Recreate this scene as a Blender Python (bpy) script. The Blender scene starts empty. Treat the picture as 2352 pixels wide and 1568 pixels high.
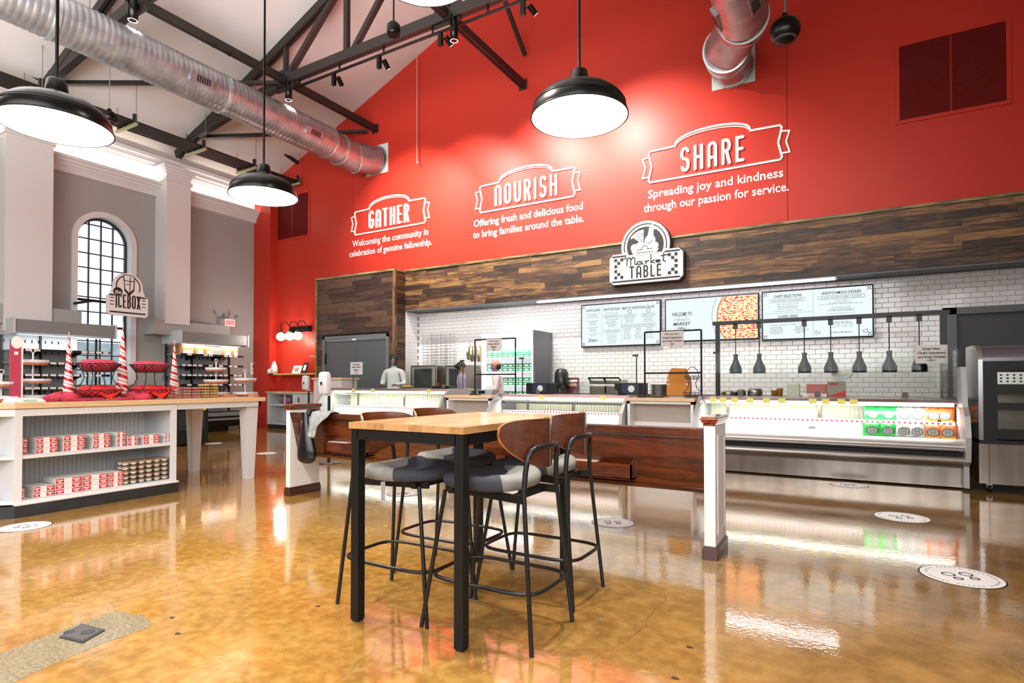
import bpy, math, random
from mathutils import Vector, Matrix
random.seed(7)
SC = bpy.context.scene
COL = SC.collection
PI = math.pi
# ------------------------------------------------------------------ camera
F_PX, CY, HC = 1320.0, 859.2, 1.2
YAW, PITCH = math.radians(30.232), math.radians(0.8056)
cam_d = bpy.data.cameras.new('camera')
cam = bpy.data.objects.new('camera', cam_d)
COL.objects.link(cam)
cam.location = (0, 0, HC)
cam.rotation_euler = (PI / 2 + PITCH, 0, YAW)
cam_d.sensor_width = 36
cam_d.lens = F_PX / 2352 * 36
cam_d.shift_y = (CY - 784) / 2352
cam_d.clip_start = 0.05
cam_d.clip_end = 200
SC.camera = cam
# ------------------------------------------------------------------ world, view
W = bpy.data.worlds.new('world'); SC.world = W; W.use_nodes = True
W.node_tree.nodes['Background'].inputs[0].default_value = (0.86, 0.93, 1.0, 1)
W.node_tree.nodes['Background'].inputs[1].default_value = 1.6
SC.view_settings.view_transform = 'Standard'
SC.view_settings.look = 'None'
SC.view_settings.exposure = 0.0
SC.view_settings.gamma = 1.0
SC.view_settings.use_curve_mapping = False
SC.cycles.max_bounces = 6
SC.cycles.diffuse_bounces = 3
SC.cycles.glossy_bounces = 3
SC.cycles.transparent_max_bounces = 24
SC.cycles.sample_clamp_indirect = 6
SC.cycles.caustics_reflective = False
SC.cycles.caustics_refractive = False

def light(kind, loc, power, color=(1, 1, 1), size=1.0, size_y=None, aim=None, spot=60, blend=0.6, name='light', spread=None):
    d = bpy.data.lights.new(name, kind); d.energy = power; d.color = color
    if kind == 'AREA':
        d.size = size
        if size_y: d.shape = 'RECTANGLE'; d.size_y = size_y
        if spread: d.spread = math.radians(spread)
    elif kind == 'SPOT':
        d.spot_size = math.radians(spot); d.spot_blend = blend; d.shadow_soft_size = size
    else: d.shadow_soft_size = size
    o = bpy.data.objects.new(name, d); COL.objects.link(o); o.location = loc
    if aim is not None:
        o.rotation_euler = (Vector(aim) - Vector(loc)).to_track_quat('-Z', 'Y').to_euler()
    return o
# general room light: added soft area lights without fixtures, behind / above the camera
light('AREA', (-5.7, 0.0, 7.4), 250, (1.0, 0.99, 0.98), 10, 5, aim=(-5.7, 0.0, 0), name='hall_fill_high')
light('AREA', (-2.5, -3.5, 3.2), 300, (0.98, 0.99, 1.0), 9, 3.4, aim=(-6.5, 6, .6), name='hall_fill_rear', spread=120)
light('AREA', (-6.8, 0.5, 5.0), 950, (1.0, 0.99, 0.99), 8, 4, aim=(-8.0, 2.6, 9.5), name='ceiling_fill_light', spread=125)  # added upward fill to brighten the ceiling
light('AREA', (-8.5, -1.0, 5.0), 150, (0.98, 0.99, 1.0), 4, 4, aim=(-13.9, 6.5, 3.0), name='hall_fill_left')

light('AREA', (2.5, 1.0, 2.3), 210, (1.0, 0.99, 0.98), 6, 2.6, aim=(-6.0, 2.6, 0.7), name='right_fill_light')  # added fill by the windowless right wall, lifts the island front
# ------------------------------------------------------------------ pixel -> world helper on real planes
_c, _s = math.cos, math.sin
FWv = Vector((-_s(YAW) * _c(PITCH), _c(YAW) * _c(PITCH), _s(PITCH)))
RTv = Vector((_c(YAW), _s(YAW), 0)); DNv = FWv.cross(RTv)
def P(x, y, X=None, Y=None, Z=None, D=None):
    d = FWv + RTv * ((x - 1176) / F_PX) + DNv * ((y - CY) / F_PX)
    if X is not None: t = X / d.x
    elif Y is not None: t = Y / d.y
    elif Z is not None: t = (Z - HC) / d.z
    else: t = D
    return Vector((0, 0, HC)) + d * t

# ------------------------------------------------------------------ materials
def hexc(h):
    h = h.lstrip('#'); v = [int(h[i:i + 2], 16) / 255 for i in (0, 2, 4)]
    return tuple((c / 12.92 if c <= 0.04045 else ((c + 0.055) / 1.055) ** 2.4) for c in v) + (1,)
MATS = {}
def M(name, col='#888888', rough=0.5, metal=0.0, emit=0, ecol=None, spec=0.5, coat=0, bump=0, bscale=200, noise=0, nscale=8, stretch=(1, 1, 1), alpha=1):
    if name in MATS: return MATS[name]
    m = bpy.data.materials.new(name); m.use_nodes = True
    nt = m.node_tree; b = nt.nodes['Principled BSDF']
    c = hexc(col) if isinstance(col, str) else col
    b.inputs['Base Color'].default_value = c
    b.inputs['Roughness'].default_value = rough
    b.inputs['Metallic'].default_value = metal
    b.inputs['Specular IOR Level'].default_value = spec
    if coat: b.inputs['Coat Weight'].default_value = coat; b.inputs['Coat Roughness'].default_value = 0.08
    if emit:
        b.inputs['Emission Color'].default_value = hexc(ecol) if ecol else c
        b.inputs['Emission Strength'].default_value = emit
    if noise or bump:
        tc = nt.nodes.new('ShaderNodeTexCoord'); mp = nt.nodes.new('ShaderNodeMapping')
        mp.inputs['Scale'].default_value = stretch
        nt.links.new(tc.outputs['Object'], mp.inputs[0])
    if noise:
        n = nt.nodes.new('ShaderNodeTexNoise'); n.inputs['Scale'].default_value = nscale; n.inputs['Detail'].default_value = 4
        nt.links.new(mp.outputs[0], n.inputs[0])
        r = nt.nodes.new('ShaderNodeMapRange'); r.inputs[1].default_value = 0.3; r.inputs[2].default_value = 0.7
        r.inputs[3].default_value = 1 - noise; r.inputs[4].default_value = 1 + noise
        nt.links.new(n.outputs[0], r.inputs[0])
        v = nt.nodes.new('ShaderNodeVectorMath'); v.operation = 'SCALE'; v.inputs[0].default_value = c[:3]
        nt.links.new(r.outputs[0], v.inputs['Scale']); nt.links.new(v.outputs[0], b.inputs['Base Color'])
    if bump:
        n2 = nt.nodes.new('ShaderNodeTexNoise'); n2.inputs['Scale'].default_value = bscale
        nt.links.new(mp.outputs[0], n2.inputs[0])
        bp = nt.nodes.new('ShaderNodeBump'); bp.inputs['Strength'].default_value = bump; bp.inputs['Distance'].default_value = 0.01
        nt.links.new(n2.outputs[0], bp.inputs['Height']); nt.links.new(bp.outputs[0], b.inputs['Normal'])
    MATS[name] = m; return m

def wood(name, dark, mid, lite, axis=0, scale=1.0, rough=0.45, coat=0, var=0.35, ring=5.0, knots=False):
    """plank wood: grain along axis, every object a little different"""
    if name in MATS: return MATS[name]
    m = bpy.data.materials.new(name); m.use_nodes = True; nt = m.node_tree; N = nt.nodes; L = nt.links
    b = N['Principled BSDF']; b.inputs['Roughness'].default_value = rough
    if coat: b.inputs['Coat Weight'].default_value = coat; b.inputs['Coat Roughness'].default_value = 0.12
    tc = N.new('ShaderNodeTexCoord'); oi = N.new('ShaderNodeObjectInfo')
    add = N.new('ShaderNodeVectorMath'); add.operation = 'MULTIPLY_ADD'
    add.inputs[1].default_value = (1, 1, 1)
    sc = N.new('ShaderNodeVectorMath'); sc.operation = 'SCALE'; sc.inputs[0].default_value = (37.0, 23.0, 51.0)
    L.new(oi.outputs['Random'], sc.inputs['Scale'])
    L.new(tc.outputs['Object'], add.inputs[0]); L.new(sc.outputs[0], add.inputs[2])
    mp = N.new('ShaderNodeMapping'); s = [1.0 * scale] * 3
    for i in range(3): s[i] = (0.9 if i == axis else 9.0) * scale
    mp.inputs['Scale'].default_value = s; L.new(add.outputs[0], mp.inputs[0])
    n1 = N.new('ShaderNodeTexNoise'); n1.inputs['Scale'].default_value = 1.6; n1.inputs['Detail'].default_value = 6; n1.inputs['Distortion'].default_value = 1.4
    L.new(mp.outputs[0], n1.inputs[0])
    mu = N.new('ShaderNodeMath'); mu.operation = 'MULTIPLY'; mu.inputs[1].default_value = ring; L.new(n1.outputs[0], mu.inputs[0])
    fr = N.new('ShaderNodeMath'); fr.operation = 'PINGPONG'; fr.inputs[1].default_value = 1.0; L.new(mu.outputs[0], fr.inputs[0])
    n3 = N.new('ShaderNodeTexNoise'); n3.inputs['Scale'].default_value = 14; n3.inputs['Detail'].default_value = 3; L.new(mp.outputs[0], n3.inputs[0])
    mx = N.new('ShaderNodeMix'); mx.inputs[0].default_value = 0.35; L.new(fr.outputs[0], mx.inputs[2]); L.new(n3.outputs[0], mx.inputs[3])
    # random per plank shifts the ramp
    ra = N.new('ShaderNodeMath'); ra.operation = 'MULTIPLY_ADD'; ra.inputs[1].default_value = var; ra.inputs[2].default_value = -var / 2
    L.new(oi.outputs['Random'], ra.inputs[0])
    sm = N.new('ShaderNodeMath'); sm.operation = 'ADD'; L.new(mx.outputs[0], sm.inputs[0]); L.new(ra.outputs[0], sm.inputs[1])
    cr = N.new('ShaderNodeValToRGB'); e = cr.color_ramp.elements
    e[0].position = 0.12; e[0].color = hexc(dark); e[1].position = 0.85; e[1].color = hexc(lite)
    k = e.new(0.48); k.color = hexc(mid)
    L.new(sm.outputs[0], cr.inputs[0])
    out = cr.outputs[0]
    if knots:
        mk = N.new('ShaderNodeMapping'); s = [3.2] * 3
        s[axis] = 1.5; mk.inputs['Scale'].default_value = s; L.new(add.outputs[0], mk.inputs[0])
        vo = N.new('ShaderNodeTexVoronoi'); vo.inputs['Scale'].default_value = 1.3; L.new(mk.outputs[0], vo.inputs['Vector'])
        mr = N.new('ShaderNodeMapRange'); mr.inputs[1].default_value = 0.03; mr.inputs[2].default_value = 0.12; mr.inputs[3].default_value = 0.12; mr.inputs[4].default_value = 1
        L.new(vo.outputs['Distance'], mr.inputs[0])
        vm = N.new('ShaderNodeVectorMath'); vm.operation = 'SCALE'; L.new(out, vm.inputs[0]); L.new(mr.outputs[0], vm.inputs['Scale']); out = vm.outputs[0]
    L.new(out, b.inputs['Base Color'])
    bp = N.new('ShaderNodeBump'); bp.inputs['Strength'].default_value = 0.12; bp.inputs['Distance'].default_value = 0.004
    L.new(n3.outputs[0], bp.inputs['Height']); L.new(bp.outputs[0], b.inputs['Normal'])
    MATS[name] = m; return m

def glass(name, tint='#eef7f4', refl=0.06):
    if name in MATS: return MATS[name]
    m = bpy.data.materials.new(name); m.use_nodes = True; nt = m.node_tree; N = nt.nodes; L = nt.links
    N.remove(N['Principled BSDF'])
    t = N.new('ShaderNodeBsdfTransparent'); t.inputs[0].default_value = hexc(tint)
    g = N.new('ShaderNodeBsdfGlossy'); g.inputs['Roughness'].default_value = 0.02
    fz = N.new('ShaderNodeLayerWeight'); fz.inputs[0].default_value = 0.5
    pw_ = N.new('ShaderNodeMath'); pw_.operation = 'POWER'; pw_.inputs[1].default_value = 4.0; L.new(fz.outputs['Facing'], pw_.inputs[0])
    ad = N.new('ShaderNodeMath'); ad.operation = 'MULTIPLY_ADD'; ad.inputs[1].default_value = .4; ad.inputs[2].default_value = .012; L.new(pw_.outputs[0], ad.inputs[0])
    mx = N.new('ShaderNodeMixShader'); L.new(ad.outputs[0], mx.inputs[0]); L.new(t.outputs[0], mx.inputs[1]); L.new(g.outputs[0], mx.inputs[2])
    L.new(mx.outputs[0], N['Material Output'].inputs[0])
    MATS[name] = m; return m

def emis(name, col, s):
    m = M(name, '#000000', 0.6, emit=s, ecol=col, spec=0.1); return m

# ------------------------------------------------------------------ mesh builder (world coordinates)
class MB:
    def __init__(s): s.v = []; s.f = []; s.sm = []
    def add(s, vs, fs, smooth=False):
        n = len(s.v); s.v += [tuple(a) for a in vs]
        for f in fs: s.f.append(tuple(i + n for i in f)); s.sm.append(smooth)
        return s
    def box(s, x0, x1, y0, y1, z0, z1):
        v = [(x, y, z) for x in (x0, x1) for y in (y0, y1) for z in (z0, z1)]
        return s.add(v, [(0, 1, 3, 2), (4, 6, 7, 5), (0, 4, 5, 1), (2, 3, 7, 6), (0, 2, 6, 4), (1, 5, 7, 3)])
    def bar(s, a, b, w, h, up=(0, 0, 1)):
        a = Vector(a); b = Vector(b); d = (b - a).normalized(); u = Vector(up)
        if abs(d.dot(u)) > 0.95: u = Vector((1, 0, 0))
        r = d.cross(u).normalized() * w / 2; t = r.cross(d).normalized() * h / 2
        v = []
        for p in (a, b): v += [p - r - t, p + r - t, p + r + t, p - r + t]
        return s.add(v, [(0, 3, 2, 1), (4, 5, 6, 7), (0, 1, 5, 4), (1, 2, 6, 5), (2, 3, 7, 6), (3, 0, 4, 7)])
    def tube(s, pts, r, seg=8, closed=False, r2=None):
        pts = [Vector(p) for p in pts]; n = len(pts); rings = []
        t0 = (pts[1] - pts[0]).normalized(); u = Vector((0, 0, 1)) if abs(t0.z) < 0.9 else Vector((1, 0, 0))
        u = (u - t0 * u.dot(t0)).normalized()
        for i, p in enumerate(pts):
            a = pts[(i - 1) % n] if (closed or i > 0) else p; b = pts[(i + 1) % n] if (closed or i < n - 1) else p
            t = (b - a).normalized(); u = (u - t * u.dot(t)).normalized(); w = t.cross(u)
            rr = r if r2 is None else r + (r2 - r) * i / (n - 1)
            rings.append([p + (u * math.cos(2 * PI * k / seg) + w * math.sin(2 * PI * k / seg)) * rr for k in range(seg)])
        v = [q for R in rings for q in R]; f = []
        m = n if closed else n - 1
        for i in range(m):
            j = (i + 1) % n
            for k in range(seg): f.append((i * seg + k, i * seg + (k + 1) % seg, j * seg + (k + 1) % seg, j * seg + k))
        s.add(v, f, True)
        if not closed:
            s.add(rings[0], [tuple(reversed(range(seg)))]); s.add(rings[-1], [tuple(range(seg))])
        return s
    def lathe(s, prof, c=(0, 0, 0), seg=24, ax=None, smooth=True, sx=1, sy=1):
        """prof [(r,h)] about +Z (or ax matrix) at c"""
        c = Vector(c); v = []; f = []
        for r, h in prof:
            for k in range(seg):
                p = Vector((r * math.cos(2 * PI * k / seg) * sx, r * math.sin(2 * PI * k / seg) * sy, h))
                v.append((ax @ p if ax else p) + c)
        for i in range(len(prof) - 1):
            for k in range(seg): f.append((i * seg + k, i * seg + (k + 1) % seg, (i + 1) * seg + (k + 1) % seg, (i + 1) * seg + k))
        n = len(s.v); s.add(v, f, smooth)
        if prof[0][0] > 1e-5: s.f.append(tuple(n + k for k in reversed(range(seg)))); s.sm.append(False)
        if prof[-1][0] > 1e-5: s.f.append(tuple(n + (len(prof) - 1) * seg + k for k in range(seg))); s.sm.append(False)
        return s
    def open_lathe(s, prof, c=(0, 0, 0), seg=32, ax=None):
        c = Vector(c); v = []; f = []
        for r, h in prof:
            for k in range(seg):
                p = Vector((r * math.cos(2 * PI * k / seg), r * math.sin(2 * PI * k / seg), h)); v.append((ax @ p if ax else p) + c)
        for i in range(len(prof) - 1):
            for k in range(seg): f.append((i * seg + k, i * seg + (k + 1) % seg, (i + 1) * seg + (k + 1) % seg, (i + 1) * seg + k))
        return s.add(v, f, True)
    def cyl(s, a, b, r, seg=16, r2=None): return s.tube([a, b], r, seg, r2=r2)
    def sph(s, c, rx, ry=None, rz=None, seg=16, rings=10, fn=None):
        ry = ry or rx; rz = rz or rx; c = Vector(c); v = []; f = []
        for i in range(rings + 1):
            th = PI * i / rings
            for k in range(seg):
                ph = 2 * PI * k / seg; d = Vector((math.sin(th) * math.cos(ph), math.sin(th) * math.sin(ph), math.cos(th)))
                g = fn(d) if fn else 1
                v.append(c + Vector((d.x * rx * g, d.y * ry * g, d.z * rz * g)))
        for i in range(rings):
            for k in range(seg): f.append((i * seg + k, (i + 1) * seg + k, (i + 1) * seg + (k + 1) % seg, i * seg + (k + 1) % seg))
        return s.add(v, f, True)
    def prism(s, poly, fn, d0, d1, smooth=False):
        """poly [(u,v)], fn(u,v,d)->xyz ; extruded from d0 to d1"""
        n = len(poly); v = [fn(u, w, d0) for u, w in poly] + [fn(u, w, d1) for u, w in poly]
        f = [tuple(reversed(range(n))), tuple(range(n, 2 * n))]
        s.add(v, f); m = len(s.v) - 2 * n
        for i in range(n): s.f.append((m + i, m + (i + 1) % n, m + n + (i + 1) % n, m + n + i)); s.sm.append(smooth)
        return s
    def loft(s, rings, smooth=True, cap=True):
        n = len(rings[0]); v = [p for r in rings for p in r]; f = []
        for i in range(len(rings) - 1):
            for k in range(n): f.append((i * n + k, i * n + (k + 1) % n, (i + 1) * n + (k + 1) % n, (i + 1) * n + k))
        s.add(v, f, smooth)
        if cap: s.add(rings[0], [tuple(reversed(range(n)))], False); s.add(rings[-1], [tuple(range(n))], False)
        return s
    def stroke(s, paths, w, fn, d0, d1, seg=10):
        """raised line work: one mitred ribbon per path with round ends"""
        for pi, path in enumerate(paths):
            pts = [path[0]]
            for q in path[1:]:
                if math.hypot(q[0] - pts[-1][0], q[1] - pts[-1][1]) > 1e-5: pts.append(q)
            if len(pts) < 2: continue
            top = d1 + .0005 * (pi % 6)
            closed = len(pts) > 4 and math.hypot(pts[0][0] - pts[-1][0], pts[0][1] - pts[-1][1]) < w * .8
            n = len(pts); h = w / 2; Lp, Rp = [], []
            for i, (x, y) in enumerate(pts):
                a = pts[i - 1] if (i > 0 or closed) else pts[i]; b = pts[(i + 1) % n] if (i < n - 1 or closed) else pts[i]
                if closed and i == 0 and math.hypot(pts[0][0] - pts[-1][0], pts[0][1] - pts[-1][1]) < 1e-4: a = pts[-2]
                d1_ = (x - a[0], y - a[1]); d2_ = (b[0] - x, b[1] - y)
                l1 = math.hypot(*d1_) or 0; l2 = math.hypot(*d2_) or 0
                t1 = (d1_[0] / l1, d1_[1] / l1) if l1 > 1e-9 else None; t2 = (d2_[0] / l2, d2_[1] / l2) if l2 > 1e-9 else None
                t1 = t1 or t2; t2 = t2 or t1
                nx, ny = -(t1[1] + t2[1]), t1[0] + t2[0]; l = math.hypot(nx, ny)
                if l < 1e-6: nx, ny, l = -t1[1], t1[0], 1.0
                nx, ny = nx / l, ny / l; k = min(1.7, 1 / max(.3, nx * -t1[1] + ny * t1[0]))
                Lp.append((x + nx * h * k, y + ny * h * k)); Rp.append((x - nx * h * k, y - ny * h * k))
            v = [fn(u_, v_, top) for u_, v_ in Lp] + [fn(u_, v_, top) for u_, v_ in Rp] + [fn(u_, v_, d0) for u_, v_ in Lp] + [fn(u_, v_, d0) for u_, v_ in Rp]
            f = []
            for i in range(n if closed else n - 1):
                q = (i + 1) % n
                f += [(i, q, n + q, n + i), (2 * n + i, 2 * n + q, q, i), (n + i, n + q, 3 * n + q, 3 * n + i)]
            s.add(v, f)
            if not closed:
                for i, sg in ((0, -1), (n - 1, 1)):
                    x, y = pts[i]; a0 = math.atan2(Lp[i][1] - y, Lp[i][0] - x)
                    poly = [(x + h * math.cos(a0 - sg * PI * k / 6), y + h * math.sin(a0 - sg * PI * k / 6)) for k in range(7)]
                    s.prism(poly, fn, d0, top)
        return s

def mesh(name, mb, mat, org=(0, 0, 0), mats=None, fmat=None):
    me = bpy.data.meshes.new(name); ox, oy, oz = org
    me.from_pydata([(x - ox, y - oy, z - oz) for x, y, z in mb.v], [], mb.f)
    me.polygons.foreach_set('use_smooth', mb.sm)
    if mat: me.materials.append(mat)
    me.update(); return me
ORG = {}
SMALL = {'scroll_frame', 'emblem_print', 'label_print', 'price_tags', 'paper_cups', 'muffins', 'red_dots', 'clamps', 'slots', 'holes', 'punched_holes', 'small_print', 'corner_ticks', 'rim_text', 'shoe_prints', 'round_caps', 'screws', 'food_pictures',
         'back_slots', 'cup_holes', 'red_label', 'black_artwork', 'white_artwork', 'fine_lines', 'artwork', 'caption', 'line', 'heading', 'lettering', 'letters', 'word', 'shade_rings', 'feet', 'gusset', 'hen_icons', 'pizza_icon', 'loaves', 'outline', 'ribbon_tails', 'badge_outline', 'rules', 'pill_outline', 'closer_rail', 'script_word', 'bumper', 'lid', 'label'}
def obj(name, mb, mat, parent=None, org=None, bevel=0, kind=None, label=None):
    if kind is None and parent is not None and name in SMALL: kind = 'stuff'
    if parent is not None: org = ORG[parent.name]
    org = org or (0, 0, 0)
    o = bpy.data.objects.new(name, mesh(name, mb, mat, org)); COL.objects.link(o)
    if parent is not None: o.parent = parent
    else: o.location = org
    ORG[o.name] = tuple(org)
    if bevel:
        b = o.modifiers.new('bevel', 'BEVEL'); b.width = bevel; b.segments = 2; b.limit_method = 'ANGLE'
    if kind: o['kind'] = kind
    if label: o['label'] = label
    return o
LABELS = []
def tag(o, label, cat, group=None, kind=None):
    o['label'] = label; o['category'] = cat; LABELS.append(label)
    if group: o['group'] = group
    if kind: o['kind'] = kind
    return o
def thing(name, label, cat, loc=(0, 0, 0), group=None):
    o = bpy.data.objects.new(name, None); COL.objects.link(o); o.location = loc; o.empty_display_size = 0.1
    ORG[o.name] = tuple(loc); return tag(o, label, cat, group)
def solo(name, mb, mat, label, cat, org, group=None, bevel=0):
    return tag(obj(name, mb, mat, None, org, bevel), label, cat, group)
def struct(name, mb, mat, label, cat, org=(0, 0, 0), bevel=0):
    o = obj(name, mb, mat, None, org, bevel, 'structure'); return tag(o, label, cat)
def dup(root, loc, rz=None, label=None, group=None):
    r = root.copy(); COL.objects.link(r); r.location = loc
    if rz is not None: r.rotation_euler = (0, 0, rz)
    if label: r['label'] = label; LABELS.append(label)
    if group: r['group'] = group
    for ch in list(root.children):
        c = ch.copy(); COL.objects.link(c); c.parent = r
        for g in list(ch.children):
            d = g.copy(); COL.objects.link(d); d.parent = c
    return r
ORD = ['first', 'second', 'third', 'fourth', 'fifth', 'sixth', 'seventh', 'eighth', 'ninth', 'tenth', 'eleventh', 'twelfth', 'thirteenth', 'fourteenth']
# plane mappings
def onY(y, x0=0, z0=0): return lambda u, v, d: (x0 + u, y - d, z0 + v)       # faces the room (-Y)
def onX(x, y0=0, z0=0): return lambda u, v, d: (x + d, y0 + u, z0 + v)       # faces +X
def onZ(z, x0=0, y0=0, a=0, s=1): return lambda u, v, d: (x0 + s * (u * math.cos(a) - v * math.sin(a)), y0 + s * (u * math.sin(a) + v * math.cos(a)), z + d)
# text queue -------------------------------------------------------------
TQ = []
def text(s, parent, fn, u, v, w, h, mat, name='lettering', depth=0.003, bold=0.0, align='C', shear=0.0, d0=0.0):
    """string fitted in w x h box whose bottom centre (align C) or bottom left (L) is u,v in plane fn"""
    TQ.append((s, parent, fn, u, v, w, h, mat, name, depth, bold, align, shear, d0))
def flush_text():
    tmp = []
    for q in TQ:
        c = bpy.data.curves.new('t', 'FONT'); c.body = q[0]; c.offset = q[10]; c.shear = q[12]; c.resolution_u = 2
        o = bpy.data.objects.new('t', c); COL.objects.link(o); tmp.append(o)
    dg = bpy.context.evaluated_depsgraph_get()
    for q, o in zip(TQ, tmp):
        s, parent, fn, u, v, w, h, mat, name, depth, bold, align, shear, d0 = q
        me0 = bpy.data.meshes.new_from_object(o.evaluated_get(dg))
        xs = [p.co.x for p in me0.vertices]; ys = [p.co.y for p in me0.vertices]
        if not xs: continue
        x0, x1, y0, y1 = min(xs), max(xs), min(ys), max(ys)
        sx = w / (x1 - x0); sy = h / (y1 - y0) if h else sx
        ou = u - (w / 2 if align == 'C' else 0)
        mb = MB()
        vs = [fn(ou + (p.co.x - x0) * sx, v + (p.co.y - y0) * sy, d0 + depth) for p in me0.vertices]
        mb.add(vs, [tuple(f.vertices) for f in me0.polygons])
        obj(name, mb, mat, parent)
        bpy.data.meshes.remove(me0)
    for o in tmp:
        c = o.data; bpy.data.objects.remove(o); bpy.data.curves.remove(c)
# stroke alphabet (condensed rounded display letters), unit height 1
def arc(cx, cy, rx, ry, a0, a1, n=8): return [(cx + rx * math.cos(math.radians(a0 + (a1 - a0) * i / n)), cy + ry * math.sin(math.radians(a0 + (a1 - a0) * i / n))) for i in range(n + 1)]
GL = {
 'G': (.42, [arc(.21, .79, .19, .19, 20, 180) + arc(.21, .21, .19, .19, 180, 360) + [(.40, .46), (.24, .46)]]),
 'A': (.42, [[(.02, 0), (.02, .79)] + arc(.21, .79, .19, .19, 180, 0) + [(.40, 0)], [(.02, .36), (.40, .36)]]),
 'T': (.40, [[(0, .98), (.40, .98)], [(.20, .98), (.20, 0)]]),
 'H': (.42, [[(.02, 0), (.02, .98)], [(.40, 0), (.40, .98)], [(.02, .5), (.40, .5)]]),
 'E': (.34, [[(.34, .98), (.02, .98), (.02, .02), (.34, .02)], [(.02, .5), (.30, .5)]]),
 'R': (.40, [[(.02, 0), (.02, .98)], [(.02, .98), (.2, .98)] + arc(.2, .75, .18, .23, 90, -90) + [(.02, .52)], [(.22, .52), (.38, 0)]]),
 'N': (.42, [[(.02, 0), (.02, .79)] + arc(.21, .79, .19, .19, 180, 0) + [(.40, 0)]]),
 'O': (.42, [arc(.21, .79, .19, .19, 0, 180) + arc(.21, .21, .19, .19, 180, 360) + [(.40, .79)]]),
 'U': (.42, [[(.02, .98), (.02, .21)] + arc(.21, .21, .19, .19, 180, 360) + [(.40, .98)]]),
 'I': (.04, [[(.02, 0), (.02, .98)]]),
 'S': (.40, [arc(.20, .77, .18, .21, 20, 180, 6) + arc(.20, .66, .18, .14, 180, 250, 4) + arc(.20, .34, .18, .16, 70, 0, 4) + arc(.20, .23, .18, .21, 0, -160, 8)]),
 'B': (.40, [[(.02, 0), (.02, .98)], [(.02, .98), (.2, .98)] + arc(.2, .76, .16, .22, 90, -90) + [(.02, .54)], [(.2, .54)] + arc(.2, .28, .18, .26, 90, -90) + [(.02, .02)]]),
 'L': (.32, [[(.02, .98), (.02, .02), (.32, .02)]]),
 'C': (.40, [arc(.21, .79, .19, .19, 20, 180) + arc(.21, .21, .19, .19, 180, 340)]),
 'X': (.40, [[(0, 0), (.4, .98)], [(0, .98), (.4, 0)]]),
 'M': (.56, [[(.02, 0), (.02, .98), (.28, .4), (.54, .98), (.54, 0)]]),
 'K': (.40, [[(.02, 0), (.02, .98)], [(.38, .98), (.02, .45), (.38, 0)]]),
 'W': (.6, [[(.02, .98), (.02, .21)] + arc(.16, .18, .14, .16, 180, 360, 6) + [(.3, .8)], [(.3, .18)] + arc(.44, .18, .14, .16, 180, 360, 6) + [(.58, .98)]]),
 ' ': (.25, [])}
def word(mb, s, fn, u, v, h, w, d0, d1, sx=1.0, gap=.16, total=None):
    adv = sum(GL[c][0] * sx + gap for c in s) - gap
    if total: sx2 = total / (adv * h)
    else: sx2 = 1
    x = -adv * h * sx2 / 2
    for c in s:
        gw, ps = GL[c]
        mb.stroke([[(u + x + px * sx * h * sx2, v + py * h) for px, py in p] for p in ps], w, fn, d0, d1, 8)
        x += (gw * sx + gap) * h * sx2
# ================================================================== STRUCTURE
XL, YF, YT, YB, XR = -13.96, 10.185, 10.65, 9.84, 2.62
XK = -8.78                                    # right side of the clad box / left end of the kitchen recess
def roofz(x): return 6.733 + 0.4 * ((x if x < -5.67 else -11.34 - x) + 13.247)
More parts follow.
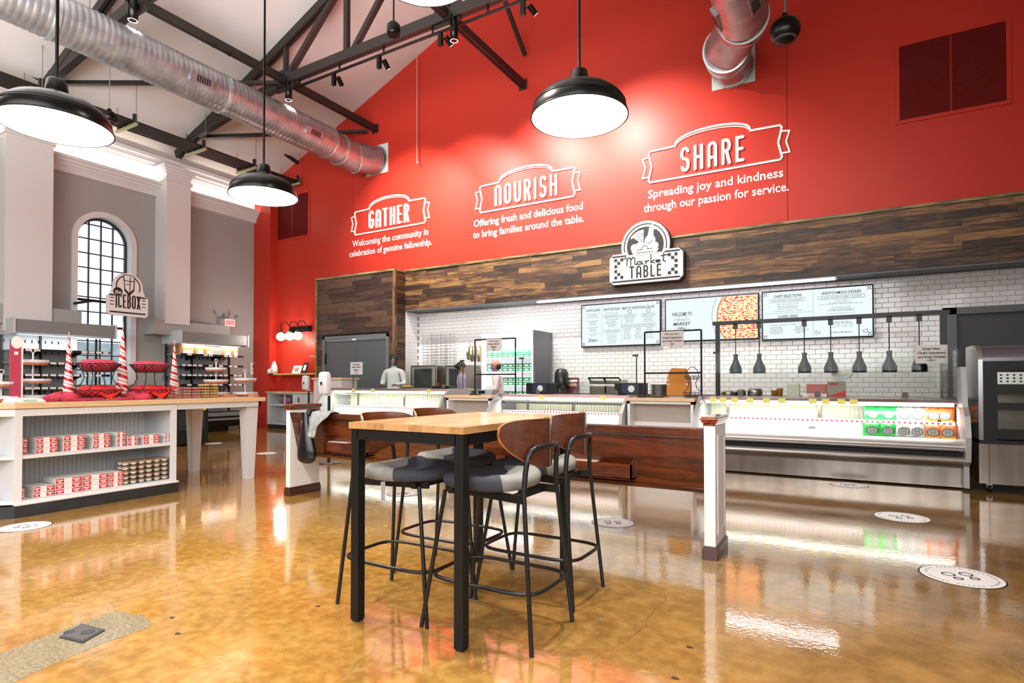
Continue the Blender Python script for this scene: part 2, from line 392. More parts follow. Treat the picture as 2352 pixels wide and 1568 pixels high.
# floor material: polished, stained concrete
def floor_mat():
    m = bpy.data.materials.new('polished_concrete'); m.use_nodes = True; nt = m.node_tree; N = nt.nodes; L = nt.links
    b = N['Principled BSDF']; tc = N.new('ShaderNodeTexCoord')
    def noise(sc, det=5, dist=0, vec=None):
        n = N.new('ShaderNodeTexNoise'); n.inputs['Scale'].default_value = sc; n.inputs['Detail'].default_value = det; n.inputs['Distortion'].default_value = dist
        L.new(vec or tc.outputs['Object'], n.inputs[0]); return n.outputs[0]
    def ramp(src, stops):
        r = N.new('ShaderNodeValToRGB'); e = r.color_ramp.elements
        e[0].position = stops[0][0]; e[0].color = hexc(stops[0][1]); e[1].position = stops[-1][0]; e[1].color = hexc(stops[-1][1])
        for p, c in stops[1:-1]: k = e.new(p); k.color = hexc(c)
        L.new(src, r.inputs[0]); return r.outputs[0]
    def mix(f, a, c, mode='MIX'):
        x = N.new('ShaderNodeMix'); x.data_type = 'RGBA'; x.blend_type = mode
        if isinstance(f, float): x.inputs[0].default_value = f
        else: L.new(f, x.inputs[0])
        L.new(a, x.inputs[6]); L.new(c, x.inputs[7]); return x.outputs[2]
    def rng(src, a, bb, c, d):
        r = N.new('ShaderNodeMapRange'); r.inputs[1].default_value = a; r.inputs[2].default_value = bb; r.inputs[3].default_value = c; r.inputs[4].default_value = d
        L.new(src, r.inputs[0]); return r.outputs[0]
    base = ramp(noise(1.9, 11, .5), [(.3, '#7b5826'), (.45, '#9f7430'), (.58, '#ae833a'), (.72, '#c09852')])
    big = ramp(noise(.33, 3, .3), [(.40, '#76562f'), (.62, '#a87a34')])
    mott = ramp(noise(16, 11, .3), [(.32, '#80592a'), (.5, '#a87f40'), (.7, '#c9a666')])
    c = mix(0.35, base, big); c = mix(0.42, c, mott)
    # colour mixed browner towards the food counter and the right side
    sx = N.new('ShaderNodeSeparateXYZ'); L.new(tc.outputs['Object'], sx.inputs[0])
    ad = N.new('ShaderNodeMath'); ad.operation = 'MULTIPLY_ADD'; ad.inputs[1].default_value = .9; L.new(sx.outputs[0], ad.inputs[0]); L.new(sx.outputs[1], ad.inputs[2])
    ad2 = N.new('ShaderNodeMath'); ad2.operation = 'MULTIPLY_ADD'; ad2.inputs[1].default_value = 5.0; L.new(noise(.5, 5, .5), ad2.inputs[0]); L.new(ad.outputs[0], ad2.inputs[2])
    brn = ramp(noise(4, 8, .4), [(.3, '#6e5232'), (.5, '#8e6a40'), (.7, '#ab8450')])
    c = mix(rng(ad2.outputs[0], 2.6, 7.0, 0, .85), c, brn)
    spk = ramp(noise(150, 4), [(.33, '#6e4c20'), (.42, '#ffffff'), (.62, '#ffffff'), (.72, '#fff3d0')])
    c = mix(0.30, c, spk, 'MULTIPLY')
    # long faint cracks
    mp = N.new('ShaderNodeMapping'); mp.inputs['Scale'].default_value = (0.55, 0.55, 1); mp.inputs['Location'].default_value = (0.31, 0.77, 0)
    ns = N.new('ShaderNodeTexNoise'); ns.inputs['Scale'].default_value = 1.7; ns.inputs['Detail'].default_value = 6; L.new(tc.outputs['Object'], ns.inputs[0])
    va = N.new('ShaderNodeVectorMath'); va.operation = 'MULTIPLY_ADD'; va.inputs[1].default_value = (.5, .5, 0); L.new(ns.outputs['Color'], va.inputs[0]); L.new(tc.outputs['Object'], va.inputs[2])
    L.new(va.outputs[0], mp.inputs[0])
    vo = N.new('ShaderNodeTexVoronoi'); vo.feature = 'DISTANCE_TO_EDGE'; vo.inputs['Scale'].default_value = 1; L.new(mp.outputs[0], vo.inputs['Vector'])
    ck = rng(vo.outputs['Distance'], 0.0008, 0.0022, 1, 0)
    ckm = N.new('ShaderNodeMath'); ckm.operation = 'MULTIPLY'; L.new(ck, ckm.inputs[0]); L.new(rng(noise(.9, 2), .44, .52, 0, .55), ckm.inputs[1])
    rgb = N.new('ShaderNodeRGB'); rgb.outputs[0].default_value = hexc('#5a4426')
    c = mix(ckm.outputs[0], c, rgb.outputs[0])
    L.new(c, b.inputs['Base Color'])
    b.inputs['Specular IOR Level'].default_value = 0.62
    L.new(rng(noise(3.0, 5), .3, .7, .05, .13), b.inputs['Roughness'])
    b.inputs['Coat Weight'].default_value = 0.6; b.inputs['Coat Roughness'].default_value = 0.03; b.inputs['Coat IOR'].default_value = 1.6
    bp = N.new('ShaderNodeBump'); bp.inputs['Strength'].default_value = 0.05; bp.inputs['Distance'].default_value = 0.006
    mxn = N.new('ShaderNodeMath'); mxn.operation = 'ADD'; L.new(noise(14, 2), mxn.inputs[0]); L.new(noise(45, 2), mxn.inputs[1])
    L.new(mxn.outputs[0], bp.inputs['Height']); L.new(bp.outputs[0], b.inputs['Normal']); L.new(bp.outputs[0], b.inputs['Coat Normal'])
    return m
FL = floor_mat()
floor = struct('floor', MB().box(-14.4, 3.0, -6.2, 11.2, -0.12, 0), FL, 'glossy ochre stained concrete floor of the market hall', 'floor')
# grey filled trench patch around the floor outlet
g0 = [P(0, 1500, Z=0), P(120, 1455, Z=0), P(180, 1432, Z=0), P(272, 1404, Z=0), P(300, 1410, Z=0), P(330, 1413, Z=0), P(347, 1428, Z=0), P(345, 1440, Z=0), P(315, 1450, Z=0), P(230, 1480, Z=0), P(110, 1530, Z=0), P(30, 1568, Z=0), P(-120, 1640, Z=0), P(-200, 1560, Z=0)]
obj('concrete_patch', MB().prism([(p.x, p.y) for p in g0], lambda u, v, d: (u, v, d), 0.0, 0.0012),
    M('grey_concrete', '#83795f', .22, noise=.4, nscale=70, coat=.5), floor)

RED = M('red_paint', '#bf3325', .42, spec=.3)
REDD = M('red_gap', '#5a0c08', .8)
GREYW = M('grey_wall_paint', '#a5a3a1', .7)
WHITE = M('white_trim_paint', '#dcdad9', .55)
CEIL = M('ceiling_paint', '#d8d3d0', .8, noise=.03, nscale=2)
DKST = M('dark_steel', '#231d1a', .45, spec=.5)
DKG = M('dark_grey_paint', '#3a3c3f', .5)

# ---- gable wall, red, in three panels
def gable(x0, x1, zb):
    pts = [(x0, zb), (x1, zb), (x1, roofz(x1))]
    if x0 < -5.67 < x1: pts.append((-5.67, roofz(-5.67)))
    pts.append((x0, roofz(x0))); return pts
wb = struct('wall_back', MB().prism(gable(-14.3, 3.0, 2.86), onY(YF + .3), 0, .27), REDD, 'tall red gable wall above the food counter', 'wall')
obj('wall_panel', MB().prism(gable(-11.33, -10.468, 3.785), onY(YF + .02), 0, .02).prism(gable(-13.96, -11.33, 0.0), onY(YF + .02), 0, .02), RED, wb)
obj('wall_panel', MB().prism(gable(-10.460, -0.808, 3.785), onY(YF + .02), 0, .02), RED, wb)
obj('wall_panel', MB().prism(gable(-0.800, 3.0, 3.785), onY(YF + .02), 0, .02), RED, wb)
obj('corner_column', MB().box(-13.96, -13.28, YF - .22, YF, 0, roofz(-13.7) - .02), RED, wb)

# ---- roof slopes
def slope(x0, x1, y0, y1, t=.15):
    m = MB(); v = []
    for x in (x0, x1):
        for y in (y0, y1):
            for dz in (0, t): v.append((x, y, roofz(x) + dz))
    m.add(v, [(0, 2, 3, 1), (4, 5, 7, 6), (0, 1, 5, 4), (2, 6, 7, 3), (0, 4, 6, 2), (1, 3, 7, 5)]); return m
ce = struct('ceiling', slope(-14.3, -5.67, -6.2, YF + .3), CEIL, 'pale pitched ceiling over the dark steel trusses', 'ceiling')
obj('roof_slope', slope(-5.67, 3.0, -6.2, YF + .3), CEIL, ce)
struct('wall_right', MB().box(XR, XR + .2, -6.2, YF + .5, 0, 6.9), GREYW, 'plain wall closing the hall beyond the right edge', 'wall')
struct('wall_front', MB().prism(gable(-14.3, 3.0, 0.0), lambda u, v, d: (u, -6.2 + d, v), -.2, 0), GREYW, 'gable wall behind the viewer', 'wall')

# ---- left wall with the arched window
wy0, wy1 = 5.80, 6.84; wz0, wsp = 1.15, 4.26          # opening, spring line; arch radius = .52
wr = (wy1 - wy0) / 2; wc = (wy0 + wy1) / 2
wl = MB().box(XL - .25, XL, -6.2, wy0, 0, 6.6).box(XL - .25, XL, wy1, YF + .3, 0, 6.6).box(XL - .25, XL, wy0, wy1, 0, wz0)
top = [(wy0, 6.6), (wy0, wsp)] + [(wc - wr * math.cos(PI * i / 24), wsp + wr * math.sin(PI * i / 24)) for i in range(1, 24)] + [(wy1, wsp), (wy1, 6.6)]
wl.prism(top, onX(XL), -.25, 0)
wall_left = struct('wall_left', wl, GREYW, 'grey side wall with the arched window and boxed pilasters', 'wall')
# arch casing
cas = MB(); ro, ri = wr + .115, wr
def ring_pts(r): return [(wc - r, wz0)] + [(wc - r * math.cos(PI * i / 28), wsp + r * math.sin(PI * i / 28)) for i in range(0, 29)] + [(wc + r, wz0)]
A_, B_ = ring_pts(ro), ring_pts(ri)
for i in range(len(A_) - 1):
    cas.prism([A_[i], B_[i], B_[i + 1], A_[i + 1]], onX(XL), 0, .045)
win = obj('window_1', cas, WHITE, None, (XL, wc, 0), 0, 'structure'); tag(win, 'tall arched window with black grid panes and white casing', 'window')
rv = MB()
C_ = ring_pts(ri - .004)
for i in range(len(B_) - 1):
    a, b2 = B_[i], B_[i + 1]; c2, d2 = C_[i + 1], C_[i]
    rv.prism([a, b2, c2, d2], onX(XL), -.25, .0)
obj('reveal', rv, WHITE, win)
BLK = M('black_window_metal', '#2a2a33', .4)
xg = XL - .17
fr = MB()
D_ = ring_pts(ri - .05)
for i in range(len(B_) - 1): fr.prism([C_[i], C_[i + 1], D_[i + 1], D_[i]], onX(xg), -.03, .03)
obj('window_frame', fr, BLK, win)
cols = [wy0 + .05 + k * (wy1 - wy0 - .1) / 4 for k in range(5)]
rows = [wz0 + k * .315 for k in range(12)]
GP = glass('window_glass', '#f6fbff')
for k in (1, 2, 3):
    h = wsp + math.sqrt(max(0, wr ** 2 - (cols[k] - wc) ** 2)) - .01
    obj('muntin', MB().box(xg - .02, xg + .02, cols[k] - .011, cols[k] + .011, wz0, h), BLK, win)
for r in rows[1:]:
    hw = wr - .02 if r < wsp else math.sqrt(max(0.01, wr ** 2 - (r - wsp) ** 2)) - .02
    th = .026 if abs(r - rows[4]) < .01 else .011
    obj('muntin', MB().box(xg - .019, xg + .019, wc - hw, wc + hw, r - th, r + th), BLK, win)
for k in range(4):
    for j, r in enumerate(rows):
        z1 = min(r + .30, 4.77)
        far = max(abs(cols[k] - wc), abs(cols[k + 1] - wc)); near = min(abs(cols[k] - wc), abs(cols[k + 1] - wc))
        if r > wsp + wr: continue
        obj('pane', MB().box(xg - .006, xg, cols[k] + .011, cols[k + 1] - .011, r + .011, z1), GP, win)
# outdoors seen through the window: pale overcast garden wall
struct('trim_9', MB().box(-18.2, -18.0, 2, 13, -0.1, 2.3), M('garden_wall', '#b9c0bd', .9, noise=.3, nscale=3), 'pale planted wall outside the arched window', 'exterior wall')

# pilasters, ledges, crown on the left wall
XP = P(382, 500, Y=7.373).x
def Yat(px, py): return P(px, py, X=XP).y
p0a, p0b = Yat(12, 500), Yat(122, 500); p2a, p2b = 7.373, Yat(438, 500)
zb = P(119, 713, X=XP).z
for nm, a, b2, lab in (('trim_1', p0a, p0b, 'wide boxed pilaster at the far left, above the open cooler'), ('trim_2', p2a, p2b, 'boxed pilaster between the arched window and the corner')):
    t = struct(nm, MB().box(XL, XP, a, b2, P(390, 743, X=XP).z if nm == 'trim_2' else zb - .45, 6.1), WHITE, lab, 'pilaster', (XP, a, 2.6))
    cap = MB()
    for z0_, z1_, o_ in ((5.86, 5.93, .03), (6.04, 6.09, .03), (6.09, 6.14, .07), (6.14, 6.2, .11)): cap.box(XL, XP + o_, a - o_, b2 + o_, z0_, z1_)
    obj('capital', cap, WHITE, t)
def ledge(nm, a, b2, lab):
    t = struct(nm, MB().box(XL, XL + .10, a, b2, 5.53, 5.62), WHITE, lab, 'ledge', (XL, a, 5.53))
    for z0_, z1_, o_ in ((5.62, 5.66, .12), (5.66, 5.72, .16), (5.72, 5.78, .21), (5.78, 5.84, .27)): obj('moulding', MB().box(XL, XL + o_, a, b2, z0_, z1_), WHITE, t)
    obj('light_strip', MB().box(XL + .14, XL + .17, a + .03, b2 - .03, 5.842, 5.855), emis('cove_led', '#fff6e8', 8), t)
    obj('upper_panel', MB().box(XL + .001, XL + .02, a, b2, 5.84, 6.14), WHITE, t)
    return t
ledge('trim_3', p0b, p2a, 'white ledge with cove lighting above the arched window')
ledge('trim_4', p2b, YF, 'white ledge with cove lighting between pilaster and red corner')
ledge('trim_5', 0.5, p0a, 'white ledge with cove lighting at the far left edge')
for a, b2 in ((p0b, p2a), (p2b, YF), (1.5, p0a)):
    light('AREA', (XL + .16, (a + b2) / 2, 5.87), 7, (1, .93, .82), b2 - a - .1, .05, aim=(XL + .06, (a + b2) / 2 + .001, 6.6), name='cove_light')
crown = MB()
for z0_, z1_, o_ in ((6.14, 6.2, .05), (6.2, 6.27, .10), (6.27, 6.36, .17), (6.36, 6.44, .24)): crown.box(XL, XL + o_, -2, YF - .22, z0_, z1_)
struct('trim_6', crown, WHITE, 'white crown moulding under the ceiling on the left wall', 'crown moulding', (XL, 4, 6.14))
struct('baseboard_left', MB().box(XL, XL + .02, -6, YF - .22, 0, .14), M('grey_baseboard', '#9a9a9a', .5), 'grey baseboard along the left wall', 'baseboard')
# low gypsum shelf blocks behind the coolers
struct('trim_7', MB().box(XL, XL + .42, 3.5, 5.72, 2.30, 2.66), GREYW, 'grey boxed ledge over the left cooler', 'ledge')
struct('trim_8', MB().box(XL, XL + .42, 7.12, 9.0, 2.30, 2.62), GREYW, 'grey boxed ledge over the right cooler', 'ledge')

# ---- wood cladding
WD = wood('reclaimed_wood', '#2a1a12', '#593c26', '#8d683c', axis=0, rough=.5, var=.65, ring=3.2, knots=True)
WDD = wood('reclaimed_wood_dark', '#1d1413', '#3a2722', '#5e4535', axis=0, rough=.55, var=.6, ring=2.4, knots=True)
WDS = wood('reclaimed_wood_side', '#1f140e', '#3f2819', '#6b4a30', axis=1, rough=.55, var=.6, ring=5)
TRM = wood('trim_wood', '#4f4a2c', '#7b7048', '#a3986a', axis=0, rough=.5, var=.2)
TRMZ = wood('trim_wood_upright', '#4d3322', '#775236', '#98704c', axis=2, rough=.5, var=.2)
def planks(parent, x0, x1, z0, z1, yface, mat, rows, lens=(.6, .9, 1.2, 1.5), hole=None):
    h = (z1 - z0) / rows
    for r in range(rows):
        x = x0 - random.choice((0, .3, .5, .7))
        while x < x1:
            w = random.choice(lens); a, b2 = max(x, x0), min(x + w, x1); x += w
            if b2 - a < .03: continue
            segs = [(a, b2)]
            zz0, zz1 = z0 + r * h, z0 + (r + 1) * h
            if hole and zz0 < hole[3] - .01:
                segs = [(a, min(b2, hole[0])), (max(a, hole[1]), b2)]
            for sa, sb in segs:
                if sb - sa < .02: continue
                d = random.uniform(0, .004)
                obj('plank', MB().box(sa + .0012, sb - .0012, yface - d, yface + .012, zz0 + .0012, zz1 - .0012), mat, parent)
fas = struct('wall_fascia', MB().box(XK, 3.0, YF + .012, YF + .26, 2.855, 3.775), M('joint_dark', '#1a120c', .9), 'long band of mixed brown wood planks above the kitchen opening', 'wood cladding')
planks(fas, XK, XR, 2.858, 3.745, YF, WD, 8, lens=(.6, .9, 1.2, 1.2))
obj('top_trim', MB().box(XK, XR, YF - .03, YF + .02, 3.745, 3.785), TRM, fas)
obj('soffit', MB().box(XK, XR, YF, YT + .1, 2.835, 2.856), M('soffit_grey', '#5d6366', .5), fas)
# clad box with the double door
dx0, dx1, dz1 = -11.10, -8.96, 2.31
box = struct('wall_cladbox', MB().box(-11.33, dx0, YB + .012, YT, 0, 3.72).box(dx1, XK - .012, YB + .012, YT, 0, 3.72).box(dx0, dx1, YB + .012, YT, dz1, 3.72), M('joint_dark', '#1a120c'), 'dark wood-clad box wall around the grey double doors', 'wood cladding')
planks(box, -11.31, XK - .02, 0.0, 3.72, YB, WDD, 30, lens=(.9, 1.0, 1.2), hole=(dx0, dx1, 0, dz1))
for r in range(30):
    z0_ = r * .124
    obj('plank', MB().box(XK - .012, XK, YB + .03, (YF if z0_ > 2.8 else YT) - .001, z0_ + .001, z0_ + .123), WDS, box)
obj('top_trim', MB().box(-11.36, XK + .01, YB - .025, YB + .02, 3.72, 3.765).box(XK - .03, XK + .01, YB, YF, 3.72, 3.765), TRM, box)
obj('edge_trim', MB().box(XK - .06, XK + .012, YB - .02, YB + .04, 0, 3.72), TRMZ, box)
obj('edge_trim', MB().box(-11.36, -11.31, YB - .02, YB + .3, 0, 3.72), TRM, box)
dgrey = M('door_grey', '#6b7073', .4)
door = obj('door_1', MB().box(dx0, dx0 + .07, YB - .02, YB + .05, 0, dz1).box(dx1 - .07, dx1, YB - .02, YB + .05, 0, dz1).box(dx0, dx1, YB - .02, YB + .05, dz1 - .07, dz1), dgrey, None, (dx0, YB, 0), 0, 'structure')
tag(door, 'grey steel double doors in the dark wood-clad wall', 'door')
mid = (dx0 + dx1) / 2
for a, b2 in ((dx0 + .075, mid - .004), (mid + .004, dx1 - .075)): obj('door_leaf', MB().box(a, b2, YB + .02, YB + .06, .01, dz1 - .11), M('door_leaf_grey', '#55595c', .35), door)
obj('closer_rail', MB().box(dx0 + .1, mid - .1, YB + .0, YB + .02, dz1 - .12, dz1 - .08).box(mid + .03, dx1 - .12, YB + .0, YB + .02, dz1 - .12, dz1 - .08), M('brushed_steel', '#b9bcbd', .3, 1), door)
obj('hinge', MB().box(dx0 + .07, dx0 + .1, YB - .01, YB + .02, 1.65, 1.9), M('black_plastic', '#121212', .45), door)

# ---- tiled kitchen wall
TILE = M('glazed_tile', '#dcd9d8', .12, coat=.3)
GROUT = M('grout', '#8a8785', .9)
wk = struct('wall_kitchen', MB().box(XK, 1.24, YT, YT + .1, 0, 2.84).box(1.24, 3.0, YT, YT + .1, 2.28, 2.84), GROUT, 'white subway tile wall behind the food counter', 'wall')
obj('side_return', MB().box(XK - .01, XK + .004, YF, YT, 0, 2.84), GROUT, wk)
tw, th_ = .168, .0775
def tile_mesh(w, h, t=.006):
    m = MB(); e = .0035
    v = [(-w / 2, 0, -h / 2), (w / 2, 0, -h / 2), (w / 2, 0, h / 2), (-w / 2, 0, h / 2),
         (-w / 2 + e, -t, -h / 2 + e), (w / 2 - e, -t, -h / 2 + e), (w / 2 - e, -t, h / 2 - e), (-w / 2 + e, -t, h / 2 - e)]
    m.add(v, [(4, 5, 6, 7), (0, 1, 5, 4), (1, 2, 6, 5), (2, 3, 7, 6), (3, 0, 4, 7)]); return m
tm = mesh('tile', tile_mesh(tw - .0035, th_ - .0035), TILE)
cands = []; rest = MB()
nrow = 24
for r in range(nrow):
    z = 2.835 - th_ * (r + .5) - .01
    x = 2.16 + (tw / 2 if r % 2 else 0)
    lim = 1.236 if z < 2.32 else 9
    while x > XK - tw / 2:
        a, b2 = max(x - tw / 2, XK + .012), min(x + tw / 2 - .0035, lim - .002)
        if a > x - tw / 2 + .001 or b2 < x + tw / 2 - .004:
            if b2 - a > .01: rest.box(a, b2, YT - .006, YT, z - th_ / 2 + .002, z + th_ / 2 - .0015)
        else: cands.append((x, z))
        x -= tw
cands.sort(key=lambda q: -q[0])
for i, (x, z) in enumerate(cands):
    if i < 299:
        o = bpy.data.objects.new('tile', tm); COL.objects.link(o); o.parent = wk; o.location = (x, YT, z)
    else:
        t = tile_mesh(tw - .0035, th_ - .0035); rest.add([(a + x, b2 + YT, c + z) for a, b2, c in t.v], t.f)
for r in range(nrow):
    z = 2.835 - th_ * (r + .5) - .01
    for k in range(3):
        y0 = YF + .004 + k * tw - (tw / 2 if r % 2 else 0); y1 = y0 + tw - .0035; y0 = max(y0, YF + .004); y1 = min(y1, YT - .004)
        if y1 - y0 > .01: rest.box(XK + .004, XK + .009, y0, y1, z - th_ / 2 + .002, z + th_ / 2 - .002)
obj('tiles_far', rest, TILE, wk, kind='stuff')
# dark doorway at the right
dd = obj('door_2', MB().box(1.24, 1.40, YT - .08, YT + .02, 0, 2.30).box(1.24, XR, YT - .08, YT + .02, 2.20, 2.30), M('door_frame_grey', '#565b5e', .4), None, (1.24, YT, 0), 0, 'structure')
tag(dd, 'dark grey doorway at the right end of the tiled wall', 'door')
obj('door_leaf', MB().box(1.40, XR, YT - .02, YT + .02, 0, 2.20), M('door_leaf_dark', '#3b3d3f', .5), dd)
# linear light under the fascia
lt = thing('linear_light', 'long white linear light under the wood fascia', 'light', (-2.7, YF + .08, 2.83))
obj('diffuser', MB().box(-5.35, -.15, YF + .03, YF + .11, 2.80, 2.833), emis('linear_led', '#fff4ff', 5), lt)
obj('end_cap', MB().box(-5.38, -5.35, YF + .03, YF + .11, 2.80, 2.835).box(-.15, -.12, YF + .03, YF + .11, 2.80, 2.835), WHITE, lt)
light('AREA', (-2.75, YF + .07, 2.795), 24, (1, .96, 1), 5.2, .08, aim=(-2.75, YF + .12, 0), name='linear_light_beam')
light('AREA', (-6.9, YF + .05, 2.82), 12, (1, .96, .95), 3.2, .08, aim=(-6.9, YF + .1, 0), name='kitchen_fill_light')  # added area light without a fixture, fills the left of the kitchen
light('AREA', (-3.5, 6.0, 5.4), 110, (1, .98, .97), 9, .8, aim=(-3.5, 9.9, 1.1), name='counter_fill_light')  # added area light out in the hall, no fixture, washes the counter

# ---- louvred grilles in the red wall
def grille(nm, x0, x1, z0, z1, lab):
    t = struct(nm, MB().box(x0 - .05, x0, YF - .02, YF + .01, z0 - .05, z1 + .05).box(x1, x1 + .05, YF - .02, YF + .01, z0 - .05, z1 + .05).box(x0, x1, YF - .02, YF + .01, z0 - .05, z0).box(x0, x1, YF - .02, YF + .01, z1, z1 + .05), RED, lab, 'vent grille', (x0, YF, z0))
    obj('back', MB().box(x0, x1, YF - .004, YF + .004, z0, z1), M('grille_back', '#4a0806', .8), t)
    n = 44; sl = MB()
    for i in range(n):
        z = z0 + (i + .5) * (z1 - z0) / n
        sl.add([(x0, YF - .018, z - .009), (x1, YF - .018, z - .009), (x1, YF - .004, z + .008), (x0, YF - .004, z + .008), (x0, YF - .018, z - .005), (x1, YF - .018, z - .005), (x1, YF - .004, z + .011), (x0, YF - .004, z + .011)],
               [(0, 1, 5, 4), (0, 3, 2, 1), (4, 5, 6, 7)])
    obj('louvres', sl, M('grille_red', '#8e1710', .4), t, kind='stuff')
    obj('mullion', MB().box((x0 + x1) / 2 - .012, (x0 + x1) / 2 + .012, YF - .021, YF - .01, z0, z1), M('grille_red', '#8e1710'), t)
grille('trim_10', .70, 1.92, 5.06, 6.16, 'large red louvred grille at the upper right of the gable wall')
grille('trim_11', -13.26, -12.05, 5.03, 6.14, 'large red louvred grille by the left corner column')

# ================================================================== TRUSSES, PIPES, DUCTS
def z_top(x): return roofz(x) - .12
def truss(y, lab):
    t = struct('truss', MB().bar((-13.45, y, 6.75), (-9.7, y, 7.27), .12, .2), DKST, lab, 'roof truss', (-9.7, y, 7.27))
    obj('bottom_chord', MB().box(-9.78, -1.56, y - .06, y - .008, 7.18, 7.36).box(-9.78, -1.56, y + .008, y + .06, 7.18, 7.36), DKST, t)
    obj('bottom_chord', MB().bar((-1.64, y, 7.27), (2.1, y, 6.75), .12, .2), DKST, t)
    obj('top_chord', MB().bar((-13.5, y - .04, z_top(-13.5)), (-5.67, y - .04, z_top(-5.67)), .05, .17).bar((-13.5, y + .04, z_top(-13.5)), (-5.67, y + .04, z_top(-5.67)), .05, .17), DKST, t)
    obj('top_chord', MB().bar((2.16, y - .04, z_top(2.16)), (-5.67, y - .04, z_top(-5.67)), .05, .17).bar((2.16, y + .04, z_top(2.16)), (-5.67, y + .04, z_top(-5.67)), .05, .17), DKST, t)
    for a, b2, w in (((-9.7, 7.27), (-9.7, z_top(-9.7)), .08), ((-9.7, 7.27), (-8.15, z_top(-8.15)), .1), ((-8.0, 7.3), (-8.0, z_top(-8.0)), .09), ((-7.85, 7.3), (-5.9, z_top(-5.9) - .1), .09),
                     ((-5.67, 7.27), (-5.67, z_top(-5.67)), .09), ((-3.5, 7.3), (-5.4, z_top(-5.4) - .1), .09), ((-1.64, 7.27), (-3.2, z_top(-3.2)), .1), ((-1.64, 7.27), (-1.64, z_top(-1.64)), .08)):
        obj('web', MB().bar((a[0], y, a[1]), (b2[0], y, b2[1]), w, w, (0, 1, 0)), DKST, t)
    obj('gusset', MB().box(-9.95, -9.45, y - .012, y + .012, 7.05, 7.5).box(-5.95, -5.4, y - .012, y + .012, 7.12, 7.45).box(-1.9, -1.4, y - .012, y + .012, 7.05, 7.5), DKST, t)
    return t
TY = [7.62, 4.85, 2.0]
truss(TY[0], 'dark steel roof truss nearest the red gable wall')
truss(TY[1], 'dark steel roof truss second from the red gable wall, at upper left')
t3 = truss(TY[2], 'dark steel roof truss overhead beyond the top of the picture')
for i, x in enumerate((-9.72, -5.67, -1.62)):
    lab = ('left-hand steel tie beam running back to the red wall by the duct', 'middle steel tie beam running back to the centre of the red wall', 'right-hand steel tie beam ending on the red wall at upper right')[i]
    t = struct('tie_beam', MB().box(x - .055, x - .01, .5, YF - .01, 7.20, 7.34).box(x + .01, x + .055, .5, YF - .01, 7.20, 7.34), DKST, lab, 'steel beam', (x, YF, 7.27))
    obj('bracket', MB().box(x - .09, x + .09, YF - .03, YF, 7.17, 7.37), DKST, t)
br = [((-5.62, YF - .02, 7.86), (-5.62, 8.4, 9.3)), ((-13.15, 6.6, 7.15), (-13.0, TY[0], 6.85)), ((-13.0, 3.7, 7.0), (-13.0, TY[1], 6.85)), ((-12.42, YF - .03, 6.95), (-12.5, 9.4, 7.2)),
      ((-12.9, TY[1] + .1, 6.85), (-9.8, TY[0], 7.24)), ((-12.9, TY[0] + .1, 6.85), (-9.9, YF - .1, 7.22))]
bl = ['short steel brace dropping to the red wall right of centre', 'thin steel brace above the left end of the far truss', 'thin steel brace above the left end of the near truss', 'short black brace stub at the red wall below the duct',
      'slender horizontal cross brace between the two left truss ends', 'slender horizontal cross brace running behind the duct to the red wall']
for (a, b2), l in zip(br, bl):
    struct('brace', MB().bar(a, b2, .07, .07), DKST, l, 'steel brace', a)

# pipe rack
PIPE = M('black_pipe', '#171513', .28, spec=.7)
for k in range(6):
    x = -12.85 + k * .1
    solo('ceiling_pipe', MB().tube([(x, -1, 6.44), (x, YF - .02, 6.44)], .03, 10), PIPE, 'black pipe, %s from the left in the hung pipe rack' % ORD[k], 'pipe', (x, 5, 6.44), 'black pipes of the hung rack')
for i, y in enumerate((4.52, 6.07, 7.5, 8.76, 10.03)):
    t = thing('pipe_hanger', 'galvanised strut hanger under the black pipes, %s from the left' % ORD[i], 'hanger', (-12.6, y, 6.4), 'pipe rack hangers')
    obj('strut', MB().box(-12.97, -12.2, y - .025, y + .025, 6.33, 6.375), M('galvanised_strut', '#b5b28c', .45, .4), t)
    obj('clamps', MB().box(-12.9, -12.82, y - .03, y + .03, 6.375, 6.48).box(-12.7, -12.62, y - .03, y + .03, 6.375, 6.48).box(-12.5, -12.42, y - .03, y + .03, 6.375, 6.48).box(-12.3, -12.24, y - .03, y + .03, 6.375, 6.56), DKST, t)
    for x in (-12.95, -12.22): obj('rod', MB().tube([(x, y, 6.33), (x, y, roofz(x))], .006, 6), M('zinc_rod', '#9a9a94', .4, .8), t)

# spiral ducts
def duct_mat():
    m = M('spiral_duct', '#a5a3a4', .33, .85)
    return m
GALV = M('galvanised_duct', '#a0a0a3', .36, .75, noise=.25, nscale=5)
def ribbed(mb, pts, r, pitch=.085, seg=28):
    """corrugated tube along a polyline"""
    P2 = [Vector(p) for p in pts]; L = sum((P2[i + 1] - P2[i]).length for i in range(len(P2) - 1)); n = int(L / pitch) * 3; rings = []
    d = (P2[-1] - P2[0]).normalized(); u = Vector((0, 0, 1)); u = (u - d * u.dot(d)).normalized(); w = d.cross(u)
    for i in range(n + 1):
        s = i / n * L; k = 0; q = s
        while k < len(P2) - 2 and q > (P2[k + 1] - P2[k]).length: q -= (P2[k + 1] - P2[k]).length; k += 1
        c = P2[k] + (P2[k + 1] - P2[k]).normalized() * q; rr = r + (.009 if i % 3 == 0 else 0)
        rings.append([c + (u * math.cos(2 * PI * a / seg) + w * math.sin(2 * PI * a / seg)) * rr for a in range(seg)])
    mb.loft(rings, True, True); return mb
